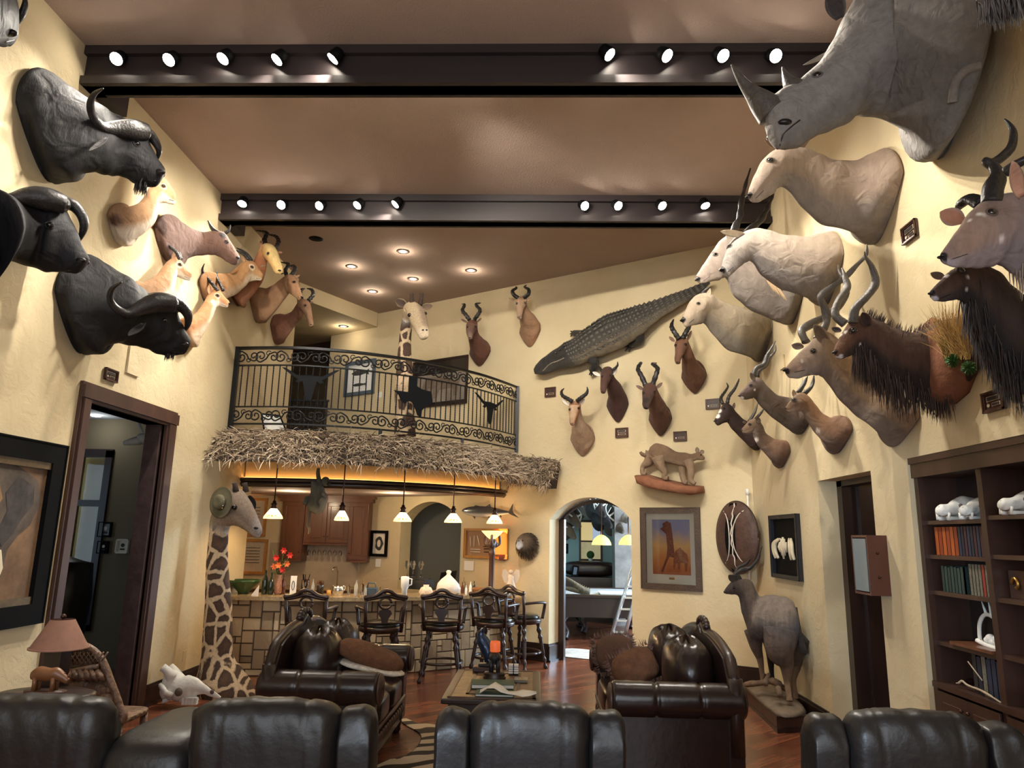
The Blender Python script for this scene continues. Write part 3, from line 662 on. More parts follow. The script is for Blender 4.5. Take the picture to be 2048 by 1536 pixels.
for k in range(9):
    x=P0.x+(P1.x-P0.x)*k/8;part(MB().tube([V((x,12.7,LOFT)),V((x,12.7,4.25))],.014,6),'baluster',IRON,sr)
for z in(LOFT+.06,3.72,4.25):part(MB().cbox(((P0.x+P1.x)/2,12.7,z),(P1.x-P0.x+.06,.04,.035)),'rail_bar',IRON,sr)
for k in range(8):
    x=P0.x+(P1.x-P0.x)*(k+.5)/8
    for zc in(3.9,4.12):
        mb=MB();mb.tube([V((x+math.cos(a)*.035*(1-a/12),12.66,zc+math.sin(a)*.07*(1-a/12)))for a in[j*.5 for j in range(18)]],.007,5);part(mb,'scroll',IRON,sr)
t=thing('leaning_print','white print in a dark frame lying tilted on the loft floor behind the railing','picture',(-3.7,10.6,LOFT))
a,b_,c_,d_=at(523,828,10.4),at(560,832,10.4),at(575,868,10.3),at(530,868,10.3)
part(MB().prism([a,b_,c_,d_],(0,.03,0)),'board',PAPER,t);part(MB().tube([a,d_],.015,4).tube([b_,c_],.015,4).tube([a,b_],.015,4),'frame',BLACK,t)
struct(MB().box((-7.9,12,2.9),(-7.8,17.3,6.4)).box((-7.9,17.2,2.9),(-3.4,17.3,6.4)).box((-3.6,14.6,2.9),(-3.5,17.3,6.4)),'wall_loft_end',mat('brown_hall_paint',srgb(112,92,70),.9))
struct(MB().box((-7.9,14.9,2.9),(-3.5,17.3,3.16)),'floor_loft_hall',WOODM)
# ================================================================== BAR
BARC=crom([(-4.22,10.15,0),(-3.2,10.25,0),(-2.4,10.42,0),(-1.6,10.80,0),(-.98,11.28,0),(-.55,11.78,0),(-.38,12.1,0)],6)
bar=thing('bar_counter','curved bar with stacked cream limestone front and granite top under the thatch','bar',(-2.4,10.6,0))
STN=col_mat('limestone',.85,bump=.9,bscale=14)
def ashlar(curve,z0,z1,out):
    acc=[0]
    for i in range(1,len(curve)):acc.append(acc[-1]+(curve[i]-curve[i-1]).length)
    Lt=acc[-1];oc=off(curve,out)
    def P(s,z,d):
        s=max(0,min(Lt-1e-5,s));i=max(j for j in range(len(acc)-1)if acc[j]<=s);t=(s-acc[i])/(acc[i+1]-acc[i]);p=oc[i].lerp(oc[i+1],t);tt=(oc[i+1]-oc[i]).normalized();return V((p.x,p.y,z))+V((tt.y,-tt.x,0))*d
    cell=.082;nx,ny=int(Lt/cell),int((z1-z0)/cell+.5);g=[[0]*ny for _ in range(nx)];mb=MB();rnd=random.Random(3)
    for j in range(ny):
        for i in range(nx):
            if g[i][j]:continue
            w_,h_=rnd.choice(((2,2),(3,2),(4,2),(2,1),(3,1),(4,3),(3,3),(2,3),(5,2),(1,1)));w_=min(w_,nx-i);h_=min(h_,ny-j)
            while any(g[i+a_][j]for a_ in range(w_)):w_-=1
            while any(g[i+a_][j+b2]for a_ in range(w_)for b2 in range(h_)):h_-=1
            for a_ in range(w_):
                for b2 in range(h_):g[i+a_][j+b2]=1
            sa,sb,za,zb=i*Lt/nx+.006,(i+w_)*Lt/nx-.006,z0+j*(z1-z0)/ny+.006,z0+(j+h_)*(z1-z0)/ny-.006;d_=.012+.016*rnd.random();e_=.008
            c=lerp(ci((214,194,158)),ci((150,130,104)),rnd.random());vs=[P(x,z,q)for q,g_ in((0,0),(d_,e_))for x,z in((sa+g_,za+g_),(sb-g_,za+g_),(sb-g_,zb-g_),(sa+g_,zb-g_))]
            mb.add(vs,[(4,5,6,7),(0,1,5,4),(1,2,6,5),(2,3,7,6),(3,0,4,7)],[c]*8,0,False)
    return mb
def setback(mb_,curve,z0,z1):return mb_
part(ashlar(BARC,0,1.0,0),'stone_front',STN,bar)
part(ribbon(MB(),BARC,0,1.0,-.25),'bar_core',mat('mortar',srgb(84,70,58),.9),bar)
GRAN=mat('granite',srgb(170,148,112),.22,var=.35,vscale=26,coat=.3)
o1,o2=off(BARC,.24),off(BARC,-.45)
def gz(lst,z):return[V((max(p.x,XL+.005),p.y,z))for p in lst]
def clipA(P):return[p if(p-WP).dot(WN)<-.004 else p-WN*((p-WP).dot(WN)+.004)for p in P]
part(MB().rings([[a,b_,c_,d_]for a,b_,c_,d_ in zip(clipA(gz(o1,1.0)),clipA(gz(o2,1.0)),clipA(gz(o2,1.05)),clipA(gz(o1,1.05)))],smooth=False),'countertop',GRAN,bar)
by=bw.y
back=thing('back_counter','low wooden back counter with sink beneath the wall cabinets behind the bar','counter',(-4.2,by-.3,0))
part(MB().box((-5.2,by-.6,0.0),(-3.4,by-.05,.88)),'cabinet_body',WOODC,back);part(MB().box((-5.25,by-.64,.88),(-3.4,by-.05,.92)),'worktop',GRAN,back)
part(MB().tube([V((-3.7,by-.2,.92)),V((-3.7,by-.2,1.2)),V((-3.72,by-.25,1.28)),V((-3.74,by-.36,1.27)),V((-3.75,by-.4,1.2))],.014,8),'faucet',CHROME,back)
SPL=mat('backsplash_tile',srgb(176,158,134),.5,var=.12,vscale=3)
struct(MB().box((-5.1,by-.02,.92),(bw.x-.02,by-.001,1.7)),'trim_backsplash',SPL)
cab=thing('wall_cabinet','stained wood wall cabinets with raised-panel doors behind the bar','cabinet',(-4.0,by-.2,1.4))
def cx(px,py,Y):return at(px,py,Y).x
Yc=13.7
xa,xb,xc,xd=cx(563,1050,Yc),cx(607,1050,Yc),cx(697,1050,Yc),cx(738,1050,Yc)
part(MB().box((xa,Yc,1.38),(xb,by-.01,2.5)).box((xb,Yc+.06,1.68),(xc,by-.01,2.5)).box((xc,Yc,1.38),(xd,by-.01,2.5)),'carcass',WOODC,cab)
part(MB().box((xa-.05,Yc-.05,2.48),(xd+.05,by-.01,2.56)).box((xa-.09,Yc-.09,2.55),(xd+.09,by-.01,2.6)),'crown',WOODC,cab)
def door(x0,x1,z0,z1,y,par,knob=1):
    m_=MB();f=.06;m_.box((x0,y-.02,z0),(x1,y,z0+f)).box((x0,y-.02,z1-f),(x1,y,z1)).box((x0,y-.02,z0+f),(x0+f,y,z1-f)).box((x1-f,y-.02,z0+f),(x1,y,z1-f)).box((x0+f,y-.008,z0+f),(x1-f,y,z1-f)).box((x0+f+.03,y-.018,z0+f+.03),(x1-f-.03,y,z1-f-.03))
    d=part(m_,'door',WOODC,par,bevel=.004);part(MB().ball(((x1-.03)if knob>0 else(x0+.03),y-.03,z0+.12),.014),'knob',BRONZE,d)
door(xa+.02,xb-.02,1.42,2.46,Yc,cab,1);xm=(xb+xc)/2;door(xb+.01,xm-.004,1.72,2.46,Yc+.06,cab,1);door(xm+.004,xc-.01,1.72,2.46,Yc+.06,cab,-1);door(xc+.02,xd-.02,1.42,2.46,Yc,cab,-1)
def glass_stem(p,s=1,name='wine_glass',label='',grp=None,flip=False,m=None):
    k=-1 if flip else 1;pr=[(.03,0),(.03,.004),(.004,.01),(.004,.08),(.02,.10),(.034,.13),(.034,.16),(.027,.19)];pr=[(r*s,z*s*k)for r,z in pr]
    o=MB().lathe(pr if k>0 else pr,p,12,cap=False).build(name,m or GLASS);tag(o,label,'glass',grp);return o
for i in range(7):glass_stem((xb+.08+i*.1,Yc+.2,1.67),1,'wine_glass','stemmed glass hanging under the middle wall cabinet, '+('first','second','third','fourth','fifth','sixth','seventh')[i]+' from the left','glasses hanging under the cabinet',True)
WSC=mat('copper_shade',srgb(206,130,58),.5,emis=srgb(230,130,50),estr=1.2)
def sconce(c,label,nrm,r=.11,h=.34):
    t=thing('wall_sconce',label,'wall lamp',c);c=V(c)
    part(MB().lathe([(r,-h/2),(r*.9,h/2)],c,20,cap=False,sx=1,sy=.6),'shade',WSC,t);part(MB().cbox(c-V(nrm)*.05+V((0,0,-h/2-.05)),(.1,.05,.1)),'backplate',BRONZE,t);point(c+V((0,0,.02)),24,(1,.6,.28),.03)
sconce(at(462,1085,by-.10),'copper cylinder wall lamp glowing just right of the bar giraffe neck',(0,-1,0))
sconce(aw(1001,1088,.1),'copper cylinder wall lamp beside the carved torchere on the bar',-WN)
OAK=mat('oak_frame',srgb(176,128,66),.5,var=.2,vscale=10)
def rect_y(px0,px1,py0,py1,Y):a=at(px0,(py0+py1)/2,Y);b_=at(px1,(py0+py1)/2,Y);zt=at((px0+px1)/2,py0,Y).z;zb=at((px0+px1)/2,py1,Y).z;return[V((a.x,Y,zt)),V((b_.x,Y,zt)),V((b_.x,Y,zb)),V((a.x,Y,zb))]
for k,(y0,y1,lab)in enumerate(((1078,1148,'oak-framed certificate, lower of two beside the bar giraffe'),(996,1072,'oak-framed certificate, upper of two behind the giraffe muzzle'))):
    t,Q,n=frame_on('framed_certificate',lab,rect_y(478,534,y0,y1,by-.006),.05,OAK,mat('parchment',srgb(190,182,164),.8,var=.1,vscale=30),None)
    for j in range(6):flat(Q,n,[(.2,.2+j*.1),(.8,.2+j*.1),(.8,.22+j*.1),(.2,.22+j*.1)],INK,t,'text_line')
t,Q,n=frame_on('skull_print','black-framed ink drawing of a crowned skull design right of the wall cabinets',rect_aw(743,776,1061,1113),.05,BLACK,CREAMP,None)
flat(Q,n,[(.5+.3*math.cos(a)*(1+.15*math.cos(5*a)),.5+.34*math.sin(a))for a in[i*PI/10 for i in range(20)]],INK,t,'printed_emblem');flat(Q,n,[(.5+.14*math.cos(a),.5+.18*math.sin(a))for a in[i*PI/8 for i in range(16)]],CREAMP,t,'emblem_center',d=.02)
t,Q,n=frame_on('knife_display','framed display of old knives and rods on tan board behind the torchere',rect_aw(930,1018,1057,1117),.04,OAK,mat('tan_board',srgb(150,120,92),.9),None,cat='display')
for x0,y0,x1,y1 in((.1,.25,.12,.65),(.2,.2,.2,.65),(.28,.2,.34,.6),(.12,.75,.36,.75),(.12,.85,.36,.85),(.45,.5,.6,.52),(.44,.62,.6,.62),(.45,.72,.62,.7),(.46,.84,.6,.84)):
    part(MB().tube([Q(x0,y0,.02),Q(x1,y1,.02)],.006,5),'knife',BLACK if x0>.4 else PAPER,t)
t,Q,n=None,None,None
def fish():
    t=thing('mounted_fish','long silver and dark blue mounted fish above the knife display','mounted fish',aw(975,1022,.1));d0=.12;keys=[]
    for x,yt,yb in((924,1020,1023),(930,1016,1028),(942,1013,1032),(958,1012,1034),(975,1013,1034),(992,1016,1032),(1008,1020,1029),(1020,1023,1027)):
        a,b_=aw(x,yt,d0),aw(x,yb,d0);C=(a+b_)/2;Nn=(a-b_)/2;keys.append((C,Nn,-WN*Nn.length*.45,0))
    mb,fr=loft_body(keys,sub=6,n=24,colors=[(ci((58,62,70)),ci((190,188,180)))]*8,nz=0)
    part(mb,'body',col_mat('fish_skin',.25,coat=.5),t)
    def fin(pts,nm):part(MB().prism([aw(x,y,d0)for x,y in pts],-WN*.012),nm,mat('fin',srgb(58,56,58),.5),t)
    fin([(1018,1023),(1026,1008),(1025,1020),(1027,1026),(1038,1036),(1024,1030),(1018,1027)],'tail_fin');fin([(948,1013),(952,1010),(958,1012)],'dorsal_fin');fin([(972,1013),(980,1008),(982,1014)],'dorsal_fin');fin([(944,1030),(952,1030),(950,1038)],'pectoral_fin');fin([(975,1033),(982,1033),(984,1039)],'anal_fin')
    part(MB().ball(aw(932,1019,d0+.03),.014),'eye',EYE,t);part(MB().tube([aw(1000,1030,d0),aw(1002,1034,0.0)],.01,5),'bracket',BLACK,t)
fish()
def baboon():
    c=aw(1048,1087,.13);t=thing('baboon_head','baboon head mount with pale muzzle and dark mane, left of the arch','mounted head',c);keys=[]
    for(x1,y1,x2,y2,dd,w)in((1060,1068,1056,1110,.01,.8),(1056,1066,1052,1112,.12,.85),(1047,1068,1046,1108,.2,.8),(1040,1076,1042,1102,.28,.7),(1036,1084,1040,1100,.33,.7),(1034,1090,1038,1099,.36,.8)):
        a,b_=aw(x1,y1,dd),aw(x2,y2,dd);Nn=(a-b_)/2;keys.append(((a+b_)/2,Nn,WD*Nn.length*w,.1))
    D,G,L_=ci((52,42,36)),ci((96,84,72)),ci((150,156,168));mb,fr=loft_body(keys,sub=6,n=30,colors=[(D,D),(D,D),(G,D),(G,G),(L_,G),(L_,L_)],nz=.01);tr=bvh(mb)
    part(mb,'body',MATS['shaggy_hide'],t)
    sp=[]
    for _ in range(420):
        u=random.random()*.5;i=int(u*(len(fr[0])-1));q=random.random()*2*PI;P=fr[0][i]+fr[1][i]*math.sin(q)+fr[2][i]*math.cos(q);nn=(P-fr[0][i]).normalized();sp.append((P,P+(nn*.7+V((0,0,-.6))+WN*.5)*.07,.004,0))
    hairs(sp,D,ci((92,78,62)),'mane',t)
    for x,y in((1037,1082),(1045,1081)):
        P,nn=hit(tr,x,y)
        if P is not None:part(MB().ball(P,.014),'eye',EYE,t)
baboon()
o=MB().prism(rect_aw(929,948,1122,1141),-WN*.012).build('switch_plate',WHITE);tag(o,'white four-gang switch plate under the knife display','switch')
o=MB().prism(rect_aw(752,762,1118,1134),-WN*.012).build('switch_plate',WHITE);tag(o,'white switch plate under the skull print','switch')
struct(MB().box((-4.0,14.6,0),(0.1,14.7,3.0)),'wall_beyond_bar',mat('grey_paint_wall',srgb(128,124,116),.9))
SH=None
def shade_mat():
    m,nt,b=_nt('painted_glass_shade');L=nt.links;tc=N(nt,'ShaderNodeTexCoord')
    sx=N(nt,'ShaderNodeSeparateXYZ');L.new(tc.outputs['Generated'],sx.inputs[0])
    r=N(nt,'ShaderNodeValToRGB');e=r.color_ramp.elements;e[0].position=0.0;e[0].color=srgb(255,214,120);e[1].position=1;e[1].color=srgb(255,244,205)
    n=N(nt,'ShaderNodeTexVoronoi',i_Scale=7.0);L.new(tc.outputs['Generated'],n.inputs['Vector'])
    band=N(nt,'ShaderNodeValToRGB');be=band.color_ramp.elements;be[0].position=.08;be[0].color=(0,0,0,1);be[1].position=.2;be[1].color=(1,1,1,1);x=be.new(.42);x.color=(1,1,1,1);x=be.new(.5);x.color=(0,0,0,1);L.new(sx.outputs['Z'],band.inputs[0])
    th_=N(nt,'ShaderNodeMath',operation='LESS_THAN',i_1=.36);L.new(n.outputs['Distance'],th_.inputs[0]);ml=N(nt,'ShaderNodeMath',operation='MULTIPLY');L.new(th_.outputs[0],ml.inputs[0]);L.new(band.outputs[0],ml.inputs[1])
    mx=N(nt,'ShaderNodeMix',data_type='RGBA');mx.inputs['B'].default_value=srgb(196,110,30);L.new(ml.outputs[0],mx.inputs['Factor']);L.new(sx.outputs['Z'],r.inputs[0]);L.new(r.outputs[0],mx.inputs['A'])
    L.new(mx.outputs['Result'],b.inputs['Base Color']);L.new(mx.outputs['Result'],b.inputs['Emission Color']);b.inputs['Emission Strength'].default_value=2.4;b.inputs['Roughness'].default_value=.3;return m
SHM=shade_mat()
pl=['leftmost, by the bar giraffe','second from the left, right of the hanging monkey','in front of the bar arch','between the bar arch and the mounted fish','rightmost, hanging before the mounted fish']
for(px,pyb,pyt,wpx),lab,Y in zip([(546,1037,1016,38),(683,1041,1020,29),(805,1043,1024,36),(906,1045,1026,35),(989,1047,1029,32)],pl,(9.95,10.0,10.35,10.8,11.2)):
    b_=at(px,pyb,Y);tt=at(px,pyt,Y);r_=wpx/2*pxs(Y);h=tt.z-b_.z
    t=thing('pendant_lamp','cone glass pendant lamp with amber band, '+lab,'pendant lamp',b_,'pendant lamps over the bar')
    part(MB().lathe([(r_,0),(r_*.93,h*.22),(r_*.62,h*.62),(r_*.28,h),(r_*.27,h),(r_*.6,h*.62),(r_*.9,h*.22),(r_*.98,.0)],b_,28,cap=False),'shade',SHM,t)
    part(MB().lathe([(.001,h+.10),(.02,h+.10),(.025,h+.07),(.045,h+.06),(.03,h+.03),(.05,h),(.04,h-.01),(.001,h-.01)],b_,14),'cap',BRONZE,t)
    part(MB().tube([b_+V((0,0,h+.09)),V((b_.x,b_.y,2.97))],.009,6),'rod',BRONZE,t)
    point(b_+V((0,0,h*.3)),18,(1,.72,.4),.03)
for x_ in(-4.2,-2.4):point((x_,12.4,2.45),22,(1,.78,.5),.08)  # added fill points without any fixture, brightening the back of the bar
def monkey():
    Y=10.3;t=thing('monkey_mount','grey-green monkey mount hanging by one arm from the thatch with tail down','mounted animal',at(632,990,Y));keys=[]
    for(x1,y1,x2,y2,w)in((640,965,622,962,.8),(648,975,622,975,.85),(651,995,620,993,.85),(648,1010,612,1005,.85),(644,1022,618,1020,.8),(640,1026,626,1026,.7)):
        a,b_=at(x1,y1,Y),at(x2,y2,Y);Nn=(a-b_)/2;keys.append(((a+b_)/2,Nn,V((0,1,0))*Nn.length*w,0))
    g,l=ci((100,98,84)),ci((140,136,122));mb,fr=loft_body(keys,colors=[(g,g)]*4+[(l,g)]*2,n=24)
    def tb(pts,rr,c=g):mb.tube(crom([at(x,y,Y-dy)for x,y,dy in pts],5),[q*pxs(Y)for q in cromf(rr,5)],12,col=c)
    tb([(640,970,0),(637,955,0),(636,945,0),(637,936,0)],[6,4.5,4,3]);tb([(620,1000,0),(614,998,.05),(610,1008,.1)],[6,6,5])
    tb([(641,1005,.05),(648,1000,.12),(645,1015,.15),(640,1024,.15)],[6,6,5,3],l);tb([(644,985,0),(652,995,.1),(648,1012,.14)],[5,4,3],l)
    tb([(620,1018,0),(618,1035,0),(616,1050,0),(619,1060,0),(617,1068,0)],[3.5,3,2.8,2.4,1.5]);mb.ball(at(651,963,Y),9*pxs(Y),(1,1,1.05),16,col=g);mb.ball(at(657,967,Y-.02),4.5*pxs(Y),(1,1,.8),12,col=ci((60,56,54)))
    part(mb,'body',MATS['shaggy_hide'],t);part(MB().ball(at(655,962,Y-.06),.009),'eye',EYE,t)
monkey()
def stool(c,ang,label,first):
    c=V(c);t=thing('bar_stool',label,'bar stool',(0,0,0),'carved bar stools')
    for sx in(-1,1):
        for sy in(-1,1):
            pr=[]
            for i in range(25):
                u=i/24;r=.02+.008*math.sin(u*40)*(1 if u<.3 or u>.62 else 0)+.006*u;pr.append(r)
            a,b_=V((sx*.22,sy*.22,0)),V((sx*.14,sy*.14,.66));part(MB().tube([a.lerp(b_,i/24)for i in range(25)],pr,10),'leg',WOODD,t)
    part(MB().tube([V((math.cos(a)*.235,math.sin(a)*.235,.24))for a in[i*PI/16 for i in range(33)]],.018,8),'footrest_ring',WOODD,t)
    part(MB().lathe([(.2,.64),(.24,.66),(.25,.70),(.24,.72),(.2,.72)],(0,0,0),28),'seat_frame',WOODD,t)
    part(MB().lathe([(.001,.80),(.1,.797),(.19,.78),(.225,.75),(.22,.72),(.001,.72)],(0,0,0),28),'seat',mat('stool_leather',srgb(38,40,34),.25,coat=.4),t)
    yb=-.22;b=MB()
    for sx in(-1,1):b.tube([V((sx*.19,yb+.02,.66)),V((sx*.205,yb-.01,.9)),V((sx*.215,yb-.05,1.13))],[.02,.018,.02],8)
    b.tube([V((-.2,yb,.78)),V((.2,yb,.78))],.018,6);b.tube(crom([(-.235,yb-.05,1.10),(-.12,yb-.05,1.125),(-.05,yb-.055,1.175),(0,yb-.055,1.19),(.05,yb-.055,1.175),(.12,yb-.05,1.125),(.235,yb-.05,1.10)],5),.026,8)
    b.tube(crom([(-.2,yb-.045,1.08),(-.1,yb-.045,1.10),(0,yb-.05,1.13),(.1,yb-.045,1.10),(.2,yb-.045,1.08)],5),.022,6)
    part(b,'back_frame',WOODD,t)
    b=MB();b.tube([V((math.cos(a)*.065,yb-.035,1.03+math.sin(a)*.07))for a in[i*PI/10 for i in range(21)]],.014,6)
    b.prism([V((x,yb-.02,z))for x,z in((-.03,.78),(.03,.78),(.04,.84),(.075,.90),(.06,.94),(.03,.955),(-.03,.955),(-.06,.94),(-.075,.90),(-.04,.84))],(0,-.02,0));part(b,'back_splat',WOODD,t)
    for sx in(-1,1):part(MB().tube(crom([(sx*.21,yb-.01,.95),(sx*.26,-.05,.96),(sx*.27,.1,.95),(sx*.25,.14,.9),(sx*.23,.12,.72)],5),.02,8),'arm',WOODD,t)
    return t
S0=stool((0,0,0),0,'x',True)
stl=[(618,9.75,6,'carved dark bar stool half hidden behind the left sofa back'),(762,9.92,20,'carved dark bar stool turned left, right of the left sofa back'),(885,10.24,3,'carved dark bar stool with all its legs visible, in the middle of the bar'),(988,10.78,-14,'carved dark bar stool behind the blue statue, second from the right'),(1044,11.28,-38,'carved dark bar stool nearest the arch, rightmost')]
stl=[((at(px,1250,Y).x,Y,0),a,lab)for px,Y,a,lab in stl]
for i,(p,a,lab)in enumerate(stl):
    s=S0 if i==0 else dup(S0);s.location=p;s.rotation_euler=(0,0,R(a));s['label']=lab;s.scale=(1.2,1.15,1)
def barp(px,py=1180,Y=None):return V((at(px,py,Y).x,Y,1.0505))
def bottle(p,s,m,name,label,grp=None):
    o=MB().lathe([(.036*s,0),(.038*s,.01),(.038*s,.17*s),(.03*s,.2*s),(.013*s,.23*s),(.012*s,.29*s),(.015*s,.295*s)],p,14).build(name,m);tag(o,label,'bottle',grp)
GGL=mat('green_bottle',srgb(20,34,22),.08,coat=.5);AMB=mat('amber_bottle',srgb(96,46,16),.1,coat=.5)
GBW=mat('green_bowl',srgb(28,66,30),.3,coat=.4)
t=thing('salad_bowl','wide dark green bowl on a small stand, right of the bar giraffe neck','bowl',barp(487,Y=10.35));c=V(t.location)
part(MB().lathe([(.07,0),(.08,.03),(.2,.15),(.225,.19),(.215,.19),(.19,.15),(.07,.04)],c,28,cap=False).lathe([(.001,.035),(.075,.035)],c,28,cap=False),'bowl',GBW,t);part(MB().lathe([(.07,0),(.075,.012),(.05,.02)],c,20),'foot',BLACK,t)
o=MB().prism([barp(503,Y=10.1),barp(517,Y=10.1),barp(517,Y=10.1)+V((0,0,.14))],(0,.01,0)).build('folded_card',PAPER);tag(o,'white folded card standing in front of the green bowl','card')
t=thing('flower_vase','tall vase of red and orange lilies on the bar','flowers',barp(556,Y=10.35));c=V(t.location)
part(MB().lathe([(.04,0),(.055,.03),(.045,.16),(.035,.24),(.04,.27)],c,20),'vase',mat('mosaic_vase',srgb(150,110,90),.3,var=.6,vscale=60),t)
mb=MB();fl=MB()
fp=[(-.05,-.03,.50),(.10,.0,.42),(.03,.03,.60),(.0,-.05,.40),(.14,-.02,.54),(-.08,0,.38),(.06,-.06,.34)]
for k,q in enumerate(fp):mb.tube([c+V((0,0,.22)),c+V(q)*.6+V((0,0,.12)),c+V(q)],.004,5)
mb.tube([c+V((-.02,0,.25)),c+V((-.13,0,.62))],.004,5)
for _ in range(40):
    a=c+V((random.gauss(0,.05),random.gauss(0,.04),.25+.2*random.random()));d=V((random.gauss(0,1),random.gauss(0,1),random.random())).normalized()*.09;s_=d.cross(V((0,0,1))).normalized()*.014;mb.add([a,a+d*.5+s_,a+d,a+d*.5-s_],[(0,1,2,3)])
part(mb,'stems',GREEN,t)
for k,q in enumerate(fp):
    f=MB();q=c+V(q)
    for j in range(6):
        a=j*PI/3;d=V((math.cos(a),-.35,math.sin(a))).normalized()*.055;s_=d.cross(V((0,-1,0))).normalized()*.016;f.add([q,q+d*.5+s_,q+d,q+d*.5-s_],[(0,1,2,3)])
    part(f,'flower',mat('red_petal',srgb(180,26,34),.5)if k%2==0 else mat('orange_petal',srgb(236,118,66),.5),t)
items=[(529,10.35,1.1,GGL,'dark wine bottle, left of the flower vase'),(541,10.3,1.0,GGL,'dark wine bottle, close beside the flower vase'),(566,10.5,.9,AMB,'amber bottle behind the lilies')]
for px,Y,s,m_,lab in items:bottle(barp(px,Y=Y),s,m_,'wine_bottle',lab)
t=thing('picture_easel','white card with dark motif propped on the bar right of the lilies','card',barp(586,Y=10.3));c=V(t.location)
part(MB().cbox(c+V((0,0,.13)),(.085,.012,.26)),'card',PAPER,t);part(MB().tube([c+V((0,-.012,.13))+V((math.cos(a)*.018,0,math.sin(a)*.06))for a in[i*PI/8 for i in range(17)]],.004,5),'motif',BLACK,t)
t=thing('utensil_jar','clear glass jar with dark sticks on the bar','jar',barp(610,Y=10.4));c=V(t.location)
part(MB().lathe([(.05,0),(.055,.01),(.055,.2),(.05,.21)],c,20,cap=False),'jar',GLASS,t)
for k in range(5):part(MB().tube([c+V((random.uniform(-.03,.03),random.uniform(-.03,.03),.01)),c+V((random.uniform(-.05,.08),0,.28))],.005,5),'stick',BLACK,t)
t=thing('spice_jar','large glass jar of dark olives on the bar','jar',barp(640,Y=10.5));c=V(t.location)
part(MB().lathe([(.045,0),(.05,.01),(.05,.17),(.035,.19)],c,20,cap=False),'jar',GLASS,t);part(MB().lathe([(.042,.005),(.044,.12),(.001,.125)],c,18),'contents',mat('dark_preserve',srgb(50,34,22),.4),t)
o=MB().lathe([(.03,0),(.03,.08),(.001,.082)],barp(658,Y=10.25),14).build('candle_glass',mat('honey_wax',srgb(200,150,70),.4));tag(o,'short amber candle on the bar, below the second pendant lamp','candle')
t=thing('ice_bucket','shiny steel ice bucket with ring handles on the bar','bucket',barp(676,Y=10.45));c=V(t.location);part(MB().lathe([(.06,0),(.08,.05),(.085,.13),(.08,.13),(.07,.05),(.001,.01)],c,24,cap=False),'bucket',CHROME,t);part(MB().tube([c+V((.09+math.cos(a)*.015,0,.1+math.sin(a)*.025))for a in[i*PI/6 for i in range(13)]],.004,5),'handle',CHROME,t)
CLR=mat('frosted_bottle',srgb(206,206,200),.15,trans=.4)
for i,(px,Y,s)in enumerate(((625,10.55,.7),(698,10.6,.6),(712,10.35,.75),(724,10.55,.8),(731,10.3,.55))):bottle(barp(px,Y=Y),s,CLR if i%2==0 else GLASS,'glass_decanter',['small clear decanter behind the utensil jar','small clear decanter right of the ice bucket','clear decanter with long neck left of the grey basket','tall clear decanter behind the long-necked one','small clear decanter beside the grey basket'][i])
t=thing('steel_basket','blue-grey metal caddy box with a handle on the bar','caddy',barp(743,Y=10.4));c=V(t.location);BX=mat('blue_grey_metal',srgb(70,84,96),.4,metal=.4)
part(MB().cbox(c+V((0,0,.06)),(.17,.1,.12)),'box',BX,t,bevel=.008);part(MB().tube([c+V((-.06,0,.12)),c+V((-.05,0,.18)),c+V((.05,0,.18)),c+V((.06,0,.12))],.01,6),'handle',BX,t)
def tiny_animal(c,s,m,name,label,flip=1,trunk=False,tail=False):
    t=thing(name,label,'figurine',c);c=V(c);b=MB();b.ball(c+V((0,0,.62*s)),.26*s,(1.35,.75,.85),14);b.ball(c+V((flip*.42*s,0,.72*s)),.16*s,(1,.8,1),12)
    for sx in(-.22,.22):
        for sy in(-.1,.1):b.tube([c+V((sx*s,sy*s,.5*s)),c+V((sx*s,sy*s,0))],[.09*s,.075*s],8)
    if trunk:b.tube(crom([c+V((flip*.5*s,0,.72*s)),c+V((flip*.62*s,0,.5*s)),c+V((flip*.66*s,0,.25*s))],4),.05*s,8)
    if tail:b.tube(crom([c+V((-flip*.3*s,0,.7*s)),c+V((-flip*.48*s,0,.8*s)),c+V((-flip*.5*s,0,1.15*s)),c+V((-flip*.38*s,0,1.2*s))],4),.035*s,6)
    part(b,'body',m,t);part(MB().ball(c+V((flip*.36*s,-.14*s,.8*s)),.07*s,(.5,.4,1)).ball(c+V((flip*.36*s,.14*s,.8*s)),.07*s,(.5,.4,1)),'ears',m,t);return t
tiny_animal(barp(768,Y=10.3),.11,BLACK,'monkey_figurine','little black figurine with an upright curled tail on the bar',1,tail=True)
tiny_animal(barp(783,Y=10.45),.09,mat('striped_clay',srgb(176,150,116),.6,var=.5,vscale=60),'clay_figurine','small banded clay animal figurine left of the white tumbler',-1)
t=thing('travel_tumbler','tall white handled travel tumbler on the bar before the arch','tumbler',barp(809,Y=10.45));c=V(t.location)
part(MB().lathe([(.035,0),(.038,.1),(.055,.13),(.058,.27),(.05,.275),(.001,.28)],c,24),'cup',WHITE,t);part(MB().tube([c+V((.055,0,.25)),c+V((.095,0,.245)),c+V((.095,0,.17)),c+V((.056,0,.15))],.01,8),'handle',WHITE,t)
for i,px in enumerate((815,826,842)):
    for k in range(1):glass_stem((at(px,1140,12.6).x,12.6,1.2),1.4,'goblet','tall clear goblet in the arch behind the bar, '+('left one','middle one','right one')[i],'goblets in the bar arch')
o=MB().cbox((at(830,1150,12.6).x,12.6,1.17),(.5,.2,.03)).cbox((at(830,1150,12.6).x,12.6,1.03),(.4,.16,.25)).build('goblet_stand',GLASS);tag(o,'clear stand carrying the goblets in the bar arch','stand')
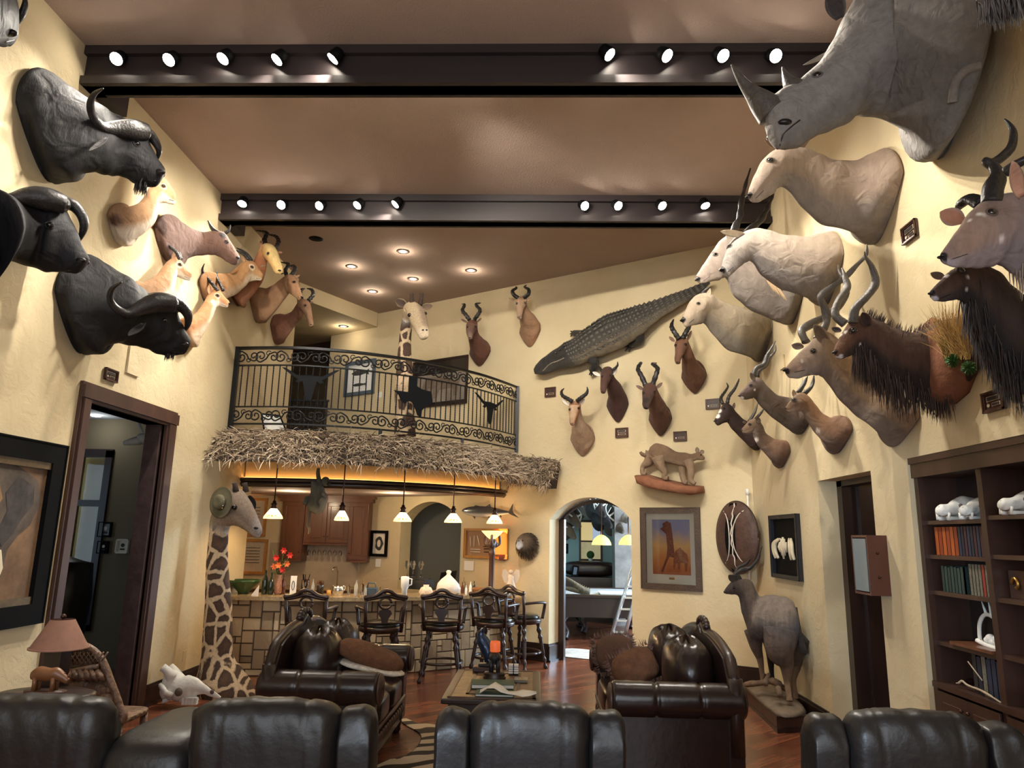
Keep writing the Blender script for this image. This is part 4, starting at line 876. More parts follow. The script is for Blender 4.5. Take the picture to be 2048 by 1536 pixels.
t=thing('laptop','open dark laptop with slanted screen in the bar arch','laptop',barp(895,Y=11.6));a=at(882,1145,11.7);b_=at(914,1141,11.6);part(MB().prism([a,b_,b_+V((-.03,0,-.2)),a+V((-.03,0,-.2))],(0,.01,0)),'screen',BLACK,t);part(MB().cbox(((a.x+b_.x)/2-.02,11.5,1.06),(.32,.22,.018)),'keyboard',BLACK,t)
o=MB().cbox(barp(858,Y=11.5)+V((0,0,.13)),(.16,.03,.1)).cbox(barp(858,Y=11.5)+V((0,0,.04)),(.03,.06,.08)).build('payment_terminal',mat('navy_plastic',srgb(24,36,56),.4));tag(o,'small dark blue screen on a stand, left of the laptop','device')
o=MB().lathe([(.001,0),(.07,0),(.085,.05),(.06,.11),(.03,.13),(.035,.15),(.001,.14)],barp(852,Y=10.75),16,sx=1.25).build('snack_bag',mat('printed_bag',srgb(214,196,176),.5,var=.4,vscale=30));tag(o,'crumpled printed snack bag on the bar','bag')
o=MB().lathe([(.04,0),(.045,.06),(.04,.065),(.001,.06)],barp(866,Y=10.8),16).build('clay_pot',mat('terracotta',srgb(176,84,52),.7));tag(o,'small terracotta pot between the snack bag and white sack','pot')
rs=[];cB=barp(896,Y=11.0)
for i,(r,z)in enumerate(((.09,0),(.16,.03),(.175,.09),(.15,.16),(.1,.22),(.04,.27),(.025,.29),(.04,.33),(.02,.35))):rs.append([cB+V((math.cos(a)*r*(1+.08*math.sin(5*a+i)),math.sin(a)*r*.8*(1+.06*math.sin(7*a+2*i)),z))for a in[j*2*PI/28 for j in range(28)]])
o=MB().rings(rs).build('plastic_sack',mat('white_plastic_bag',srgb(226,218,208),.45,bump=.3,bscale=20));tag(o,'knotted white plastic sack on the bar','bag')
for i,(px,Y,s,m_,lab)in enumerate(((918,11.1,.5,WHITE,'small white bottle right of the plastic sack'),(925,11.3,.55,AMB,'small amber bottle right of the plastic sack'),(932,11.1,.45,WHITE,'short white bottle, middle of the small bottles'),(941,11.25,.6,WHITE,'plump white bottle near the basket'),(927,11.5,.75,GLASS,'clear bottle with yellow stopper'),(948,11.4,.6,GGL,'dark small bottle next to the basket'))):bottle(barp(px,Y=Y),s,m_,'small_bottle',lab)
o=MB().lathe([(.06,0),(.1,.05),(.11,.09),(.1,.09),(.09,.05),(.001,.02)],barp(957,Y=11.3),20,cap=False).build('wicker_basket',mat('wicker',srgb(136,92,50),.8,var=.4,vscale=50,bump=.6,bscale=80));tag(o,'round wicker basket on the bar left of the torchere','basket')
t=thing('torchere_lamp','carved wooden torchere with elephant heads holding a lit glass bowl','lamp',barp(982,Y=11.35));c=V(t.location)
zt=at(982,1062,11.35).z-1.05
part(MB().lathe([(.08,0),(.085,.03),(.05,.06),(.042,.1),(.04,zt*.6),(.05,zt*.62),(.055,zt*.66),(.04,zt*.7),(.06,zt*.76),(.07,zt*.84),(.04,zt*.88)],c,18),'column',WOODM,t)
for k in range(3):
    a=k*2*PI/3-PI/2;d=V((math.cos(a),math.sin(a),0));part(MB().ball(c+d*.055+V((0,0,zt*.78)),.045,(1,1,1.1)).tube(crom([c+d*.08+V((0,0,zt*.76)),c+d*.13+V((0,0,zt*.80)),c+d*.125+V((0,0,zt*.9)),c+d*.1+V((0,0,zt*.93))],4),[.022,.02,.016,.012][0],8),'elephant_head',WOODM,t)
TG=mat('lit_glass_bowl',srgb(255,226,150),.3,emis=srgb(255,216,130),estr=1.6)
part(MB().lathe([(.03,zt*.86),(.08,zt*.9),(.16,zt*.985),(.17,zt),(.155,zt*.985),(.07,zt*.91)],c,28,cap=False),'glass_bowl',TG,t);point(c+V((0,0,zt*.97)),10,(1,.8,.5),.03)
t=thing('angel_figurine','white angel figurine with spread wings at the right end of the bar','figurine',barp(1021,Y=11.5));c=V(t.location);CRW=mat('cream_plaster',srgb(214,194,170),.7)
part(MB().lathe([(.12,0),(.1,.03),(.07,.12),(.045,.2),(.05,.25),(.02,.28)],c,20,sy=.8).ball(c+V((0,0,.32)),.035),'body',CRW,t)
for s_ in(-1,1):part(MB().prism([c+V((x*s_,.03,z))for x,z in((.02,.26),(.08,.36),(.13,.35),(.14,.26),(.1,.16),(.04,.14))],(0,.015,0)),'wing',CRW,t)
o=MB().cbox(barp(985,Y=11.15)+V((0,0,.006)),(.3,.2,.012)).cbox(barp(1003,Y=11.3)+V((0,0,.01)),(.25,.22,.02)).build('paper_stack',PAPER);tag(o,'loose white papers under the angel figurine','papers')
tiny_animal(barp(965,Y=11.1),.1,BRONZE,'bronze_figurine','small dark bronze figurine between basket and torchere',1)
# ================================================================== FURNITURE
def puff(mb,c,size,ax_=(1,0,0),up=(0,0,1),e=2.6,wr=.02,gather=0,n=34,m=22,seed=0,col=None):
    """soft cushion: superellipsoid with creases"""
    c=V(c);X=V(ax_).normalized();Z=V(up).normalized();Y=Z.cross(X).normalized();Z=X.cross(Y);sx,sy,sz=[q/2 for q in size];rs=[]
    f=lambda v,k:math.copysign(abs(v)**k,v);rnd=random.Random(seed);ph=[rnd.random()*6 for _ in range(8)]
    for i in range(m+1):
        a=-PI/2+PI*i/m;r=[]
        for j in range(n):
            b=2*PI*j/n;x=f(math.cos(a),2/e)*f(math.cos(b),2/e);y=f(math.cos(a),2/e)*f(math.sin(b),2/e);z=f(math.sin(a),2/e)
            k=1+wr*(math.sin(5*b+ph[0]+3*a)*.5+math.sin(9*b+ph[1]-4*a)*.35+math.sin(7*a+ph[2]+2*b)*.4)
            if gather:k*=1-gather*max(0,math.sin(a))**6*(.5+.5*math.sin(11*b))
            r.append(c+X*x*sx*k+Y*y*sy*k+Z*z*sz*k)
        rs.append(r)
    mb.rings(rs,[[col]*n]*(m+1)if col else None);return mb
def recl_back(mb,x0,x1,y,zt,zb,th,lean=.12,seed=1,seams=(),wr=1.0):
    """padded recliner back panel seen from behind, gathered at both ends"""
    rs=[];K=44;rnd=random.Random(seed);ph=[rnd.random()*6 for _ in range(6)]
    for i in range(K+1):
        u=i/K;e=min(u,1-u);edge=1-max(0,1-e/.13)**2.2*.62;x=x0+(x1-x0)*u;ring=[]
        for j in range(30):
            q=2*PI*j/30;s,c_=math.sin(q),math.cos(q);ys=math.copysign(abs(c_)**.7,c_);zs=math.copysign(abs(s)**.5,s)
            hz=(zt-zb)/2;wd=abs(x1-x0);crease=.012*wr*math.exp(-(e*wd/.07))*math.sin(12*s+14*e*wd+ph[0])+.003*wr*math.sin(wd*42*u+6*s+ph[1])*math.exp(-((s-.75)/.45)**2)+.0015*math.sin(wd*70*u+9*s+ph[2])
            sm=sum(.010*math.exp(-((u-k)/.008)**2)for k in seams)
            z=(zt+zb)/2+zs*(hz-.05*(1-edge)*(1 if s>0 else 0));yy=y+ys*(th/2*edge)-c_*0+(crease-sm)*ys;zz_=z-(sm if s>.3 else 0)+(crease if s>0 else 0);zz_-=.035*(abs(2*u-1)**3)*(1 if s>0 else 0)
            ring.append(V((x,yy+(zt-zz_)*-0-lean*(zz_-zb),zz_)))
        rs.append(ring)
    mb.rings(rs);return mb
def recliner(xc,y,label,cw=.55,ww=.17,zt=1.18,lw=True,rw=True,rot=0,seed=1):
    t=thing('recliner',label,'recliner',(xc,y,0),'black leather recliners');h=cw/2
    part(recl_back(MB(),xc-h,xc+h,y,zt,.35,.26,seed=seed,seams=(.22,.78)),'backrest',LEATH,t)
    if lw:part(recl_back(MB(),xc-h-ww+.01,xc-h+.015,y+.03,zt-.04,.3,.26,seed=seed+1),'side_wing',LEATH,t)
    if rw:part(recl_back(MB(),xc+h-.015,xc+h+ww-.01,y+.03,zt-.04,.3,.26,seed=seed+2),'side_wing',LEATH,t)
    part(puff(MB(),(xc,y+.42,.42),(.62,.62,.24),wr=.01),'seat',LEATH,t)
    for s in(-1,1):part(puff(MB(),(xc+s*(h+.09),y+.42,.42),(.2,.9,.5),wr=.01,seed=seed),'armrest',LEATH,t)
    part(MB().box((xc-.38,y-.05,0.02),(xc+.38,y+.8,.28)),'base',LEATH,t)
    if rot:
        t.rotation_euler=(0,0,R(rot))
    return t
recliner(-.01,3.62,'black leather recliner seen from behind at bottom centre, in front of the coffee table',cw=.55,seed=1)
recliner(-1.20,3.55,'black leather recliner seen from behind, in front of the left sofa arm',cw=.66,ww=.17,lw=False,rot=4,seed=11,zt=1.18)
recliner(-2.35,3.62,'black leather recliner seen from behind in the bottom left corner',cw=.8,ww=.17,rw=False,lw=True,seed=21,zt=1.15,rot=3)
recliner(1.71,3.62,'black leather recliner seen from behind at bottom right, before the bookcase',cw=.60,seed=31,zt=1.19,rot=-4)
t=thing('console_armrest','padded black leather console between the two left recliners','console',(-1.76,3.75,0));part(puff(MB(),(-1.76,3.85,.66),(.66,.46,.8),ax_=(0,0,1),up=(0,1,0),e=5,wr=.004),'pad',LEATH,t)
def tuftroll(mb,p,q,r,segs=3,n=26):
    p,q=V(p),V(q);K=60;pts=[p.lerp(q,i/K)for i in range(K+1)];rr=[]
    for i in range(K+1):
        u=i/K;g=min(abs(u-k/segs)for k in range(1,segs))if segs>1 else 1;end=min(u,1-u);rr.append(r*(1-.12*math.exp(-(g/.012)**2))*(1-.16*max(0,1-end/.03)**2))
    T=(q-p).normalized();a=V((0,0,1));b=T.cross(a).normalized();rs=[]
    for i,c in enumerate(pts):rs.append([c+(a*math.sin(2*PI*j/n)+b*math.cos(2*PI*j/n))*rr[i]*(1+.01*math.sin(3*j+i))for j in range(n)])
    mb.rings(rs);return mb
def sofa(x0,y0,L,dirx,label,D=1.0):
    """back along x0, seat opening towards dirx ; arms at y0 and y0+L"""
    t=thing('leather_sofa',label,'sofa',(x0+dirx*D/2,y0+L/2,0),'carved leather sofas');X=lambda d:x0+dirx*d
    def B(a,b,**k):return MB().box((min(a[0],b[0]),a[1],a[2]),(max(a[0],b[0]),b[1],b[2]),**k)
    part(B((X(.06),y0+.1,.1),(X(D-.06),y0+L-.1,.34)),'base',WOODD,t,bevel=.01)
    mb=MB();xf=X(D-.04)
    for i in range(14):a=y0+.2+(L-.4)*i/13;mb.ball((xf,a,.24),.045,(.5,1,1),10)
    mb.tube([V((xf,y0+.1,.33)),V((xf,y0+L-.1,.33))],.02,8);part(mb,'carved_apron',WOODM,t)
    for a in(y0+.14,y0+L-.14):
        for d in(.14,D-.1):part(MB().lathe([(.03,0),(.045,.03),(.04,.06),(.055,.1),(.05,.12)],(X(d),a,0),14),'foot',WOODD,t)
    for k,ya in enumerate((y0,y0+L)):
        s=1 if k==0 else-1
        part(B((X(.02),min(ya,ya+s*.2),.12),(X(D-.04),max(ya,ya+s*.2),.66)),'arm_panel',LEATB,t,bevel=.02)
        part(tuftroll(MB(),(X(.0),ya+s*.06,.68),(X(D+.0),ya+s*.06,.68),.135),'arm_roll',LEATB,t)
        part(MB().lathe([(.001,0),(.03,.03),(.05,.02),(.09,.025),(.115,.015),(.125,0)],(X(D+.0),ya+s*.06,.68),20,mtx=M.Rotation(PI/2*dirx,4,'Y')),'arm_rosette',WOODM,t)
    for k in range(2):
        ya=y0+.2+(L-.4)*(k+.5)/2;part(puff(MB(),(X(D/2+.1),ya,.44),(D-.25,(L-.42)/2,.24),e=5,wr=.006,seed=k),'seat_cushion',LEATB,t)
        part(puff(MB(),(X(.33),ya,.80),(.42,(L-.5)/2*.96,.62),up=(-dirx*.3,0,1),e=2.3,wr=.03,gather=.25,seed=5+k),'back_cushion',LEATB,t)
    pr=[]
    for i in range(41):
        u=i/40;v=abs(2*u-1);z=.93+.17*(1-v**2.6)-.12*max(0,v-.85)/.15;pr.append((y0-.02+(L+.04)*u,z+(.05*math.cos((v)*20)*math.exp(-(v/.13)**2))))
    xb=X(.03);poly=[V((xb,y0-.02,.15))]+[V((xb,a,z))for a,z in pr]+[V((xb,y0+L+.02,.15))]
    part(MB().prism(poly,(dirx*.11,0,0)),'back_panel',LEATB,t)
    part(MB().tube([V((xb+dirx*.05,a,z))for a,z in pr],.045,8),'back_rail',WOODD,t)
    mb=MB();mc=pr[20]
    for i in range(7):a=PI*i/6;mb.ball((xb+dirx*.06,mc[0]+math.cos(a)*.14,mc[1]+math.sin(a)*.05),.035,(1,1.2,1),10)
    part(mb,'carved_crest',WOODD,t)
    for ya in(y0,y0+L):part(MB().tube([V((xb+dirx*.05,ya,z))for z in(.3,.6,.86)],.06,8),'back_post',WOODD,t)
    return t
sofa(-2.22,6.12,1.62,1,'dark brown leather sofa with carved wood back on the left, before the bar',D=.98)
sofa(1.66,6.02,2.0,-1,'dark brown leather sofa with carved wood back on the right, below the giraffe picture',D=1.04)
def cushion(c,size,label,m,ax_=(1,0,0),up=(0,0,1),seed=0,fringe=None,name='throw_pillow'):
    t=thing(name,label,'cushion',c);part(puff(MB(),c,size,ax_,up,e=2.7,wr=.03,seed=seed),'pillow',m,t)
    if fringe:
        c=V(c);X=V(ax_).normalized();Z=V(up).normalized();Y=Z.cross(X).normalized();sp=[]
        for _ in range(420):
            s=random.choice((0,1,2,3));u=random.uniform(-1,1);a,b=(u,1)if s==0 else(u,-1)if s==1 else(1,u)if s==2 else(-1,u)
            p=c+X*a*size[0]*.47+Y*b*size[1]*.47;d=(X*a*(abs(a)>abs(b))+Y*b*(abs(b)>=abs(a)))*.05+V((random.gauss(0,.012),random.gauss(0,.012),random.gauss(0,.012)));sp.append((p,p+d,.004,.01))
        hairs(sp,fringe,lerp(fringe,(1,1,1,1),.15),'fringe',t)
    return t
c=at(738,1312,6.7);cushion((c.x,6.75,c.z-.0),(.62,.42,.17),'tan suede pillow slumped over the left sofa seat',SUEDE,(1,.1,-.32),(.32,0,1),3)
c=at(738,1338,6.6);cushion((c.x,6.7,c.z+.0),(.58,.34,.06),'flat white printed cloth pillow under the tan suede pillow',mat('printed_linen',srgb(226,218,204),.9,var=.25,vscale=40),(1,.1,-.2),(.2,0,1),4)
BRP=mat('brown_linen',srgb(92,66,52),.95,var=.15,vscale=60,bump=.3,bscale=200)
c=at(1232,1310,7.65);cushion((c.x,7.75,c.z),(.40,.36,.13),'square brown fringed pillow leaning on the far arm of the right sofa',BRP,(1,.15,.1),(0,-.9,.35),5,ci((88,50,30)))
c=at(1270,1335,7.2);cushion((c.x,7.2,c.z),(.44,.34,.18),'tan suede fringed pillow lying before the brown one on the right sofa',SUEDE,(1,.1,.38),(.2,-.75,.6),6,ci((96,46,26)))
TX0,TX1,TY0,TY1,TZ=-.80,.08,6.68,8.12,.52
t=thing('coffee_table','carved wooden coffee table with inlaid top between the two sofas','coffee table',((TX0+TX1)/2,(TY0+TY1)/2,0))
part(MB().box((TX0,TY0,TZ-.05),(TX1,TY1,TZ-.004)),'top_board',WOODD,t,bevel=.012)
part(MB().box((TX0+.05,TY0+.05,TZ-.01),(TX1-.05,TY1-.05,TZ)),'top_inlay',mat('carved_inlay',srgb(124,98,66),.35,var=.3,vscale=9,bump=.5,bscale=26),t)
mb=MB()
for(a,b_)in((.05,.08),(.20,.23)):
    for q0,q1 in(((TX0+a,TY0+a),(TX1-a,TY0+b_)),((TX0+a,TY1-b_),(TX1-a,TY1-a)),((TX0+a,TY0+a),(TX0+b_,TY1-a)),((TX1-b_,TY0+a),(TX1-a,TY1-a))):mb.box((q0[0],q0[1],TZ),(q1[0],q1[1],TZ+.006))
part(mb,'inlay_moulding',WOODM,t)
part(MB().box((TX0+.06,TY0+.06,.30),(TX1-.06,TY1-.06,TZ-.05)),'apron',WOODD,t)
part(MB().box((TX0+.03,TY0+.03,.10),(TX1-.03,TY1-.03,.14)),'shelf',WOODD,t)
for x in(TX0+.08,TX1-.08):
    for y in(TY0+.08,TY1-.08):part(MB().lathe([(.05,.01),(.065,.05),(.05,.1),(.035,.16),(.06,.24),(.05,.32),(.05,.4)],(x,y,0),14),'leg',WOODD,t)
def tp(px,py):return az(px,py,TZ+.007)
p=tp(989,1358);t=thing('elephant_candle_holder','dark elephant figurine on a plinth carrying an orange candle, on the coffee table','candle holder',p);EL=mat('dark_resin',srgb(40,40,44),.4)
part(MB().lathe([(.11,0),(.115,.02),(.10,.03),(.11,.05),(.095,.07),(.001,.07)],p,24,sy=.8),'plinth',WOODD,t)
s=.26;b=MB();c=p+V((0,0,.07));b.ball(c+V((0,0,.5*s)),.22*s,(1.1,1.35,1),18);b.ball(c+V((-.06*s,.28*s,.58*s)),.14*s,(1,1,1.1),14)
for sx in(-.13,.13):
    for sy in(-.16,.16):b.tube([c+V((sx*s,sy*s,.42*s)),c+V((sx*s,sy*s,0))],[.085*s,.075*s],10)
b.tube(crom([c+V((-.08*s,.4*s,.56*s)),c+V((-.2*s,.5*s,.4*s)),c+V((-.22*s,.5*s,.16*s))],4),.04*s,8);b.tube([c+V((0,-.29*s,.6*s)),c+V((0,-.33*s,.3*s))],.015*s,5)
part(b,'elephant',EL,t)
q=c+V((0,0,.72*s));part(MB().lathe([(.05,0),(.052,.01),(.052,.085),(.045,.10),(.03,.075),(.001,.07)],q,20),'candle',mat('orange_wax',srgb(236,110,70),.4,emis=srgb(255,120,60),estr=.35),t)
p=tp(968,1345)+V((0,.08,0));t=thing('eagle_statue','glossy blue-black bird statue with ruffled feathers on the coffee table','statue',p);BL=mat('blue_glaze',srgb(58,74,100),.18,metal=.5,var=.5,vscale=16)
part(MB().cbox(p+V((0,0,.025)),(.24,.17,.05)),'plinth',WOODM,t,bevel=.01);part(MB().cbox(p+V((.02,0,.065)),(.17,.12,.03)),'rock',EL,t,bevel=.01)
keys=[(p+V((.05,0,.09)),V((.05,0,0)),V((0,.05,0)),0),(p+V((.03,0,.18)),V((.07,0,0)),V((0,.07,0)),0),(p+V((-.01,0,.28)),V((.065,0,.02)),V((0,.06,0)),0),(p+V((-.05,0,.36)),V((.04,0,.02)),V((0,.035,0)),0),(p+V((-.04,0,.42)),V((.03,0,.02)),V((0,.03,0)),0),(p+V((0,0,.44)),V((.012,0,.015)),V((0,.012,0)),0)]
mb,fr=loft_body(keys,colors=[((1,1,1,1),)*2]*6,n=20,nz=.03);part(mb,'body',BL,t);mb=MB()
for k in range(26):
    u=random.random();a=p+V((.05-.1*u,-.05,.12+.2*u));d=V((random.uniform(.03,.09),-.02,-.06-.03*random.random()));s_=V((0,.0,0))+d.cross(V((0,1,0))).normalized()*.012;mb.add([a,a+d*.5+s_,a+d,a+d*.5-s_],[(0,1,2,3)])
part(mb,'feathers',BL,t)
p=tp(1027,1348);t=thing('coaster_rack','small black rack holding stacked white coasters on the coffee table','coasters',p);mb=MB()
for k in range(4):mb.cbox(p+V((0,0,.02+k*.022)),(.10,.10,.016))
part(mb,'coasters',PAPER,t);part(MB().tube([p+V((0,-.055,0)),p+V((0,-.055,.11))],.005,5).tube([p+V((-.05,-.055,.0)),p+V((.05,-.055,.0))],.005,5),'rack',BLACK,t)
GB=mat('green_cloth_cover',srgb(84,104,90),.8)
def book(c,sz,m,label,rot=0,grp=None):
    t=thing('book',label,'book',c,grp);mt=M.Translation(V(c))@M.Rotation(R(rot),4,'Z')
    part(MB().cbox((0,0,sz[2]/2),(sz[0]*.97,sz[1]*.96,sz[2]*.8),mtx=mt),'pages',PAPER,t)
    mb=MB().cbox((0,0,sz[2]-.002),(sz[0],sz[1],.004),mtx=mt).cbox((0,0,.002),(sz[0],sz[1],.004),mtx=mt).cbox((-sz[0]/2,0,sz[2]/2),(.004,sz[1],sz[2]),mtx=mt);part(mb,'cover',m,t);return t
book(tp(985,1372),(.40,.26,.035),GB,'large sage green book lying under the elephant candle holder',4);book(tp(990,1388)+V((0,-.02,0)),(.34,.2,.02),GB,'sage green folder with white emblem, nearest the centre recliner',0)
mb=MB();q=tp(1010,1392)+V((0,0,.03));vs=[]
for i in range(9):
    for j in range(5):vs.append(q+V((-.22+.5*i/8,-.1+.2*j/4+.04*math.sin(i),.05*math.exp(-((i-2)/1.5)**2)+.012*math.sin(i*1.7+j))))
mb.add(vs,[(i*5+j,(i+1)*5+j,(i+1)*5+j+1,i*5+j+1)for i in range(8)for j in range(4)]);o=mb.build('crumpled_paper',PAPER);sm=o.modifiers.new('s','SOLIDIFY');sm.thickness=.003;tag(o,'crumpled white paper on the green folder at the table front','paper')
o=MB().cbox(tp(1042,1362)+V((0,0,.012)),(.13,.16,.024)).build('glass_tray',mat('smoked_glass',srgb(110,104,84),.15,coat=.5));tag(o,'small square glass tray right of the elephant holder','tray')
def zebra_mat():
    m,nt,b=_nt('zebra_skin');L=nt.links;tc=N(nt,'ShaderNodeTexCoord');mp=N(nt,'ShaderNodeMapping');mp.inputs['Rotation'].default_value=(0,0,R(-28));L.new(tc.outputs['Object'],mp.inputs[0])
    w_=N(nt,'ShaderNodeTexWave',i_Scale=1.25,i_Distortion=6.0,i_Detail=2.0,i_Detail_Scale=1.2,bands_direction='Y');L.new(mp.outputs[0],w_.inputs[0])
    r=N(nt,'ShaderNodeValToRGB');e=r.color_ramp.elements;e[0].position=.40;e[0].color=srgb(34,26,22);e[1].position=.47;e[1].color=srgb(206,188,160);L.new(w_.outputs['Fac'],r.inputs[0]);L.new(r.outputs[0],b.inputs['Base Color']);b.inputs['Roughness'].default_value=.85;return m
def outline_rug(pts,m,name,label,felt=True,z=.0):
    P=[az(x,y,.0)if isinstance(x,(int,))and y>50 else V((x,y,0))for x,y in pts];P=crom(P+[P[0]],4)[:-1];c=sum(P,V())/len(P);t=thing(name,label,'rug',c)
    if felt:part(MB().prism([V((c.x+(p.x-c.x)*1.03,c.y+(p.y-c.y)*1.03,.001))for p in P],(0,0,.004)),'felt_backing',BLACK,t)
    part(MB().prism([V((p.x,p.y,.006))for p in P],(0,0,.006)),'skin',m,t)
outline_rug([(800,1443),(812,1439),(838,1449),(878,1452),(.4,7.4),(.9,7.3),(1.0,6.9),(.5,6.6),(.6,5.4),(.1,5.0),(-.6,5.1),(-1.3,4.9),(-1.75,5.1),(760,1530),(800,1520),(833,1498),(843,1478),(836,1466),(812,1452)],zebra_mat(),'zebra_rug','black and white zebra skin rug on the floor under the coffee table')
# ================================================================== LEFT SIDE GROUP
p=V((-3.30,5.25,0));t=thing('side_table','small oval dark wood table beneath the lampshade at far left','side table',p);zt=.66
cT=V((at(90,1388,5.35).x,5.35,0));t.location=cT;zt=at(90,1385,5.35).z
part(MB().lathe([(.001,zt-.05),(.30,zt-.05),(.33,zt-.03),(.33,zt-.01),(.30,zt),(.001,zt)],cT,32,sx=1.05,sy=.75),'tabletop',WOODD,t)
for a in(45,135,225,315):part(MB().tube(crom([cT+V((math.cos(R(a))*.22,math.sin(R(a))*.15,zt-.05)),cT+V((math.cos(R(a))*.28,math.sin(R(a))*.2,zt*.5)),cT+V((math.cos(R(a))*.2,math.sin(R(a))*.15,0))],5),.025,8),'leg',WOODD,t)
def small_rhino():
    c=V((at(90,1385,5.3).x,5.3,zt));t=thing('rhino_carving','small carved wooden rhinoceros on an oval stand, on the side table','carving',c);part(MB().lathe([(.001,0),(.12,0),(.12,.025),(.001,.025)],c,24,sx=1.25,sy=.6),'stand',WOODM,t);b=MB();q=c+V((0,0,.025))
    keys=[(q+V((-.11,0,.10)),V((0,0,.03)),V((0,.025,0)),0),(q+V((-.06,0,.11)),V((0,0,.05)),V((0,.04,0)),0),(q+V((.02,0,.105)),V((0,0,.045)),V((0,.042,0)),0),(q+V((.07,0,.11)),V((0,0,.045)),V((0,.035,0)),0),(q+V((.11,0,.09)),V((.01,0,.03)),V((0,.024,0)),0),(q+V((.15,0,.065)),V((.01,0,.018)),V((0,.016,0)),0)]
    mb,fr=loft_body(keys,colors=[((1,)*4,(1,)*4)]*6,n=20,sub=5)
    for x in(-.07,.06):
        for y in(-.022,.022):mb.tube([q+V((x,y,.09)),q+V((x,y,0))],[.018,.015],8)
    mb.tube([q+V((.145,0,.08)),q+V((.155,0,.12))],[.01,.002],8);mb.tube([q+V((.12,0,.105)),q+V((.125,0,.125))],[.008,.002],8);part(mb,'body',mat('carved_wood',srgb(120,78,48),.4,coat=.2),t)
small_rhino()
cl=V((at(104,1370,5.6).x,5.62,0));t=thing('table_lamp','table lamp with wide brown paper cone shade and dark square post, far left','lamp',cl)
z0,z1=at(104,1296,5.62).z,at(110,1238,5.62).z;r0,r1=51*pxs(5.62),21*pxs(5.62)
part(MB().lathe([(r0,z0),(r1,z1)],cl,36,cap=False).lathe([(r0+.004,z0),(r0+.004,z0+.012),(r0-.004,z0+.012)],cl,36,cap=False),'lamp_shade',mat('parchment_shade',srgb(134,96,80),.8,var=.12,vscale=9),t)
part(MB().cbox(cl+V((0,0,(.1+z0)/2)),(.13,.13,z0-.1)),'post',WOODD,t);part(MB().cbox(cl+V((0,0,.05)),(.26,.26,.1)),'base',WOODD,t,bevel=.01);part(MB().tube([cl+V((0,0,z0)),cl+V((0,0,z1+.02))],.008,6).ball(cl+V((0,0,z1+.02)),.02),'finial',BRONZE,t)
CW=mat('carved_chair_wood',srgb(110,84,66),.4,var=.45,vscale=14,bump=1.0,bscale=24)
Yk=5.95;cc_=at(172,1400,Yk);t=thing('carved_chair','African carved round-back wooden chair with relief figures, by the doorway','chair',(cc_.x,Yk,0))
out=[(112,1345),(113,1322),(122,1304),(140,1293),(160,1289),(182,1296),(200,1312),(212,1335),(222,1362),(232,1388),(240,1412),(246,1440),(180,1445),(140,1430),(124,1390)]
P=crom([at(x,y,Yk)for x,y in out+[out[0]]],5)[:-1];cen=sum(P,V())/len(P)
part(MB().prism(P,(0,.05,0)),'back_panel',CW,t)
part(MB().tube([p+V((0,-.01,0))for p in P]+[P[0]+V((0,-.01,0))],.028,8),'rim',CW,t)
mb=MB()
for i in range(9):
    for s in(-1,1):
        x0=128+i*9;a,b_=at(x0,1328,Yk-.03),at(x0+s*16,1304,Yk-.03)
        if(b_-cen).length<.62:mb.tube([a,b_],.007,5)
part(mb,'lattice',CW,t);mb=MB();mb.tube([at(128,1345,Yk-.03),at(198,1332,Yk-.03)],.022,6)
for k in range(6):x=134+k*12;mb.tube([at(x,1342,Yk-.04),at(x+6,1352,Yk-.06),at(x+14,1362,Yk-.04)],[.02,.026,.012],8)
for(x,y,r)in((158,1372,.07),(190,1382,.08),(172,1398,.06),(206,1398,.07),(146,1376,.05),(214,1382,.04)):mb.ball(at(x,y,Yk-.02),r,(1.3,.4,.8),14)
part(mb,'carved_relief',CW,t)
part(puff(MB(),(cc_.x+.05,Yk-.05+.3,.42),(.5,.5,.06),e=5,wr=0),'seat',CW,t)
for dx in(-.18,.25):
    for dy in(.08,.45):part(MB().tube([V((cc_.x+dx,Yk+dy,.4)),V((cc_.x+dx,Yk+dy,0))],.03,8),'leg',CW,t)
def gskull():
    Y=8.35;t=thing('giraffe_skull','bleached white giraffe skull with two knobs lying on the floor by the left wall','skull',az(380,1408,0));keys=[]
    for(x1,y1,x2,y2,w)in((322,1374,326,1398,.8),(332,1348,338,1400,.75),(346,1340,352,1400,.7),(368,1350,372,1402,.65),(384,1352,388,1394,.6),(404,1364,402,1388,.55),(422,1378,418,1392,.5),(442,1393,438,1398,.6)):
        a,b_=at(x1,y1,Y),at(x2,y2,Y);Nn=(a-b_)/2;keys.append(((a+b_)/2,Nn,V((0,1,0))*Nn.length*w,.15))
    W_=((1,)*4,(1,)*4);mb,fr=loft_body(keys,colors=[W_]*8,n=28,nz=.05);tr=bvh(mb)
    mb.tube([at(341,1352,Y-.05),at(333,1335,Y-.05),at(325,1333,Y-.05)],[.055,.045,.04],12)if False else mb.tube([at(344,1356,Y-.06),at(334,1341,Y-.08),at(325,1334,Y-.1)],[.06,.045,.042],12)
    mb.tube([at(356,1354,Y+.1),at(348,1341,Y+.12),at(340,1333,Y+.12)],[.06,.045,.042],12)
    mb.tube([at(326,1378,Y-.05),at(322,1370,Y-.12),at(332,1386,Y-.14),at(344,1390,Y-.1)],.03,8);mb.tube([at(330,1392,Y),at(328,1404,Y),at(336,1398,Y)],.025,8)
    for k in range(5):mb.cbox(at(368+k*6,1402,Y-.05),(.03,.05,.07))
    mb.ball(at(376,1398,Y),.09,(1.4,.6,.5),12);part(mb,'cranium',BONE,t)
    for(x,y,r)in((357,1384,.045),(424,1384,.025)):
        P,nn=hit(tr,x,y)
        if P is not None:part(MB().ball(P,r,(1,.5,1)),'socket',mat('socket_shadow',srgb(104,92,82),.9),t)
gskull()
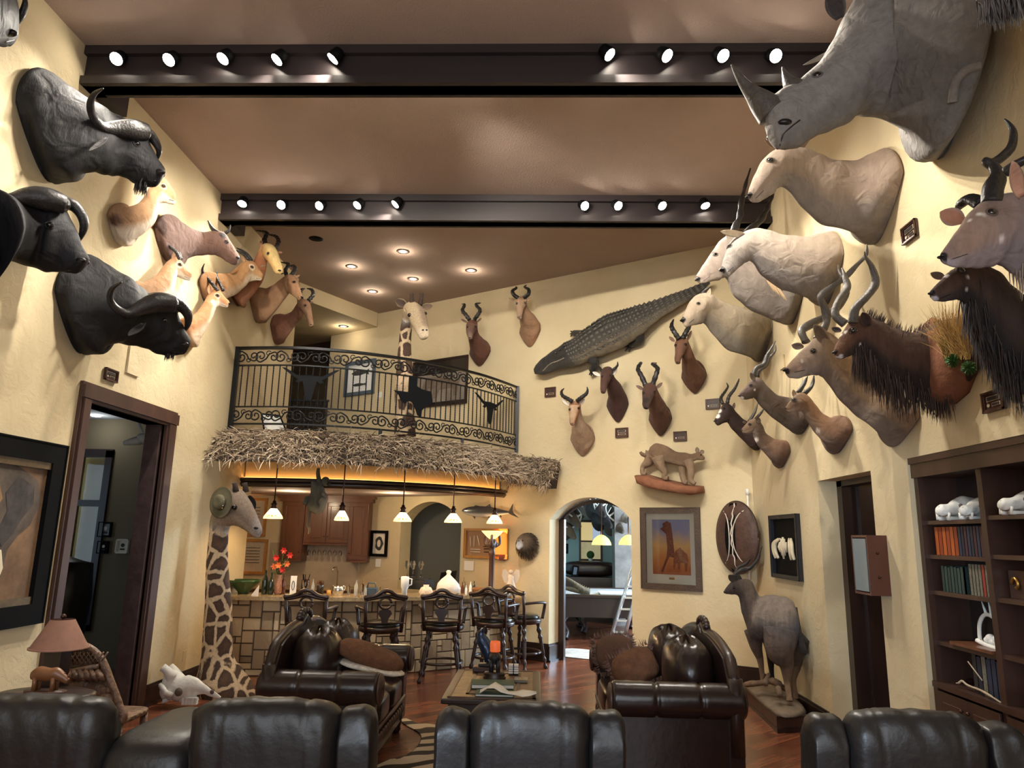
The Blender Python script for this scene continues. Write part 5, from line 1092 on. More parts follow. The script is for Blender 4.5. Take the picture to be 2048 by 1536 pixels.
A4=[ax(8,867,XL+.01),ax(128,892,XL+.01),ax(72,1246,XL+.01),ax(-60,1270,XL+.01)]
zt_,zb_=A4[1].z,A4[2].z;ya,yb_=4.75,A4[1].y
GLT=mat('gilt_frame',srgb(96,76,46),.45,metal=.3,var=.3,vscale=20)
PAINTM=mat('painting_ground',srgb(120,92,66),.7,var=.5,vscale=3)
t,Q,n=frame_on('elephant_painting','tall painting of an elephant in a wide black frame on the left wall',[V((XL,ya,zt_)),V((XL,yb_,zt_)),V((XL,yb_,zb_)),V((XL,ya,zb_))],.17,BLACK,PAINTM,None,cat='painting',th=.05)
def ring4(x0,y0,x1,y1,e,m,nm,d,th):
    for a in((x0,y0,x1,y0+e),(x0,y1-e,x1,y1),(x0,y0,x0+e,y1),(x1-e,y0,x1,y1)):flat(Q,n,[(a[0],a[1]),(a[2],a[1]),(a[2],a[3]),(a[0],a[3])],m,t,nm,d,th)
ring4(-.14,-.07,1.14,1.07,.12,GLT,'gilt_slip',.02,.02)
ELP=mat('elephant_paint',srgb(88,76,66),.7,var=.4,vscale=7)
EP2=mat('elephant_shadow_paint',srgb(62,56,54),.7,var=.5,vscale=9);EP3=mat('elephant_light_paint',srgb(140,108,74),.7,var=.4,vscale=9)
flat(Q,n,[(0,.05),(.3,.02),(.7,.05),(.92,.14),(.97,.3),(.9,.45),(.8,.52),(.72,.62),(.7,.8),(.6,.98),(0,.98)],ELP,t,'painted_elephant',.014,.003)
flat(Q,n,[(.02,.1),(.3,.06),(.52,.12),(.6,.28),(.52,.42),(.3,.5),(.02,.46)],EP3,t,'painted_ear',.018,.002)
flat(Q,n,[(.72,.12),(.88,.18),(.9,.3),(.8,.42),(.74,.52),(.66,.6),(.6,.5),(.66,.36),(.62,.24)],EP2,t,'painted_eye_hollow',.018,.002)
flat(Q,n,[(.5,.48),(.66,.62),(.64,.78),(.56,.98),(.2,.98),(.34,.8),(.42,.62)],EP2,t,'painted_trunk',.018,.002)
flat(Q,n,[(.56,.60),(.66,.62),(.7,.74),(.66,.86),(.56,.94),(.46,.96),(.44,.93),(.54,.88),(.59,.8),(.6,.7)],IVORY,t,'painted_tusk',.021,.003)
PLW=mat('plaque_wood',srgb(74,46,36),.4);PLP=mat('plaque_photo',srgb(46,42,44),.4);PLG=mat('plaque_plate',srgb(176,160,136),.4)
def plaque(c4,label,style=0):
    t,Q,n=frame_on('award_plaque',label,c4,.022,PLW,PLW,None,cat='plaque',th=.02,group='small award plaques')
    if style==0:
        for x in(.08,.58):flat(Q,n,[(x,.12),(x+.34,.2),(x+.34,.45),(x,.5)],PLP,t,'photo')
        flat(Q,n,[(.32,.62),(.92,.62),(.92,.86),(.32,.86)],PLG,t,'plate_border');flat(Q,n,[(.36,.67),(.88,.67),(.88,.81),(.36,.81)],PLP,t,'plate',.02);flat(Q,n,[(.1+.07*math.cos(a),.76+.1*math.sin(a))for a in[i*PI/5 for i in range(10)]],PAPER,t,'medal')
    else:
        flat(Q,n,[(.1,.1),(.9,.1),(.9,.46),(.1,.46)],PLG,t,'photo_border');flat(Q,n,[(.15,.15),(.85,.15),(.85,.41),(.15,.41)],PLP,t,'photo',.02)
        flat(Q,n,[(.38,.6),(.9,.6),(.9,.86),(.38,.86)],PLG,t,'plate_border');flat(Q,n,[(.43,.65),(.85,.65),(.85,.81),(.43,.81)],PLP,t,'plate',.02);flat(Q,n,[(.18+.09*math.cos(a),.73+.12*math.sin(a))for a in[i*PI/5 for i in range(10)]],PLG,t,'medal')
def rect_x(X,px0,px1,yt,yb):a,b_=ax(px0,(yt+yb)/2,X),ax(px1,(yt+yb)/2,X);zt=ax((px0+px1)/2,yt,X).z;zb=ax((px0+px1)/2,yb,X).z;return[V((X,a.y,zt)),V((X,b_.y,zt)),V((X,b_.y,zb)),V((X,a.y,zb))]
plaque(rect_x(XL,206,232,738,763),'small dark plaque on the left wall just above the doorway',1)
plaque(rect_aw(1091,1112,775,794),'small plaque just right of the balcony railing, under the crocodile snout',0)
plaque(rect_aw(1232,1257,856,875),'small plaque with light borders, between the tsessebe and the caracal',1)
plaque(rect_aw(1348,1374,863,882),'small plaque directly above the caracal head',0)
plaque(rect_aw(1412,1440,798,818),'small plaque just left of the blesbok horns',0)
plaque(rect_x(XR,1808,1838,446,482),'small plaque on the right wall beside the upper pale eland',1)
plaque(rect_x(XR,1971,2014,781,823),'small plaque above the bookcase near the right edge',1)
o=MB().box((XL,at(262,720,7.2).y*0+ax(254,720,XL).y,ax(266,751,XL).z),(XL+.02,ax(279,720,XL).y,ax(266,688,XL).z)).build('wall_vent',STUC);tag(o,'tall cream painted vent plate under the lowest buffalo chin','vent')
a=ax(368,1312,XL);o=MB().cbox((XL+.004,a.y,a.z),(.008,.075,.12)).build('wall_outlet',mat('almond_plastic',srgb(206,186,146),.5));tag(o,'almond wall outlet low on the left wall by the giraffe skull','outlet')
a=ax(1566,725,XR);o=MB().cbox((XR-.01,a.y,a.z),(.02,.16,.16)).build('wall_speaker',STUC);tag(o,'small square wall plate on the right wall left of the mottled kudu muzzle','wall plate')
# ================================================================== GIRAFFES
def gir_mat():
    m,nt,b=_nt('giraffe_hide');L=nt.links;tc=N(nt,'ShaderNodeTexCoord');mp=N(nt,'ShaderNodeMapping');mp.inputs['Scale'].default_value=(1,1,.8);L.new(tc.outputs['Object'],mp.inputs[0])
    nz=N(nt,'ShaderNodeTexNoise',i_Scale=9.0,i_Detail=3.0);L.new(mp.outputs[0],nz.inputs['Vector'])
    vm=N(nt,'ShaderNodeVectorMath',operation='MULTIPLY_ADD');vm.inputs[1].default_value=(.07,.07,.07);L.new(nz.outputs['Color'],vm.inputs[0]);L.new(mp.outputs[0],vm.inputs[2])
    v=N(nt,'ShaderNodeTexVoronoi',feature='DISTANCE_TO_EDGE',i_Scale=5.6,i_Randomness=.85);L.new(vm.outputs[0],v.inputs['Vector'])
    r=N(nt,'ShaderNodeValToRGB');e=r.color_ramp.elements;e[0].position=.07;e[0].color=srgb(196,172,140);e[1].position=.12;e[1].color=srgb(66,48,38);x=e.new(.4);x.color=srgb(88,64,48);L.new(v.outputs['Distance'],r.inputs[0])
    a=N(nt,'ShaderNodeAttribute',attribute_name='Col');mx=N(nt,'ShaderNodeMix',data_type='RGBA');L.new(a.outputs['Alpha'],mx.inputs['Factor']);L.new(a.outputs['Color'],mx.inputs['A']);L.new(r.outputs[0],mx.inputs['B'])
    n2=N(nt,'ShaderNodeTexNoise',i_Scale=50.0,i_Detail=5.0);L.new(mp.outputs[0],n2.inputs['Vector']);mr=N(nt,'ShaderNodeMapRange',i_1=.3,i_2=.7,i_3=.8,i_4=1.2);L.new(n2.outputs[0],mr.inputs[0])
    s=N(nt,'ShaderNodeVectorMath',operation='SCALE');L.new(mx.outputs['Result'],s.inputs[0]);L.new(mr.outputs[0],s.inputs['Scale']);L.new(s.outputs[0],b.inputs['Base Color']);b.inputs['Roughness'].default_value=.85
    bp=N(nt,'ShaderNodeBump',i_Strength=.3,i_Distance=.01);L.new(n2.outputs[0],bp.inputs['Height']);L.new(bp.outputs[0],b.inputs['Normal']);return m
GIR=gir_mat();MATS['giraffe_hide']=GIR
def pk(secs):
    keys=[]
    for s in secs:
        x1,y1,x2,y2,Y,w=s[:6];a,b_=at(x1,y1,Y),at(x2,y2,Y);keys.append([(a+b_)/2,(a-b_)/2,None,s[6]if len(s)>6 else.1,w])
    for i,k in enumerate(keys):
        T=(keys[min(i+1,len(keys)-1)][0]-keys[max(i-1,0)][0]).normalized();k[2]=T.cross(k[1]).normalized()*k[1].length*k[4]
        if i and k[2].dot(keys[i-1][2])<0:k[2]=-k[2]
    return[(k[0],k[1],k[2],k[3])for k in keys]
def A0(c):r=ci(c);return(r[0],r[1],r[2],0)
PT=(.5,.5,.5,1);SOFT=A0((150,132,110));SOFTD=A0((120,104,90))
Yg=9.0;t=thing('giraffe_mount','tall giraffe neck mount on a flared hide base, wearing a hat beside the bar','mounted animal',at(455,1392,Yg))
secs=[(398,1394,517,1396,Yg,.8),(392,1372,508,1374,Yg,.8),(399,1340,482,1336,Yg,.8),(404,1312,466,1312,Yg,.85),(407,1270,464,1270,Yg,.85),(411,1210,463,1210,Yg,.85),(412,1160,458,1160,Yg,.85),(415,1110,455,1112,Yg,.85),(419,1070,456,1078,Yg,.8),(424,1030,458,1056,Yg,.8),(450,985,460,1052,Yg-.02,.7),(478,978,474,1052,Yg-.05,.62),(497,998,486,1058,Yg-.08,.55),(510,1022,497,1066,Yg-.1,.5),(520,1046,506,1072,Yg-.12,.6),(524,1058,513,1076,Yg-.13,.66)]
cols=[(PT,PT)]*9+[(SOFT,SOFT)]+[(SOFTD,SOFT)]*4+[(A0((132,122,116)),A0((160,148,138)))]*2
mb,fr=loft_body(pk(secs),sub=7,n=48,colors=cols,nz=.008);tr=bvh(mb);part(mb,'body',GIR,t)
for dx,Y in((0,Yg-.1),(20,Yg+.06)):part(MB().tube([at(472+dx,984,Y),at(470+dx,970,Y),at(469+dx,966,Y)],[.04,.03,.034],12,col=A0((60,46,40))),'ossicone',GIR,t)
P,nn=hit(tr,469,1015)
if P:part(MB().ball(P,.035),'eye',EYE,t)
P,nn=hit(tr,512,1056)
if P:part(MB().ball(P,.03,(1,.5,.6)),'nostril',NOSE,t)
part(ear_mb(at(496,992,Yg+.18),at(508,1022,Yg+.2),.13,(0,-1,0),ci((30,28,30)),ci((24,22,24))),'ear',MATS['animal_hide'],t)
part(MB().tube([p-V((0,.02,0))for p in crom([at(x,y,Yg-.2)for x,y in((404,1340),(400,1366),(398,1392))],4)],.02,6,col=(.2,.15,.1,0)),'base_edge',GIR,t)
HATM=mat('olive_felt',srgb(104,98,76),.95,var=.1,vscale=30)
h=thing('safari_hat','olive felt hat hanging over the near side of the bar giraffe head','hat',at(443,1005,Yg-.2));c=V(h.location);nz_=V((-.25,-1,.05)).normalized();mt=nz_.to_track_quat('Z','Y').to_matrix().to_4x4()
part(MB().lathe([(.075,.015),(.13,.006),(.165,.0),(.178,.012),(.165,-.006),(.075,.0)],c,36,0,mt,cap=False,sx=.9,sy=1.08),'brim',HATM,h)
part(MB().lathe([(.088,.0),(.084,.06),(.07,.10),(.03,.092),(.001,.085)],c,28,0,mt,sx=.85,sy=1.1),'crown',HATM,h);part(MB().lathe([(.09,.008),(.088,.03),(.086,.03)],c,28,0,mt,cap=False,sx=.87,sy=1.12),'hat_band',mat('hat_band',srgb(60,46,36),.6),h)
for k in range(4):part(MB().ball(c+mt.to_3x3()@V((.06,.03-k*.035,.05)),.009),'hat_pin',GOLD if k%2 else WHITE,h)
Yl=11.0;t=thing('giraffe_mount','giraffe neck and head mount standing on the loft behind the railing','mounted animal',at(810,868,Yl))
secs=[(788,872,832,872,Yl,.9),(790,829,830,829,Yl,.9),(790,780,826,780,Yl,.9),(793,736,825,736,Yl,.9),(797,692,822,692,Yl-.02,.9),(801,655,824,655,Yl-.06,.9),(805,630,828,636,Yl-.12,.95),(808,612,838,618,Yl-.2,.9),(812,626,850,622,Yl-.28,.75),(820,644,853,636,Yl-.35,.7),(828,658,856,650,Yl-.42,.62),(835,670,858,662,Yl-.46,.62),(841,678,857,672,Yl-.48,.7)]
cols=[(PT,PT)]*6+[(A0((140,120,96)),)*2]+[(A0((172,152,122)),A0((140,120,100)))]*4+[(A0((196,178,152)),)*2]*2
mb,fr=loft_body(pk(secs),sub=7,n=44,colors=cols,nz=.008);tr=bvh(mb);part(mb,'body',GIR,t)
for x0,x1 in((824,823),(840,843)):part(MB().tube([at(x0,610,Yl-.22),at(x1,594,Yl-.2),at(x1,588,Yl-.2)],[.04,.03,.036],12,col=A0((66,50,42))),'ossicone',GIR,t)
part(ear_mb(at(812,612,Yl-.2),at(791,599,Yl-.15),.15,(0,-1,0),ci((150,130,104)),ci((70,56,48))),'ear',MATS['animal_hide'],t);part(ear_mb(at(845,614,Yl-.2),at(865,611,Yl-.15),.11,(0,-1,-.2),ci((150,130,104)),ci((110,92,76))),'ear',MATS['animal_hide'],t)
for x,y,r in((819,630,.032),(851,627,.026)):
    P,nn=hit(tr,x,y)
    if P:part(MB().ball(P,r),'eye',EYE,t)
for x,y in((846,660),(853,660)):
    P,nn=hit(tr,x,y)
    if P:part(MB().ball(P,.02,(1,.6,.7)),'nostril',NOSE,t)
part(MB().box((at(755,880,Yl).x,Yl-.3,LOFT),(at(866,880,Yl).x,Yl+.4,LOFT+.09)),'plinth',WOODM,t)
# ================================================================== CROCODILE
dd=.22;t=thing('crocodile_mount','whole stuffed crocodile mounted diagonally on the angled wall, snout down-left','mounted animal',aw(1230,660,.1));keys=[]
cs=[(1068,737,1070,748),(1076,725,1088,749),(1096,709,1113,740),(1124,689,1147,733),(1145,679,1169,725),(1169,660,1199,713),(1208,634,1240,696),(1235,624,1265,682),(1262,616,1290,662),(1298,605,1317,640),(1341,590,1356,614),(1379,576,1391,593),(1416,560,1420,568)]
for i,(x1,y1,x2,y2)in enumerate(cs):
    d_=.24 if 2<i<9 else.2;a,b_=aw(x1,y1,d_),aw(x2,y2,d_);Nn=(a-b_)/2;keys.append(((a+b_)/2,Nn,-WN*Nn.length*(.5 if 3<i<9 else.45),0))
dk,md,lt=ci((44,42,40)),ci((64,60,54)),ci((110,100,82));mb,fr=loft_body(keys,sub=8,n=40,colors=[(dk,dk)]+[(dk,md)]*3+[(md,lt)]*7+[(dk,md)]*2,nz=.02);tr=bvh(mb)
CRC=hide_mat('crocodile_skin',rough=.45,bump=1.0,bscale=50,var=.35,stretch=(1,1,1));part(mb,'body',CRC,t)
sc=MB();Cs,Ns,Ss=fr;m_=len(Cs)
for i in range(int(m_*.26),int(m_*.96)):
    if i%2:continue
    T=(Cs[min(i+1,m_-1)]-Cs[i-1]).normalized()
    for q in(-.62,-.4,-.2,0,.2,.4,.62,.82):
        a=PI/2*(0)+q*1.5+PI*.0;sg=1 if Ss[i].dot(CAM-Cs[i])>0 else-1;P=Cs[i]+Ns[i]*math.sin(a+.15)+Ss[i]*sg*math.cos(a+.15)
        nr=(P-Cs[i]).normalized();s_=T.cross(nr).normalized();w_=Ns[i].length*.11;h_=w_*(.85 if i<m_*.68 else 1.5);l_=(Cs[min(i+1,m_-1)]-Cs[i-1]).length*.4
        P=P-nr*.004;sc.add([P-s_*w_-T*l_,P+s_*w_-T*l_,P+s_*w_+T*l_,P-s_*w_+T*l_,P+nr*h_+T*l_*.6],[(0,1,4),(1,2,4),(2,3,4),(3,0,4)],[dk]*4+[lerp(lt,(1,1,1,1),.12)],0,False)
part(sc,'scutes',CRC,t)
def limb(pts,rr,foot,nm='leg'):
    mb=MB();P=[aw(x,y,d_)for x,y,d_ in pts];mb.tube(crom(P,6),cromf(rr,6),12,col=dk);fx=P[-1]
    for x,y in foot:mb.tube([fx,aw(x,y,pts[-1][2])],[.03,.008],6,col=dk)
    part(mb,nm,CRC,t)
limb([(1170,700,.2),(1186,718,.2),(1190,732,.16),(1184,742,.12)],[.12,.09,.07,.06],[(1178,750),(1182,752),(1187,751)]);limb([(1268,655,.2),(1276,668,.18),(1278,680,.14),(1262,690,.08)],[.12,.1,.07,.06],[(1248,694),(1250,702),(1258,704)])
limb([(1165,672,.12),(1154,668,.08),(1148,666,.05)],[.1,.07,.05],[(1141,662),(1140,668),(1141,673)])
for x,y in((1120,700),(1112,706)):
    P,nn=hit(tr,x,y)
    if P:part(MB().ball(P,.02),'eye',EYE,t)
pts=[hit(tr,x,y)[0]for x,y in((1086,742),(1100,728),(1116,722),(1128,716))];pts=[p for p in pts if p]
if len(pts)>1:part(MB().tube(crom(pts,4),.01,6,col=ci((150,140,120))),'mouth',CRC,t)
# ================================================================== CARACAL
t=thing('caracal_mount','stuffed caracal cat walking on a red rock ledge fixed to the wall','mounted animal',aw(1340,970,.1));d0=.2
P=[aw(x,y,0.004)for x,y in((1279,950),(1300,949),(1320,955),(1350,962),(1380,970),(1408,972),(1410,984),(1390,988),(1350,983),(1310,975),(1284,965))];c=sum(P,V())/len(P)
part(MB().rings([[c+(p-c)*k-WN*d_+V((0,0,-d_*.12+.004*math.sin(j*5)))for j,p in enumerate(P)]for d_,k in((0,1),(.1,1.02),(.22,.98),(.31,.86),(.33,.5))]),'rock_ledge',EARTH,t)
f1,f2=ci((112,90,70)),ci((138,116,94));keys=[]
for x1,y1,x2,y2,w in((1302,893,1300,918,.7),(1314,886,1316,925,.7),(1335,893,1336,926,.62),(1352,903,1352,930,.6),(1370,905,1370,934,.6),(1382,908,1380,927,.6),(1390,906,1391,921,.7),(1398,903,1398,920,.85),(1405,909,1403,920,.7),(1409,914,1407,920,.7)):
    a,b_=aw(x1,y1,d0),aw(x2,y2,d0);Nn=(a-b_)/2;keys.append(((a+b_)/2,Nn,-WN*Nn.length*w,0))
mb,fr=loft_body(keys,sub=6,n=30,colors=[(f1,f2)]*10,nz=.01)
def leg(pts,rr,d_):mb.tube(crom([aw(x,y,d_)for x,y in pts],6),cromf(rr,6),12,col=f2)
leg([(1305,905),(1298,922),(1286,934),(1285,946),(1292,948)],[.11,.08,.04,.035,.03],d0-.06);leg([(1316,915),(1322,932),(1330,945),(1328,955),(1336,956)],[.10,.07,.04,.035,.03],d0+.06)
leg([(1376,920),(1382,940),(1382,960),(1390,968)],[.075,.055,.04,.03],d0+.06);leg([(1366,922),(1364,942),(1368,962),(1374,966)],[.075,.05,.04,.03],d0-.04)
mb.tube(crom([aw(1302,900,d0),aw(1294,911,d0),aw(1284,908,d0),aw(1281,904,d0)],5),[.03]*11+[.025]*4+[.02],8,col=f1);part(mb,'body',MATS['animal_hide'],t)
for x,y,x2,y2 in((1395,906,1394,894),(1401,906,1408,901)):part(ear_mb(aw(x,y,d0),aw(x2,y2,d0),.06,(0,-1,0),ci((40,34,32)),ci((150,130,112))),'ear',MATS['animal_hide'],t)
P_,nn=hit(bvh(mb),1402,910)
if P_:part(MB().ball(P_,.012),'eye',EYE,t)
# ================================================================== GIRAFFE PICTURE, SHIELD, TUSKS
FRD=mat('beaded_dark_frame',srgb(70,54,42),.45,bump=.5,bscale=50,var=.3)
t,Q,n=frame_on('giraffe_picture','framed picture of a giraffe and calf on orange ground, right of the arch',rect_aw(1283,1403,1015,1180),.085,FRD,CREAMP,None)
def art_mat():
    m,nt,b=_nt('sunset_art');L=nt.links;tc=N(nt,'ShaderNodeTexCoord');s=N(nt,'ShaderNodeSeparateXYZ');L.new(tc.outputs['Generated'],s.inputs[0]);n_=N(nt,'ShaderNodeTexNoise',i_Scale=4.0,i_Detail=4.0);L.new(tc.outputs['Generated'],n_.inputs['Vector'])
    ma=N(nt,'ShaderNodeMath',operation='MULTIPLY_ADD',i_1=.35);L.new(n_.outputs[0],ma.inputs[0]);L.new(s.outputs['Z'],ma.inputs[2]);r=N(nt,'ShaderNodeValToRGB');e=r.color_ramp.elements;e[0].position=.2;e[0].color=srgb(176,96,48);e[1].position=1.15 if False else 1.0;e[1].color=srgb(150,150,180);x=e.new(.7);x.color=srgb(226,180,112);x=e.new(.45);x.color=srgb(208,136,70);L.new(ma.outputs[0],r.inputs[0]);L.new(r.outputs[0],b.inputs['Base Color']);b.inputs['Roughness'].default_value=.5;return m
flat(Q,n,[(.13,.09),(.9,.09),(.9,.87),(.13,.87)],art_mat(),t,'artwork')
GP=mat('painted_giraffe',srgb(128,66,40),.6,var=.6,vscale=50);GP2=mat('painted_giraffe_calf',srgb(150,84,48),.6,var=.5,vscale=50)
flat(Q,n,[(.30,.22),(.36,.2),(.35,.15),(.44,.11),(.52,.14),(.55,.3),(.58,.56),(.66,.58),(.62,.64),(.48,.62),(.42,.7),(.34,.84),(.3,.84),(.42,.62),(.44,.5),(.42,.3),(.34,.25)],GP,t,'painted_giraffe',.020,.002)
flat(Q,n,[(.6,.54),(.7,.48),(.74,.52),(.84,.58),(.86,.66),(.82,.82),(.79,.82),(.78,.7),(.7,.7),(.68,.8),(.65,.8),(.64,.7),(.6,.72),(.58,.8),(.55,.8),(.56,.66)],GP2,t,'painted_calf',.020,.002)
flat(Q,n,[(.46,.91),(.57,.91),(.57,.94),(.46,.94)],GOLD,t,'title_plate');part(MB().prism([Q(0,0,.026),Q(1,0,.026),Q(1,1,.026),Q(0,1,.026)],n*.002),'glass_pane',GLASS,t)
t=thing('tribal_shield','oval brown leather shield painted with white curves, crossed by a spear near the corner','shield',aw(1477,1075,.1));C=aw(1476,1075,.10);top,bot,lf,rg=aw(1492,1003,.1),aw(1497,1148,.1),aw(1435,1070,.1),aw(1517,1072,.1)
SHB=mat('shield_leather',srgb(78,54,44),.6,var=.3,vscale=12,bump=.3);lf=aw(1435,1066,.03);rg=at(1519,1064,9.72);SU=(rg-lf);hw1=SU.length/2;SU=SU.normalized();SU.z=0;SN=V((-SU.y,SU.x,0)).normalized();C=(lf+rg)/2;v_=V((0,0,(top.z-bot.z)/2));C.z=(top.z+bot.z)/2
def shp(a,k=1,dd=0):return C+v_*math.sin(a)*k+SU*(math.cos(a)*hw1*k)-SN*dd
part(MB().rings([[shp(2*PI*j/48,k,d_)for j in range(48)]for k,d_ in((1,0),(.99,.03),(.8,.08),(.5,.11),(.1,.125))]),'shield_face',SHB,t)
part(MB().tube([shp(2*PI*j/48,.99,.02)for j in range(49)],.012,6),'rim',WOODD,t)
def onsh(x,y):k=min(1,math.hypot(x/hw1,y/v_.length));return C+v_*(y/v_.length)+SU*x-SN*(.03+.10*(1-k*k)+.006)
b=MB();b.tube([onsh(.02+.012*math.sin(i*2.1),y)for i,y in enumerate([v_.length*(-.93+.093*j)for j in range(21)])],.010,5)
b.tube([onsh(-.24+.22*math.sqrt(max(0,1-(y/.36)**2)),y)for y in[-.35+.05*j for j in range(15)]],.008,5);b.tube([onsh(.24-.2*math.sqrt(max(0,1-(y/.36)**2)),y)for y in[-.35+.05*j for j in range(15)]],.008,5)
bb=MB();ys=[v_.length*(-.94+.094*j)for j in range(21)];L1=[onsh(-.075-.035*math.cos(y*3),y)for y in ys];L2=[onsh(.05+.035*math.cos(y*3),y)for y in ys];bb.add([p-SN*.002 for p in L1+L2],[(i,i+1,i+22,i+21)for i in range(20)]);part(bb,'painted_band',BLACK,t)
part(b,'painted_lines',mat('white_chalk',srgb(216,204,188),.8),t)
part(MB().tube([aw(1495,985,.10),aw(1499,1160,.10)],.014,8).tube([aw(1495,978,.10),aw(1495,990,.10)],.024,8),'spear_shaft',BONE,t)
t,Q,n=frame_on('tusk_plaque','black plaque with carved warthog ivory tusks, on the right wall before the doorway',rect_x(XR,1549,1604,1029,1158),.05,mat('navy_black',srgb(24,26,34),.4),BLACK,None,cat='plaque',th=.05)
for k,x in enumerate((.18,.26,.74,.82)):
    s=-1 if x<.5 else 1;part(horn_mb([(Q(x-s*.06,.36,.03),.012),(Q(x+s*.05,.45,.06),.022),(Q(x+s*.06,.6,.06),.022),(Q(x+s*(.02 if k%3 else.06),.72,.04),.016)]),'tusk',IVORY,t)
for x,y0,y1 in((.44,.36,.66),(.5,.33,.72),(.56,.36,.66),(.37,.42,.6),(.63,.42,.6)):part(MB().tube([Q(x,y0,.05),Q(x,(y0+y1)/2,.06),Q(x,y1,.05)],[.012,.022,.012],8),'carved_tooth',IVORY,t)
BZ=.16;t=thing('standing_antelope','full-body grey-brown antelope with spiral horns standing on a hexagonal wooden plinth by the doorway','mounted animal',(2.6,8.6,0))
hexp=[az(1480,1368,BZ),az(1553,1432,BZ),az(1612,1430,BZ),V((2.98,8.6,BZ)),V((2.98,9.5,BZ)),V((2.8,9.9,BZ))]
def inset(P,k):c=sum(P,V())/len(P);return[c+(p-c)*k for p in P]
part(MB().prism([V((p.x,p.y,.03))for p in hexp],(0,0,BZ-.03)),'plinth',WOODM,t);part(MB().prism([V((p.x,p.y,0))for p in inset(hexp,1.03)],(0,0,.04)).prism([V((p.x,p.y,BZ-.025))for p in inset(hexp,1.02)],(0,0,.025)),'plinth_moulding',WOODD,t)
g=[];hx=inset(hexp,.96)
part(MB().rings([[V((p.x,p.y,z))for p in crom(inset(hx,k)+[inset(hx,k)[0]],4)[:-1]]for z,k in((BZ,1),(BZ+.03,.9),(BZ+.06,.6),(BZ+.05,.2))]),'sand',SAND,t)
kd=[(1449,1180,1452,1188,8.62,.7),(1457,1169,1463,1189,8.62,.6),(1469,1160,1474,1190,8.62,.6),(1483,1158,1481,1200,8.64,.58),(1500,1160,1484,1222,8.66,.55),(1509,1175,1489,1240,8.66,.6),(1520,1192,1498,1268,8.66,.72),(1540,1190,1514,1280,8.6,.68),(1562,1192,1534,1280,8.5,.68),(1580,1198,1548,1280,8.42,.72),(1592,1215,1560,1280,8.36,.76),(1598,1240,1576,1282,8.34,.8),(1599,1262,1588,1284,8.34,.8)]
G1,G2=ci((120,108,98)),ci((84,76,74));mb,fr=loft_body(pk(kd),sub=7,n=40,colors=[(ci((70,58,52)),)*2]*3+[(ci((90,76,66)),ci((74,62,56)))]*3+[(G1,G2)]*5+[(ci((80,78,84)),G2)]*2,nz=.012);tr=bvh(mb)
def legp(pts,rr,c1=G2,c2=None):
    P=crom([at(x,y,Y)for x,y,Y in pts],6);r_=cromf(rr,6);n_=14;m0=MB();m0.tube(P,r_,n_);k=len(P)
    cc_=[lerp(c1,c2 or c1,i/(k-1))for i in range(k)];m0.c=[c for c in cc_ for _ in range(n_)];mb.add(m0.v,m0.f,m0.c)
TAN=ci((140,112,84));DK=ci((46,40,38))
legp([(1508,1262,8.72),(1512,1292,8.74),(1520,1318,8.76),(1524,1345,8.76),(1527,1364,8.78)],[.11,.07,.04,.028,.034],G2,TAN);legp([(1538,1270,8.85),(1541,1300,8.9),(1542,1330,8.9),(1544,1352,8.92),(1546,1362,8.92)],[.10,.06,.035,.026,.034],DK,DK)
legp([(1562,1262,8.40),(1560,1300,8.36),(1572,1328,8.42),(1574,1360,8.38),(1578,1392,8.3),(1579,1402,8.28)],[.19,.155,.085,.04,.03,.038],G2,TAN);legp([(1590,1270,8.5),(1586,1300,8.55),(1590,1330,8.6),(1586,1360,8.56),(1590,1388,8.55),(1590,1394,8.54)],[.17,.14,.07,.036,.03,.038],DK,TAN)
part(mb,'body',MATS['shaggy_hide'],t)
tl=MB();tl.tube(crom([at(1590,1215,8.36),at(1598,1260,8.3),at(1604,1290,8.28),at(1612,1310,8.27)],5),[.025]*10+[.035]*4+[.02,.005],8,col=DK);part(tl,'tail',MATS['shaggy_hide'],t)
part(horn_mb([(at(1474,1162,8.62),.03),(at(1470,1150,8.64),.03),(at(1483,1140,8.66),.028),(at(1500,1136,8.66),.025),(at(1514,1120,8.62),.018),(at(1520,1103,8.62),.009),(at(1525,1092,8.62),.003)],flat=.8,twist=8),'horn',HORN,t);part(horn_mb([(at(1480,1160,8.72),.03),(at(1473,1146,8.76),.03),(at(1478,1135,8.8),.026),(at(1492,1128,8.82),.02),(at(1500,1118,8.85),.008)],flat=.8,twist=6),'horn',HORN,t)
part(ear_mb(at(1472,1164,8.6),at(1457,1150,8.55),.08,(-.3,-1,0),ci((60,50,46)),ci((80,66,58))),'ear',MATS['animal_hide'],t)
P_,nn=hit(tr,1468,1175)
if P_:part(MB().ball(P_,.016),'eye',EYE,t)
part(MB().ball(at(1450,1184,8.62),.018),'nose',NOSE,t)
part(MB().tube(crom([at(1492,1369,8.9),at(1520,1366,8.7),at(1545,1362,8.6),at(1560,1370,8.45)],5),[.03]*10+[.04]*5+[.02],8).tube([at(1530,1368,8.6),at(1538,1348,8.7)],[.035,.02],8).tube([at(1556,1376,8.3),at(1560,1392,8.2)],[.035,.03],8),'driftwood',BONE if False else mat('driftwood',srgb(112,92,74),.8,var=.4,vscale=14),t)
T=.36
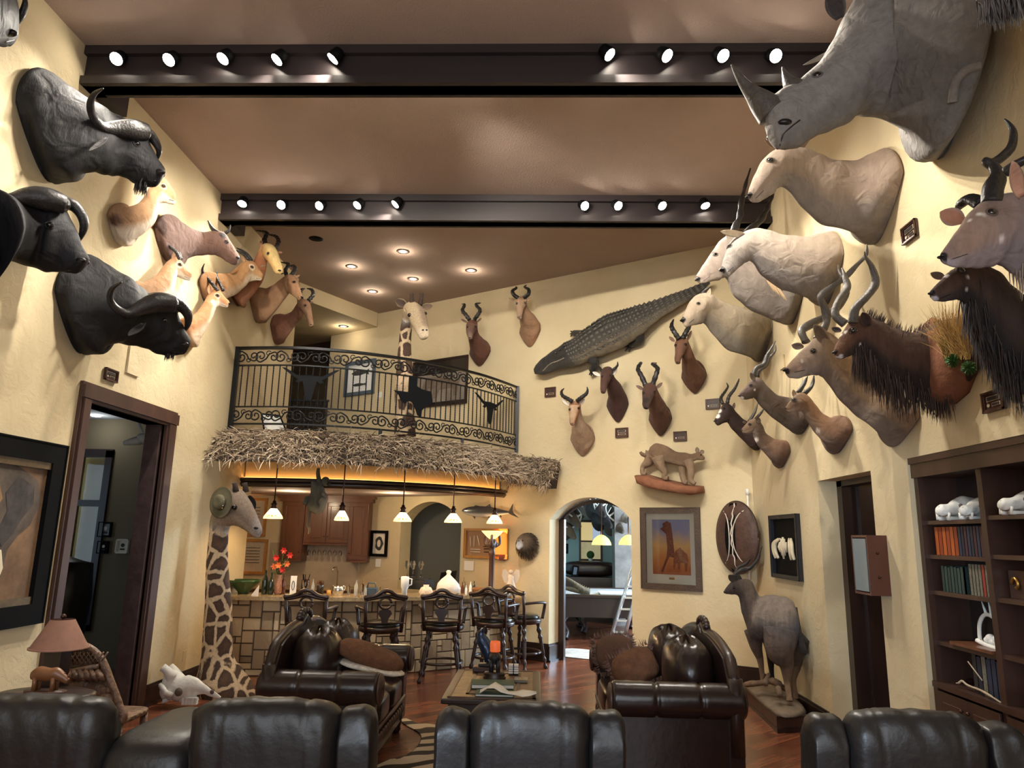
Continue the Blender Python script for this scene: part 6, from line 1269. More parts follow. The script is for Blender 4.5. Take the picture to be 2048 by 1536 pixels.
# ================================================================== WALL CABINET, DOORWAY, HALL
c4=rect_x(XR,1745,1792,1071,1190);ya,yb_,zb_,zt_=c4[0].y,c4[1].y,c4[2].z,c4[0].z;ya,yb_=max(ya,yb_),min(ya,yb_)
t=thing('display_case','narrow wall-hung wood case with glass front between doorway and bookcase','cabinet',(XR,(ya+yb_)/2,(zt_+zb_)/2));dp=.17
yb2=yb_+.12;b=MB();b.box((XR-dp,yb2,zb_),(XR-.001,yb2+.02,zt_)).box((XR-dp,ya-.02,zb_),(XR-.001,ya,zt_)).box((XR-dp,yb2+.02,zb_),(XR-.001,ya-.02,zb_+.02)).box((XR-dp,yb2+.02,zt_-.02),(XR-.001,ya-.02,zt_)).box((XR-.012,yb2+.02,zb_+.02),(XR-.001,ya-.02,zt_-.02))
part(b,'case',mat('mahogany_side',srgb(84,44,34),.35,coat=.3),t);part(MB().box((XR-dp-.004,yb2+.03,zb_+.03),(XR-dp+.002,ya-.03,zt_-.03)),'glass_pane',mat('hazy_glass',srgb(120,132,138),.08,coat=.6),t)
for z in(.3,.7):part(MB().ball((XR-.09,yb2-.006,zb_+(zt_-zb_)*z),.012),'knob',BRONZE,t)
struct(MB().box((XR+T,7.70,0),(XR+T+.95,7.745,2.5)),'door_1',WOODD)
t=thing('hall_chest','dark low chest seen through the right doorway','chest',(XR+T+.9,9.0,0));part(MB().box((XR+T+.6,7.9,0),(XR+T+1.48,10.2,1.15)),'body',WOODD,t);part(MB().box((XR+T+.58,8.0,.15),(XR+T+.6,8.9,1.05)).box((XR+T+.58,9.0,.15),(XR+T+.6,10.1,1.05)),'panels',WOODM,t)
t,Q,n=frame_on('framed_tile','large framed pale tile panel seen through the right doorway',[V((XR+T+1.49,10.2,2.3)),V((XR+T+1.49,8.9,2.3)),V((XR+T+1.49,8.9,1.35)),V((XR+T+1.49,10.2,1.35))],.08,OAK,mat('stone_tile',srgb(150,138,116),.7,var=.15,vscale=3),None,cat='panel')
flat(Q,n,[(.5+.06*math.cos(a),.7+.08*math.sin(a))for a in[i*PI/6 for i in range(12)]],BRONZE,t,'rosette')
point((XR+T+.8,7.2,2.6),10,(1,.8,.55),.06)
# ================================================================== BOOKCASE
xf,xk=XR+.06,XR+.35;t=thing('bookcase','built-in dark wood bookcase with shelves, skulls and books, at the right edge','bookcase',(XR+.2,4.6,0))
ups=[5.94,5.13,4.28,3.42]
b=MB()
for y in ups:b.box((xf,y-.03,0),(xk,y+.03,2.5))
part(b,'uprights',WOODK,t);part(MB().box((xk,ups[-1],0),(xk+.012,ups[0]+.02,2.58)),'back_panel',mat('dark_back',srgb(40,28,24),.6),t)
part(MB().box((xf-.04,ups[-1],2.44),(xk,5.955,2.6)).box((xf-.055,ups[-1],2.55),(xf-.02,5.957,2.6)),'cornice',WOODK,t)
part(MB().box((xf-.02,5.9,0),(xf+.03,5.955,2.5)),'side_moulding',WOODK,t)
SH_Z={0:(2.10,1.84,1.57,1.20),1:(2.12,1.86,1.58,1.22),2:(2.12,1.86,1.58,1.22)}
for k in range(3):
    for z in SH_Z[k]:part(MB().box((xf+.01,ups[k+1]+.031,z-.03),(xk,ups[k]-.031,z)),'shelf',WOODK,t)
part(MB().box((xf-.03,ups[-1],.86),(xk,5.95,.9)),'counter_shelf',WOODK,t)
for k in range(3):
    ya,yb_=ups[k]-.035,ups[k+1]+.035;ym=(ya+yb_)/2
    for(q0,q1,kn)in((ya,ym+.003,ym+.04),(ym-.003,yb_,ym-.04)):
        a,b2=min(q0,q1),max(q0,q1);m_=MB().box((xf-.02,a,.1),(xf,b2,.84)).box((xf-.026,a+.07,.17),(xf-.018,b2-.07,.77));d_=part(m_,'door',WOODK,t,bevel=.004);part(MB().ball((xf-.04,kn,.76),.014),'knob',BRONZE,d_)
ZS=lambda k,j:(list(SH_Z[k])+[.90])[j]+.001
XB=xf+.04
def books(k,z,y_hi,specs,grp,fmt):
    y=y_hi
    for i,(w_,h,dpt,m_,lab)in enumerate(specs):
        tb_=thing('book',lab,'book',(XB+.06,y-w_/2,z),grp);part(MB().box((XB+.012,y-w_+.004,z),(XB+dpt,y-.004,z+h*.97)),'pages',PAPER,tb_);part(MB().box((XB,y-w_+.001,z),(XB+.014,y-.001,z+h)).box((XB,y-w_+.001,z),(XB+dpt,y-w_+.004,z+h)).box((XB,y-.004,z),(XB+dpt,y-.001,z+h)),'cover',m_,tb_)
        y-=w_
OB=[mat('book_orange',srgb(168,84,36),.5),mat('book_rust',srgb(140,60,30),.5)];BB=[mat('book_blue',srgb(38,46,66),.5),mat('book_navy',srgb(30,34,50),.5),mat('book_plum',srgb(66,36,44),.5)];GBk=[mat('book_green',srgb(40,58,54),.5),mat('book_teal',srgb(44,66,64),.5)];TBk=[mat('book_grey_band',srgb(104,100,88),.5,var=.5,vscale=60),mat('book_red',srgb(140,54,44),.5),mat('book_dark',srgb(40,36,38),.5)]
lo=['outermost','second','third','fourth','fifth','sixth','seventh','eighth','ninth']
books(0,ZS(0,1),5.84,[(.052,.21,.2,OB[i%2],f'orange leather book on the second shelf, {lo[i]} from the doorway side')for i in range(6)]+[(.038,.21,.2,BB[i%3]if i<7 else BB[2],f'dark blue book on the second shelf, {lo[i]} after the orange ones')for i in range(8)],'books on the second shelf','')
books(0,ZS(0,2),5.80,[(.042,.19-.004*(i%3),.19,GBk[i%2],f'dark green book on the third shelf, {lo[i]} from the doorway side')for i in range(7)],'green books on the third shelf','')
books(0,ZS(0,2),5.44,[(.038,.215,.2,TBk[0]if i not in(4,)else TBk[1],f'grey banded book on the third shelf, {lo[i]} after the gap' if i!=4 else 'red book standing among the grey banded ones on the third shelf')for i in range(7)],'banded books on the third shelf','')
books(0,ZS(0,4),5.52,[(.055,.26-.01*(i%2),.2,[TBk[2],BB[1],TBk[0]][i%3]if i<3 else BB[0],f'tall dark book on the lowest open shelf, {lo[i]} from the doorway side')for i in range(6)],'books on the lowest open shelf','')
def skull(c,s,label,m=BONE,yaw=0):
    c=V(c);t_=thing('animal_skull',label,'skull',c);mt=M.Rotation(R(yaw),4,'Z');P=lambda x,y,z:c+mt@V((x*s,y*s,z*s))
    keys=[(P(0,.17,.09),mt@V((0,0,.03))*s,mt@V((.04,0,0))*s,0),(P(0,.12,.10),mt@V((0,0,.08))*s,mt@V((.08,0,0))*s,.1),(P(0,.02,.10),mt@V((0,0,.075))*s,mt@V((.095,0,0))*s,.2),(P(0,-.08,.08),mt@V((0,0,.05))*s,mt@V((.06,0,0))*s,.1),(P(0,-.17,.07),mt@V((0,0,.045))*s,mt@V((.05,0,0))*s,0),(P(0,-.2,.065),mt@V((0,0,.03))*s,mt@V((.035,0,0))*s,0)]
    mb,fr=loft_body(keys,sub=6,n=26,colors=[((1,)*4,(1,)*4)]*6,nz=.04)
    for sx in(-1,1):
        mb.tube(crom([P(sx*.07,-.05,.08),P(sx*.125,0,.07),P(sx*.11,.08,.07),P(sx*.07,.12,.08)],4),.014*s,6)
        mb.tube([P(sx*.05,-.16,.05),P(sx*.05,-.175,.0)],[.014*s,.004*s],8);mb.tube(crom([P(sx*.07,.1,.05),P(sx*.06,-.02,.012),P(sx*.035,-.17,.012)],4),.016*s,8)
    part(mb,'cranium',m,t_)
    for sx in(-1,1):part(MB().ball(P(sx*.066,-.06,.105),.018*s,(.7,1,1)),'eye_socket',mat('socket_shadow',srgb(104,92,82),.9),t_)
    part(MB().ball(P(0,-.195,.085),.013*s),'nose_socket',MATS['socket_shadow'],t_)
skull((xf+.13,5.63,ZS(0,0)),1.0,'large carnivore skull on the top shelf of the bookcase',yaw=-70);skull((xf+.10,5.36,ZS(0,0)),.85,'smaller skull overlapping the large one on the top shelf',yaw=-60)
skull((xf+.12,4.86,ZS(1,0)),.9,'toothy skull on the top shelf, right of the divider',yaw=-80)
c=V((xf+.12,5.36,ZS(0,3)));t_=thing('jaw_sculpture','open shark-jaw shaped bone frame with white carving inside, on a board on the fourth shelf','sculpture',c)
part(MB().cbox(c+V((-.03,.08,.012)),(.2,.5,.022)),'board',WOODC,t_);mb=MB()
mb.tube(crom([c+V((0,y,z))for y,z in((.17,.05),(.15,.17),(.06,.24),(-.08,.2),(-.16,.1),(-.17,.04))],5),.014,8).tube(crom([c+V((-.02,y,z))for y,z in((.17,.05),(.05,.03),(-.1,.025),(-.17,.04))],5),.016,8).tube([c+V((0,.06,.24)),c+V((0,.1,.33))],[.012,.004],6).tube([c+V((0,.0,.23)),c+V((0,.02,.34))],[.012,.004],6).tube([c+V((0,-.16,.1)),c+V((-.02,-.21,.2))],[.012,.004],6)
for k in range(14):a=k/13;mb.tube([c+V((-.01,.14-.3*a,.045)),c+V((-.02,.14-.3*a,.07))],[.006,.001],4)
part(mb,'jaw_frame',BONE,t_);mb=MB()
for k in range(9):mb.ball(c+V((.02,.1-.025*k,.06+.02*math.sin(k*1.9))),.032,(1,1,.9),10)
part(mb,'white_carving',WHITE,t_)
c=V((xf+.03,5.4,.902));t_=thing('branch_snake','pale twisted branch with a snake-like tail on the lowest open shelf','branch',c);part(MB().tube(crom([c+V(q)for q in((0,.33,.02),(-.01,.28,.03),(.0,.25,.05),(.01,.2,.03),(0,.05,.03),(-.02,-.05,.03),(-.03,-.15,.02),(-.02,-.22,.0))],5),[.004]*5+[.008]*20+[.009]*5+[.006]*6,6).tube([c+V((0,.15,.2)),c+V((0,.0,.1))],.005,5),'branch',mat('pale_branch',srgb(176,158,132),.8),t_)
c=V((xf+.12,4.72,ZS(1,1)));o=MB().lathe([(.04,0),(.1,.03),(.13,.1),(.11,.16),(.05,.19),(.055,.21),(.04,.21)],c,24,sx=.6).build('blue_vase',mat('slate_blue_glaze',srgb(54,66,86),.35,var=.3,vscale=20));tag(o,'slate blue round vase on the second shelf at the right edge','vase')
t_=thing('boxed_ornament','brown framed box with a curled golden horn ornament on the third shelf, right bay','ornament',(xf+.1,4.98,ZS(1,2)));c=V(t_.location);part(MB().cbox(c+V((0,0,.09)),(.04,.16,.18)),'frame',WOODM,t_);part(MB().tube([c+V((-.03,math.cos(a)*.04*(1-a/8),.09+math.sin(a)*.05*(1-a/8)))for a in[i*.4 for i in range(13)]],.011,6),'curl',GOLD,t_)
o=MB().lathe([(.001,0),(.09,0),(.11,.04),(.12,.16),(.09,.2),(.001,.2)],V((xf+.16,4.72,ZS(1,2))),20,sx=.6).build('dark_pot',BLACK);tag(o,'dark round pot on the third shelf at the right edge','pot')
t_=thing('silver_figurine','turquoise and silver figurine on the lowest open shelf at the right edge','figurine',(xf+.08,4.80,.901));c=V(t_.location);part(MB().lathe([(.07,0),(.06,.03),(.02,.05),(.035,.08),(.02,.1)],c,14),'base',CHROME,t_);part(MB().lathe([(.015,.1),(.03,.13),(.02,.17),(.035,.2),(.001,.23)],c,12),'bird',mat('turquoise',srgb(120,190,180),.3),t_)
# ================================================================== ROOM BEYOND THE ARCH
GW=mat('game_room_paint',srgb(176,206,206),.9,bump=.1);GW2=mat('game_room_tan',srgb(150,142,128),.9)
struct(MB().box((-1.2,19.0,0),(1.15,19.15,3.6)).box((1.15,19,0),(1.75,19.15,1.32)).box((1.15,19,2.36),(1.75,19.15,3.6)).box((1.75,19,0),(7,19.15,3.6)),'wall_game_room',GW)
struct(MB().box((-1.3,12.9,0),(-1.2,19,3.6)),'wall_game_left',GW);struct(MB().box((-1.3,12.9,3.6),(7,19.2,3.7)).prism([wl(-.4,3.6,-.31),wl(3.4,3.6,-.31),V((7,12.9,3.6)),V((-1.3,12.9,3.6))],(0,0,.1)),'ceiling_game_room',CEIL)
struct(MB().box((2.05,18.3,0),(3.6,18.99,3.6)),'wall_game_tan',GW2)
EXT=mat('daylight_view',srgb(120,120,96),.9,emis=srgb(190,180,140),estr=.5,var=.5,vscale=4)
wn=MB().box((1.15,18.97,1.32),(1.75,19.0,1.38)).box((1.15,18.97,2.30),(1.75,19.0,2.36)).box((1.15,18.97,1.38),(1.2,19.0,2.3)).box((1.70,18.97,1.38),(1.75,19.0,2.3)).box((1.2,18.98,1.80),(1.7,19.0,1.84));struct(wn,'window_1',WOODM)
struct(MB().box((1.16,19.08,1.34),(1.74,19.1,1.84)),'window_view',EXT);struct(MB().box((1.2,19.06,1.84),(1.5,19.07,2.3)),'window_blind',mat('cream_blind',srgb(236,214,160),.8,emis=srgb(240,214,150),estr=.5))
SC_=MB().box((1.84,16.9,0),(2.9,17.5,3.6));o=SC_.build('wall_stone_column',mat('pale_block',srgb(128,122,116),.85,var=.3,vscale=3,bump=.6,bscale=5));o['kind']='structure'
t=thing('pool_table','carved dark pool table with cabriole legs seen through the arch','pool table',(1.3,14.9,0));X0,X1,Ya,Yb,Zt=.36,2.5,14.4,16.6,.84
part(MB().box((X0-.05,Ya-.05,Zt-.06),(X1,Ya+.12,Zt)).box((X0-.05,Yb-.12,Zt-.06),(X1,Yb,Zt)).box((X0-.05,Ya,Zt-.06),(X0+.12,Yb,Zt)).box((X1-.12,Ya,Zt-.06),(X1,Yb,Zt)),'rail',WOODD,t,bevel=.01);part(MB().box((X0+.1,Ya+.1,Zt-.05),(X1-.1,Yb-.1,Zt-.02)),'cloth',mat('pale_cloth',srgb(170,176,180),.9),t)
part(MB().prism([V((X0,Ya,Zt-.06)),V((X1,Ya,Zt-.06)),V((X1-.1,Ya,.42)),V((X0+.14,Ya,.42))],(0,Yb-Ya,0)),'apron',WOODD,t)
for x in(.60,1.0,2.1):
    for y in(Ya+.12,Yb-.2):
        if x==1.0 and y<15:continue
        part(MB().tube(crom([V((x,y,.45)),V((x-.06,y-.04,.3)),V((x+.04,y,.14)),V((x,y-.06,.02))],5),cromf([.11,.09,.06,.08],5),10),'leg',WOODD,t)
part(MB().tube(crom([V((1.02,Ya+1.0,.45)),V((.98,Ya+1.0,.3)),V((1.05,Ya+1.0,.14)),V((1.02,Ya+.96,.02))],5),.06,10),'leg',WOODD,t)
t=thing('crocodile_skull','dried crocodile head with open jaws lying on the pool table','skull',(.8,14.7,Zt));cr=mat('dry_croc',srgb(96,86,68),.7,var=.4,vscale=16,bump=.6,bscale=40);Yq=14.6
mb=MB();mb.tube(crom([at(x,y,Yq)for x,y in((1119,1150),(1134,1157),(1150,1168),(1165,1180),(1180,1184))],4),cromf([.02,.03,.045,.07,.05],4),12);mb.tube(crom([at(x,y,Yq)for x,y in((1114,1172),(1130,1176),(1150,1180),(1168,1184))],4),cromf([.02,.035,.05,.05],4),12)
for k in range(8):mb.tube([at(1150+k*4,1170+k*1.4,Yq),at(1153+k*4,1164+k*1.8,Yq)],[.02,.004],5)
part(mb,'jaws',cr,t)
o=MB().box((1.3,14.55,Zt),(2.2,15.2,Zt+.02)).build('paper_stack',PAPER);tag(o,'white papers spread on the pool table','papers')
for px,py,r,lab in((1203,1078,.15,'stained glass dome lamp over the pool table, whole in view'),(1257,1078,.15,'stained glass dome lamp over the pool table, cut by the arch edge')):
    c=at(px,1090,14.9);t=thing('billiard_lamp',lab,'pendant lamp',c,'stained glass lamps over the pool table');part(MB().lathe([(.2,0),(.19,.05),(.15,.12),(.08,.18),(.03,.2)],c,26,cap=False),'shade',TIF if 'TIF' in globals()else mat('stained_glass',srgb(240,214,120),.3,emis=srgb(250,214,110),estr=1.3,var=.3,vscale=14),t);part(MB().tube([c+V((0,0,.19)),V((c.x,c.y,3.6))],.012,6),'rod',BRONZE,t);point(c+V((0,0,.05)),8,(1,.85,.5),.04)
t=thing('step_ladder','aluminium folding ladder standing just beyond the right side of the arch','ladder',(1.5,13.2,0));AL=mat('aluminium',(.62,.62,.64,1),.35,metal=.9)
Yd=13.3;a,b_=at(1264,1140,Yd),at(1216,1284,Yd-.4)
b_=az(1218,1286,.01);a=at(1268,1128,b_.y);w_=V((.24,-.10,0))
for s in(0,1):part(MB().tube([b_+w_*s,a+w_*s*.7],.035,4),'side_rail',AL,t)
c=V((b_.x+1.2,b_.y-.1,.01));part(MB().tube([c,a+V((0,.05,0))],.03,4),'rear_leg',AL,t);part(MB().tube([c+w_,a+w_*.7+V((0,.05,0))],.03,4),'rear_leg',AL,t)
for k in range(1,7):part(MB().cbox(b_.lerp(a,k/7)+w_*.45,(.22,.10,.03)),'step',AL,t)
t=thing('sideboard','long dark sideboard against the far wall beyond the pool table','sideboard',(1,18.2,0));part(MB().box((-.1,17.5,0),(2.0,18.4,1.0)),'body',WOODD,t)
o=MB().box((-.9,17.4,0),(-.12,18.4,1.0)).build('white_bench',mat('pale_teal_cloth',srgb(150,190,190),.8));tag(o,'pale blue-white bench left of the far sideboard','bench')
o=puff(MB(),(1.35,18.0,1.18),(1.3,.6,.36),e=3,wr=.03).build('dark_bag',LEATB);tag(o,'dark leather bag heap on top of the far sideboard','bag')
t=thing('picture_stand','small framed photo leaning on the far sideboard','picture',(.62,17.7,.75));part(MB().prism([at(1143,1152,17.6),at(1156,1152,17.6),at(1158,1132,17.6),at(1146,1130,17.6)],(0,.02,0)),'frame',BLACK,t);part(MB().prism([at(1146,1149,17.58),at(1153,1149,17.58),at(1155,1135,17.58),at(1148,1134,17.58)],(0,.01,0)),'photo',BLUEG,t)
t=thing('screen_stand','black sign panel with white emblem on a post beyond the arch','sign',at(1122,1095,18));c=at(1123,1097,18.0);part(MB().cbox(c,(.33,.03,.24)),'panel',BLACK,t);part(MB().cbox(V((c.x,18.0,.9)),(.04,.04,1.2)),'post',BLACK,t);part(MB().tube([c+V((math.cos(a)*.035,-.025,math.sin(a)*.04))for a in[i*PI/6 for i in range(13)]],.005,5).tube([c+V((-.03,-.025,0)),c+V((.03,-.025,0))],.006,4),'emblem',PAPER,t)
t=thing('topiary','small round potted topiary on the far window sill','plant',at(1181,1112,18.85));c=at(1181,1120,18.9);part(MB().lathe([(.04,-.06),(.06,.04),(.001,.04)],c,12),'pot',WHITE,t);part(MB().ball(c+V((0,0,.13)),.1),'foliage',GREEN,t)
for i,(x,y,s,c_)in enumerate(((1128,1028,1.2,(100,84,70)),(1150,1040,1.1,(110,92,76)),(1140,1062,1.0,(120,96,76)),(1170,1020,1.3,(120,112,104)),(1200,1018,1.2,(60,54,52)),(1212,1040,1.1,(44,40,40)),(1246,1030,1.3,(130,122,112)),(1236,1050,1.0,(90,78,66)))):
    Yw=18.2 if x<1190 else 17.0;labs=['leftmost brown deer head in the arch top','second brown deer head in the arch top','lowest tan deer head with long neck beyond the arch','pale antlered head in the middle of the arch top','dark head right of the pale one beyond the arch','black drooping-horned head above the lamp beyond the arch','pale goat head at the right of the arch top','brown head below the pale goat head beyond the arch']
    a=at(x-12,y-8,Yw+.6);m1=at(x,y+4,Yw);nz_=at(x+10,y+14,Yw-.3);t=thing('deer_trophy',labs[i]+', in the far room','mounted head',a);C_=ci(c_)
    keys=[(a+V((0,.15,-.1)),V((0,0,.26)),V((.2,0,0)),0),(a+V((0,0,0)),V((0,.05,.2)),V((.16,0,0)),0),(m1+V((-.02,0,.05)),V((.0,.0,.12)),V((.1,0,.02)),0),(m1.lerp(nz_,.5),V((.03,0,.075)),V((.06,0,0)),0),(nz_,V((.01,0,.04)),V((.035,0,0)),0)]
    mb,fr=loft_body(keys,sub=4,n=18,colors=[(C_,C_)]*5);part(mb,'body',MATS['animal_hide'],t)
    for s_ in(-1,1):part(MB().tube(crom([m1+V((s_*.05,0,.12)),m1+V((s_*.22,0,.25)),m1+V((s_*.28,0,.45)),m1+V((s_*.18,-.05,.6))],4),cromf([.025,.02,.016,.005],4),6).tube([m1+V((s_*.24,0,.3)),m1+V((s_*.16,-.1,.45))],[.016,.004],6),'antler',BONE,t)
outline_rug([(.5,12.4),(1.0,12.2),(1.7,12.3),(2.2,12.9),(1.9,13.3),(1.2,13.1),(.7,13.3),(.35,13.0)],mat('pale_hide_rug',srgb(196,190,184),.9,var=.3,vscale=4),'hide_rug','pale animal hide rug with dark felt edge under the ladder')
# ================================================================== ROOM BEHIND THE LEFT DOORWAY
YS=10.4
wa,wb_=at(150,1000,YS).x,at(203,1000,YS).x
struct(MB().box((-9.0,YS,0),(wa,YS+.12,3.5)).box((wa,YS,2.95),(wb_,YS+.12,3.5)).box((wa,YS,0),(wb_,YS+.12,.55)).box((wb_,YS,0),(XL-.22,YS+.12,3.5)),'wall_side_room',OLIVE)
struct(MB().box((-9.1,3,0),(-9.0,YS,3.5)).box((-9.1,2.9,0),(XL-.22,3.0,3.5)),'wall_side_room_end',OLIVE);struct(MB().box((-9.1,2.9,3.5),(XL-.22,YS+.12,3.6)),'ceiling_side_room',mat('grey_ceiling',srgb(150,150,150),.9))
STW=mat('outdoor_stone',srgb(176,206,208),.9,emis=srgb(176,214,222),estr=.55)
m_,nt_,b_s=_nt('outdoor_ashlar');br=N(nt_,'ShaderNodeTexBrick',i_Scale=1.0,i_Mortar_Size=.012,i_Brick_Width=.42,i_Row_Height=.24,squash=1.5,squash_frequency=3);br.inputs['Color1'].default_value=srgb(206,216,208);br.inputs['Color2'].default_value=srgb(180,196,192);br.inputs['Mortar'].default_value=srgb(96,96,88);tc_=N(nt_,'ShaderNodeTexCoord');mp_=N(nt_,'ShaderNodeMapping');mp_.inputs['Rotation'].default_value=(R(90),0,0);nt_.links.new(tc_.outputs['Object'],mp_.inputs[0]);nt_.links.new(mp_.outputs[0],br.inputs[0]);nt_.links.new(br.outputs[0],b_s.inputs['Base Color'])
struct(MB().box((-10.5,12.6,0),(-7.0,12.7,4)),'wall_outdoor_stone',m_)
area('daylight_outside',(-8.2,10.8,3.4),(-8.2,12.6,1.6),1.4,.6,300,(.72,.95,1.0))
struct(MB().box((wa-.06,YS-.05,.5),(wa,YS+.05,3.03)).box((wb_,YS-.05,.5),(wb_+.1,YS+.05,3.03)).box((wa-.06,YS-.05,2.93),(wb_+.1,YS+.05,3.05)).box((wa,YS-.04,2.22),(wb_,YS+.04,2.31)).box((wa-.06,YS-.05,.5),(wb_+.1,YS+.05,.58)),'window_2',WOODD)
struct(MB().box((wa,YS+.06,.58),(wb_,YS+.065,2.93)),'window_glass',GLASS)
for i,(x0,x1,y0,y1,lab,st)in enumerate(((199,225,1044,1074,'dark framed certificate on the olive wall, highest of three',0),(197,219,1082,1107,'small dark plaque directly below the certificate on the olive wall',1),(234,259,1078,1107,'light framed plaque right of the other two on the olive wall',2))):
    t,Q,n=frame_on('framed_award',lab,rect_y(x0,x1,y0,y1,YS-.006),.025,[BLACK,BLACK,CREAMP][i],[mat('grey_print',srgb(150,156,160),.6),BLACK,CREAMP][i],None,cat='plaque');flat(Q,n,[(.5+.2*math.cos(a),.4+.18*math.sin(a))for a in[j*PI/5 for j in range(10)]],CREAMP if i<2 else INK,t,'medal');flat(Q,n,[(.25,.7),(.75,.7),(.75,.85),(.25,.85)],INK,t,'plate')
t=thing('wood_drum','large dark rounded barrel shape inside the left doorway','barrel',(-5.25,7.6,0));Yc_=8.6;c=V((at(128,1180,Yc_).x,Yc_,0));t.location=c;z0,z1=at(128,1245,Yc_).z,at(128,1112,Yc_).z
part(MB().lathe([(.1,.02),(.2,.06),(.24,.3),(.27,.7),(.30,1.1),(.27,1.5),(.15,z1-.05),(.01,z1)],c,30),'body',mat('black_barrel',srgb(24,22,22),.35),t)
p=at(190,848,9.0);t=thing('side_room_spotlight','lit ceiling spotlight inside the left room','spotlight',(-6.2,9.6,3.49));c=V((at(190,848,10.0).x,10.0,3.49));t.location=c;part(MB().lathe([(.001,-.01),(.06,-.01),(.07,.005),(.001,.005)],c,16),'lens',DL,t);point(c-V((0,0,.15)),4,(.9,.95,1))
t=thing('antler_skull','white deer skull with antlers hanging in the left room, half hidden by the door jamb','skull',at(292,880,9.0));c=at(288,878,8.8)
mb=MB();mb.ball(c,.09,(1,1.4,.8));mb.tube([c+V((-.02,-.05,-.02)),c+V((-.13,-.2,-.08))],[.06,.03],10);part(mb,'cranium',BONE,t);part(MB().tube(crom([c+V((-.02,0,.06)),c+V((-.1,0,.25)),c+V((-.05,-.05,.42))],4),.02,6).tube([c+V((-.1,0,.22)),c+V((-.2,0,.3))],.014,5).tube(crom([c+V((.04,0,.06)),c+V((.1,0,.2)),c+V((.06,0,.4))],4),.02,6),'antler',BONE,t)
o=MB().box((-5.2,9.6,0.4),(-4.95,10.6,2.0)).build('blue_cabinet',mat('blue_panel',srgb(40,90,150),.4));tag(o,'tall blue cabinet edge glimpsed beside the left jamb','cabinet')
# ================================================================== SHOULDER MOUNTS ON THE LEFT WALL
BUF=[(0,(26,25,27),(22,21,23)),(.6,(24,23,26),(20,20,22)),(1,(22,21,24),(19,19,21))]
def boss(root,px,py,Y,rx,rz,rot):
    part(MB().ball(at(px,py,Y),1,(rx*pxs(Y),rx*.9*pxs(Y),rz*pxs(Y)),24,mtx=M.Rotation(R(rot),4,'Y')),'horn_boss',BOSS,root)
def dY(Y0,*ks):return[Y0+k for k in ks]
Y0=5.45
r_,f_,t_=mount('buffalo_head','black buffalo head mount with upturned horn, below the near beam at left','mounted head',
 [(140,172,140,350,Y0+.05,.75),(185,208,188,343,Y0+.2,.68),(222,228,212,348,Y0+.3,.6),(255,240,228,352,Y0+.4,.55),(285,258,248,354,Y0+.45,.52),(303,293,268,366,Y0+.5,.5),(318,320,292,374,Y0+.55,.55),(328,334,306,374,Y0+.58,.6)],
 BUF,base=((92,148),(95,365),.40),wall='L',hide='buffalo_hide',eye=(274,287),eye_r=.022,nostril=(320,343),mouth=[(331,354),(312,362),(294,360)],
 ears=[(214,274,177,303,20,Y0+.05,Y0-.15,(0,-1,.2),(34,32,34),(40,37,38))],
 horns=[H(Y0+.40,(292,264,19),(264,259,23),(232,257,18),(205,254,12),(186,232,9.5),(181,207,8),(189,188,5.5),(206,177,2),Y2=Y0-.4),H(Y0+.45,(285,260,14),(301,272,12),(313,288,9),(318,304,6),(313,320,3),Y2=Y0+.6)],low=.15,ridges=0,amp=.05)
hairs(hang(f_,.78,.9,-PI/2,.12,90,r=.004,spread=.3),(.01,.01,.012,1),(.03,.028,.03,1),'beard',r_)
boss(r_,262,262,5.86,36,20,14)
Y0=5.1
r_,f_,t_=mount('buffalo_head','black buffalo head mount with thick horn boss, cut by the left picture edge','mounted head',
 [(-60,350,-60,600,Y0+.05,.7),(-20,375,-25,560,Y0+.12,.66),(20,392,8,522,Y0+.2,.6),(62,392,52,530,Y0+.25,.56),(112,396,88,543,Y0+.3,.52),(146,445,114,543,Y0+.35,.48),(167,495,134,546,Y0+.38,.55),(177,512,148,547,Y0+.4,.6)],
 BUF,base=((-110,330),(-100,640),.45),wall='L',hide='buffalo_hide',eye=(99,451),eye_r=.022,nostril=(161,520),mouth=[(180,534),(160,541),(135,540)],
 horns=[H(Y0+.2,(130,410,20),(95,399,26),(58,394,22),(25,398,14),(-15,402,11),(-50,380,8),(-60,340,5),(-45,310,2),Y2=Y0-.4),H(Y0+.3,(125,404,15),(148,412,13),(163,430,11),(168,452,9),(160,476,5),(150,488,2),Y2=Y0+.5)],low=.15)
boss(r_,92,400,5.3,50,24,6)
Y0=6.25
r_,f_,t_=mount('buffalo_head','black buffalo head mount with curled drooping horns, lowest of the buffaloes, above the doorway','mounted head',
 [(208,524,198,703,Y0+.05,.75),(240,547,228,688,Y0+.2,.68),(272,570,262,690,Y0+.35,.6),(305,590,288,696,Y0+.45,.55),(343,603,312,707,Y0+.55,.52),(361,640,334,711,Y0+.6,.48),(373,664,352,711,Y0+.65,.55),(380,677,364,709,Y0+.68,.6)],
 BUF,base=((172,512),(158,709),.42),wall='L',hide='buffalo_hide',eye=(330,640),eye_r=.022,nostril=(368,688),mouth=[(382,698),(366,706),(345,704)],
 ears=[(287,645,258,672,26,Y0+.2,Y0-.05,(0,-1,.2),(34,32,34),(38,35,36))],
 horns=[H(Y0+.3,(350,609,18),(318,605,22),(287,614,17),(258,627,10),(234,618,8),(220,598,6.5),(224,578,5),(243,564,2),Y2=Y0-.35),H(Y0+.5,(346,606,15),(366,616,12),(376,632,9),(375,650,6),(368,663,3),Y2=Y0+.7)],low=.15)
hairs(hang(f_,.75,.86,-PI/2,.07,50,r=.004,spread=.3),(.01,.01,.012,1),(.03,.028,.03,1),'beard',r_)
boss(r_,326,607,6.75,40,22,8)
Y0=4.75
